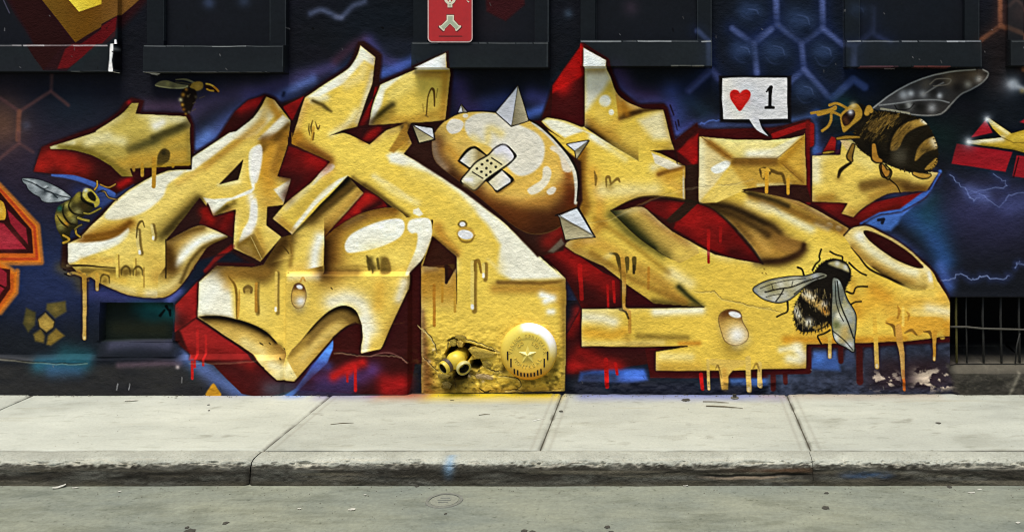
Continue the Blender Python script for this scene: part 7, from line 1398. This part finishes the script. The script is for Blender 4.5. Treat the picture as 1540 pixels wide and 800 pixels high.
# ---- exposed stones round the hole (pieces of the wall)
K = T(630, 490, 120/914)
rs = random.Random(5)
def stone(P, d0, d1, col):
    P = K(*P); pts = []
    for i in range(len(P)):
        a, b_ = P[i], P[(i+1) % len(P)]
        for t in (0, .5): pts.append((wx(a[0]+(b_[0]-a[0])*t+rs.uniform(-.35, .35)), wz(a[1]+(b_[1]-a[1])*t+rs.uniform(-.35, .35))))
    me = prism(pts[::-1], d0, d1, .004, 'stone', 50); colour_mesh(me, lambda co: mixc(col, '6e5c22', .35+.5*math.sin(co.x*190+co.z*260))); put('stone', me, BUILDING, M_ROUGH)
stone(((352, 165), (400, 150), (432, 165), (428, 225), (380, 238), (352, 222)), -.06, .004, 'a08c34')
stone(((440, 172), (478, 162), (515, 185), (505, 235), (455, 238), (438, 210)), -.06, .012, 'c0a040')
stone(((420, 105), (470, 95), (540, 120), (545, 150), (470, 150), (425, 140)), -.03, .008, 'b09634')
stone(((565, 262), (625, 238), (760, 265), (895, 312), (850, 345), (720, 375), (650, 360), (590, 300)), -.05, .012, 'ceb044')
stone(((325, 185), (345, 178), (350, 240), (318, 268)), -.05, .002, 'b09a3a')
stone(((720, 400), (800, 390), (850, 430), (820, 480), (745, 470)), -.04, .006, 'b09838')
stone(((215, 555), (290, 540), (360, 570), (330, 600), (230, 595)), -.03, .008, '8c7a34')
stone(((270, 650), (330, 630), (380, 670), (350, 720), (280, 700)), -.03, .010, '6e6030')
stone(((650, 560), (740, 540), (850, 590), (840, 615), (740, 610), (660, 600)), -.03, .006, 'a8916a')

# ---- red fire-service sign
K = T(640, 0, 90/960)
sign = put('fire_sign', None, label='red rounded metal sign with pale pipe symbols beside a window', cat='sign'); sign.location = (wx(681.5), -.066, wz(10))
def loc(P, dx=0, dz=0): return [(wx(x)-wx(681.5)+dx, wz(y)-wz(10)+dz) for x, y in P]
def rrect(x0, y0, x1, y1, r, n=7):
    out = []
    for cx, cy, a0 in ((x1-r, y1-r, 0), (x0+r, y1-r, 90), (x0+r, y0+r, 180), (x1-r, y0+r, 270)):
        for k in range(n): a = math.radians(a0+90*k/(n-1)); out.append((cx+r*math.cos(a), cy+r*math.sin(a)))
    return out
M_SIGNRED = material('sign red enamel', 'ab1618', rough=.35, spec=.5, vary=.10, vscale=22, bump=.05, bscale=(30, 30, 30))
M_SIGNEDGE = material('sign bare edge', 'c9aca6', rough=.5, vary=.15, vscale=60)
M_SIGNPALE = material('sign cream print', 'd8d2b8', rough=.45, vary=.06, vscale=60)
M_SIGNGREEN = material('sign grey-green print', 'a3ad92', rough=.45, vary=.06, vscale=60)
M_SIGNDARK = material('sign dark red print', '5c100f', rough=.45)
P0 = rrect(648.5, -150, 715, 66, 6.5)
put('plate', prism(loc(P0)[::-1], 0, .0022, 0, 'plate'), sign, M_SIGNEDGE)
put('enamel_face', prism(loc(rrect(650.2, -148.3, 713.6, 64.2, 5.2))[::-1], .0023, .0030, 0, 'enamel_face'), sign, M_SIGNRED)
def sym(P, mat, d, name, k=K): return put(name, prism(loc(k(*P))[::-1], d, d+.0006, 0, name), sign, mat)
Y0 = ((393, 272), (507, 272), (507, 350), (580, 432), (600, 440), (618, 438), (620, 460), (552, 525), (528, 516), (530, 492), (445, 408), (362, 492), (360, 516), (340, 525), (270, 460), (274, 440), (296, 442), (312, 432), (393, 350))
sym([(445+(x-445)*1.10, 400+(y-400)*1.10) for x, y in Y0], M_SIGNDARK, .0031, 'symbol_shadow'); sym(Y0, M_SIGNPALE, .0038, 'symbol')
sym(((415, 292), (485, 292), (485, 362), (582, 455), (545, 495), (445, 390), (345, 495), (308, 455), (415, 362)), M_SIGNGREEN, .0045, 'symbol_fill')
# sprinkler-head symbol, most of it above the picture's edge
ring = [(445+98*math.cos(a), -10+118*math.sin(a)) for a in np.linspace(-.25*math.pi, 1.25*math.pi, 25)]; ringi = [(445+55*math.cos(a), -14+82*math.sin(a)) for a in np.linspace(1.25*math.pi, -.25*math.pi, 25)]
sym(ring+ringi, M_SIGNPALE, .0038, 'symbol'); sym(((408, 84), (482, 84), (482, 152), (408, 152)), M_SIGNPALE, .0045, 'symbol'); sym(((424, 100), (466, 100), (466, 132), (424, 132)), M_SIGNGREEN, .0052, 'symbol_fill'); sym(((428, -140), (460, -140), (460, 72), (428, 72)), M_SIGNPALE, .0052, 'symbol')
sym(((340, -160), (550, -160), (550, -125), (340, -125)), M_SIGNPALE, .0046, 'symbol')
sym(((705, 38), (752, 60), (740, 76), (718, 58)), M_SIGNPALE, .0038, 'scratch')
sym(((270, 598), (640, 598), (640, 612), (270, 612)), M_SIGNDARK, .0032, 'print_line')

# ---- bars of the low opening at the right
M_BAR = material('dusty dark iron', '1c1b18', rough=.75, vary=.25, vscale=90, bump=.5, bscale=(120, 120, 120), bdist=.002)
M_BARY = material('iron with olive overspray', '4a4418', rough=.7, vary=.3, vscale=60, bump=.5, bscale=(120, 120, 120), bdist=.002)
grille = put('window_grille', None, label='iron bar grille across the dark low opening at the right', cat='grille'); grille.location = (wx(1490), .04, wz(545))
def gl(px, py, dy=0): return (wx(px)-wx(1490), dy, wz(py)-wz(545))
for px, mt in ((1441.5, M_BARY), (1457, M_BAR), (1482.5, M_BAR), (1509.5, M_BAR), (1537, M_BAR), (1566, M_BAR), (1592, M_BAR), (1618, M_BAR)):
    bm = bmesh.new(); w = rs.uniform(-.004, .004); tube(bm, [gl(px, 446.5), gl(px+w*300, 480, w), gl(px+.6, 510, -w), gl(px+1, 549)], .0062 if px != 1457 else .0045, 8); put('bar', from_bm('bar', bm, True), grille, mt)
bm = bmesh.new(); tube(bm, [gl(1430, 493.5, -.009), gl(1456, 493.5, -.010), gl(1480, 496, -.009), gl(1537, 497.5, -.010), gl(1641, 499, -.009)], .0048, 8); put('crossbar', from_bm('crossbar', bm, True), grille, material('dusty crossbar iron', '45423a', rough=.8, vary=.2))
bm = bmesh.new(); tube(bm, [gl(1537, 503, -.012), gl(1532, 522, -.014), gl(1530, 548, -.012)], .0042, 8); put('stay', from_bm('stay', bm, True), grille, M_BAR)

# ------------------------------------------------------------------ small things on the ground
def ground(px, py, z=0.):
    d = FOC*(EYE-z)/(py-VY); return Vector(((px-VX)*d/FOC, d-DIST, z))
def rz(p): return ROADZ-.003*max(0, min(1, (-p.y-.9)))
# valve cover in the road
p = ground(668, 752.5, ROADZ); cov = put('valve_cover', None, label='small round valve cover set in the road by the kerb', cat='valve cover'); cov.location = (p.x, p.y, rz(p))
def disc(name, r0, r1, z0, z1, col, parent, hole=None, wob=0.):
    bm = bmesh.new(); n = 40; a = []; rr = random.Random(int(r0*9999))
    wv = [1+wob*rr.uniform(-1, 1) for _ in range(n)]
    if hole:
        prof = [(hole, z0), (hole, z1), (r1, z1), (r0, z0)]
    else: prof = [(r0, z0), (r1, z1), (0, z1)]
    rings = []
    for r, z in prof:
        rings.append([bm.verts.new((0, 0, z))] if r == 0 else [bm.verts.new((r*wv[k]*math.cos(2*math.pi*k/n), r*wv[k]*math.sin(2*math.pi*k/n), z)) for k in range(n)])
    for A, Bq in zip(rings[:-1], rings[1:]):
        for k in range(n):
            q = list(dict.fromkeys([A[k % len(A)], A[(k+1) % len(A)], Bq[(k+1) % len(Bq)], Bq[k % len(Bq)]]))
            if len(q) > 2: bm.faces.new(q)
    return put(name, from_bm(name, bm, sharp=35), parent, material(name+' cast', col, rough=.8, vary=.25, vscale=120, bump=.8, bscale=(150, 150, 150), bdist=.002))
disc('rim', .072, .070, -.002, .003, '6c6d64', cov, .058, .02); disc('lid', .054, .053, -.002, .0022, '7b7d70', cov, None, .01)
for k in range(3):
    bm = bmesh.new(); bmesh.ops.create_cube(bm, size=1); bmesh.ops.scale(bm, vec=(.05-.014*abs(k-1), .006, .003), verts=bm.verts); bmesh.ops.translate(bm, vec=(0, (k-1)*.02, .0028), verts=bm.verts); put('rib', from_bm('rib', bm), cov, material('cast rib', '70726a', rough=.8, vary=.2))
# scraps
M_PAPER = material('white paper scrap', 'dcdad0', rough=.85, vary=.06); M_TWIG = material('dry twig', '4e4632', rough=.9, vary=.2); M_GUM = material('flattened gum', '3a3831', rough=.8, vary=.25, vscale=120); M_LEAF = material('dry leaf', '6a6142', rough=.85, vary=.2, vscale=80)
def scrap(px, py, L, W, rot, z, label, curl=.3, mat=M_PAPER, name='paper_scrap', cat='litter', group=None):
    p = ground(px, py, z); rr = random.Random(int(px*7+py)); bm = bmesh.new(); n, m = 6, 4; g = []
    for i in range(n):
        row = []
        for j in range(m):
            u, v = i/(n-1)-.5, j/(m-1)-.5
            ww = W*(1-.5*abs(u)**1.5*2)*(1+rr.uniform(-.12, .12)); row.append(bm.verts.new((u*L*(1+rr.uniform(-.03, .03)), v*ww, .0012+curl*L*(u*u*1.2+v*v*.5)*(1 if u > 0 else .4)+rr.uniform(0, .001))))
        g.append(row)
    for i in range(n-1):
        for j in range(m-1): bm.faces.new((g[i][j], g[i+1][j], g[i+1][j+1], g[i][j+1]))
    bmesh.ops.solidify(bm, geom=bm.faces[:], thickness=.0008)
    o = put(name, from_bm(name, bm, sharp=50), None, mat, label, cat, group); o.location = p; o.rotation_euler = (0, 0, math.radians(rot)); return o
RZ = ROADZ+.0008
scrap(89, 733, .045, .020, 35, RZ, 'curled white paper scrap in the gutter at the far left', .45)
scrap(113, 733.5, .022, .010, 5, RZ, 'thin white scrap in the gutter right of the curled paper', .1)
scrap(180, 739, .011, .010, 20, RZ, 'tiny pale round scrap in the road, left part', .1)
scrap(450, 765, .014, .010, 0, RZ, 'small cream scrap on the road left of the white square', .1)
scrap(529, 766, .026, .020, 8, RZ, 'white square paper scrap on the road left of the valve cover', .05)
scrap(549, 744, .010, .007, 0, RZ, 'tiny white fleck between the square scrap and the kerb', .1)
scrap(1461, 741, .026, .014, -5, RZ, 'white oval scrap in the road near the right edge', .08); scrap(1473.5, 736, .018, .008, 4, RZ, 'thin white scrap just behind the white oval scrap', .08)
scrap(1531, 786, .016, .012, 25, RZ, 'white scrap at the lower right corner of the road', .1)
scrap(999, 727.5, .016, .008, -40, RZ, 'small white shred at the foot of the kerb, centre', .5); scrap(1031, 731, .020, .009, 10, RZ, 'cream crumpled shred by the kerb below the round droplet', .4)
scrap(1262, 727, .030, .010, 12, RZ, 'yellowish leaf scrap against the kerb at the right', .3, M_LEAF, 'dry_leaf', 'leaf')
scrap(197, 602.3, .060, .020, 8, .0015, 'flat white scrap on the pavement below the left vent', .08)
scrap(680, 602, .02, .008, 0, .0015, 'small grey shred on the pavement in the yellow overspray', .1, M_TWIG, 'paint_flake')
def twig(px, py, px2, py2, r, label, z=.003, mat=M_TWIG):
    a, b_ = ground(px, py, z), ground(px2, py2, z); bm = bmesh.new(); mid = (b_-a)/2+Vector((0, .004, .001)); tube(bm, [(0, 0, 0), tuple(mid), tuple(b_-a)], [r, r*1.1, r*.5], 6); o = put('twig', from_bm('twig', bm, True), None, mat, label, 'twig'); o.location = a
twig(497, 638, 532, 635.5, .0018, 'thin bent twig on the second full paving slab'); twig(1057, 603.5, 1096, 605.5, .0022, 'short dark stick lying close to the wall'); twig(1062, 610, 1117, 613.5, .0028, 'longer dark stick in front of the short one')
twig(720, 624, 737, 623, .002, 'short dark twig on the slab below the alarm bell'); twig(801, 633, 820, 629, .0016, 'pale sliver beside the slab joint', mat=M_PAPER)
def gum(px, py, r, label, z, group=None):
    r *= .68
    p = ground(px, py, z); bm = bmesh.new(); n = 16; rr = random.Random(int(px)); ra = [r*(1+rr.uniform(-.25, .25)) for _ in range(n)]
    lo = [bm.verts.new((q*math.cos(2*math.pi*k/n), q*math.sin(2*math.pi*k/n), -.001)) for k, q in enumerate(ra)]; hi = [bm.verts.new((q*.85*math.cos(2*math.pi*k/n), q*.85*math.sin(2*math.pi*k/n), .0016)) for k, q in enumerate(ra)]
    for k in range(n): bm.faces.new((lo[k], lo[(k+1) % n], hi[(k+1) % n], hi[k]))
    bm.faces.new(hi); o = put('gum_spot', from_bm('gum_spot', bm, sharp=40), None, M_GUM, label, 'gum', group); o.location = p
gum(1031.5, 601, .030, 'dark flattened disc on the pavement left of the two sticks', .001); gum(339.5, 786, .016, 'dark gum spot on the road, left half', RZ); gum(285, 798, .03, 'large dark gum patch cut by the bottom edge, left', RZ); gum(281, 793, .013, 'small dark gum spot just above the large patch', RZ)
gum(788.5, 797.5, .015, 'left one of two dark gum spots at the bottom centre', RZ); gum(800, 799, .016, 'right one of two dark gum spots at the bottom centre', RZ); gum(913.5, 792, .016, 'dark gum spot at the bottom, right of centre', RZ); gum(919, 799.5, .014, 'half dark gum spot cut by the bottom edge, right of centre', RZ); gum(1242, 763, .022, 'ragged dark patch on the road right of centre', RZ); gum(1428, 732, .016, 'dark patch in the gutter left of the white oval scrap', RZ); gum(1243, 741, .013, 'dark gum spot in the road below the right kerb joint', RZ)
gum(843.5, 618, .014, 'dark spot beside the joint below the alarm bell', .001); gum(313.5, 608.5, .008, 'upper of two tiny dark spots on the left slab', .001); gum(314.5, 617, .008, 'lower of two tiny dark spots on the left slab', .001); gum(1411, 636, .018, 'grey-brown smear spot on the right slab', .001); gum(627, 731, .012, 'dark chip in the road left of the valve cover', RZ); gum(670, 772, .008, 'small black spot below the valve cover', RZ)
# bolt stub near the wall
p = ground(1105, 598, 0); bo = put('bolt_stub', None, label='rusty bolt stub standing on a plate by the wall', cat='bolt'); bo.location = p
disc('plate', .020, .018, 0, .004, '5c584c', bo, None, .1); disc('nut', .009, .008, .004, .017, '2e2a24', bo, None, .05)
# loose grit against the wall and in the gutter: too small and many to count
rg = random.Random(11); bmg = bmesh.new()
def pebble(x, y, z, r):
    m = Matrix.Translation((x, y, z+r*.3)) @ Matrix.Rotation(rg.uniform(0, 6), 4, 'Z') @ Matrix.Diagonal((r*rg.uniform(.7, 1.5), r, r*rg.uniform(.4, .8), 1)); bmesh.ops.create_icosphere(bmg, subdivisions=1, radius=1, matrix=m)
for _ in range(420): pebble(rg.uniform(-3.6, 2.0), -abs(rg.gauss(.012, .016))-.018, 0, rg.uniform(.0012, .0035))
for _ in range(300): pebble(rg.uniform(-3.6, 2.0), -.915-abs(rg.gauss(0, .05)), RZ, rg.uniform(.001, .0028))
for _ in range(260): pebble(rg.uniform(-3.2, 1.8), rg.uniform(-.92, -1.5), RZ, rg.uniform(.0008, .002))
for _ in range(150): pebble(rg.uniform(-3.4, 1.9), rg.uniform(-.05, -.85), .001, rg.uniform(.0008, .0018))
put('grit', from_bm('grit', bmg, True), None, material('grey grit', '6e6a5c', rough=.9, vary=.5, vscale=300), 'fine grey grit along the wall foot and the gutter', 'grit', kind='stuff')
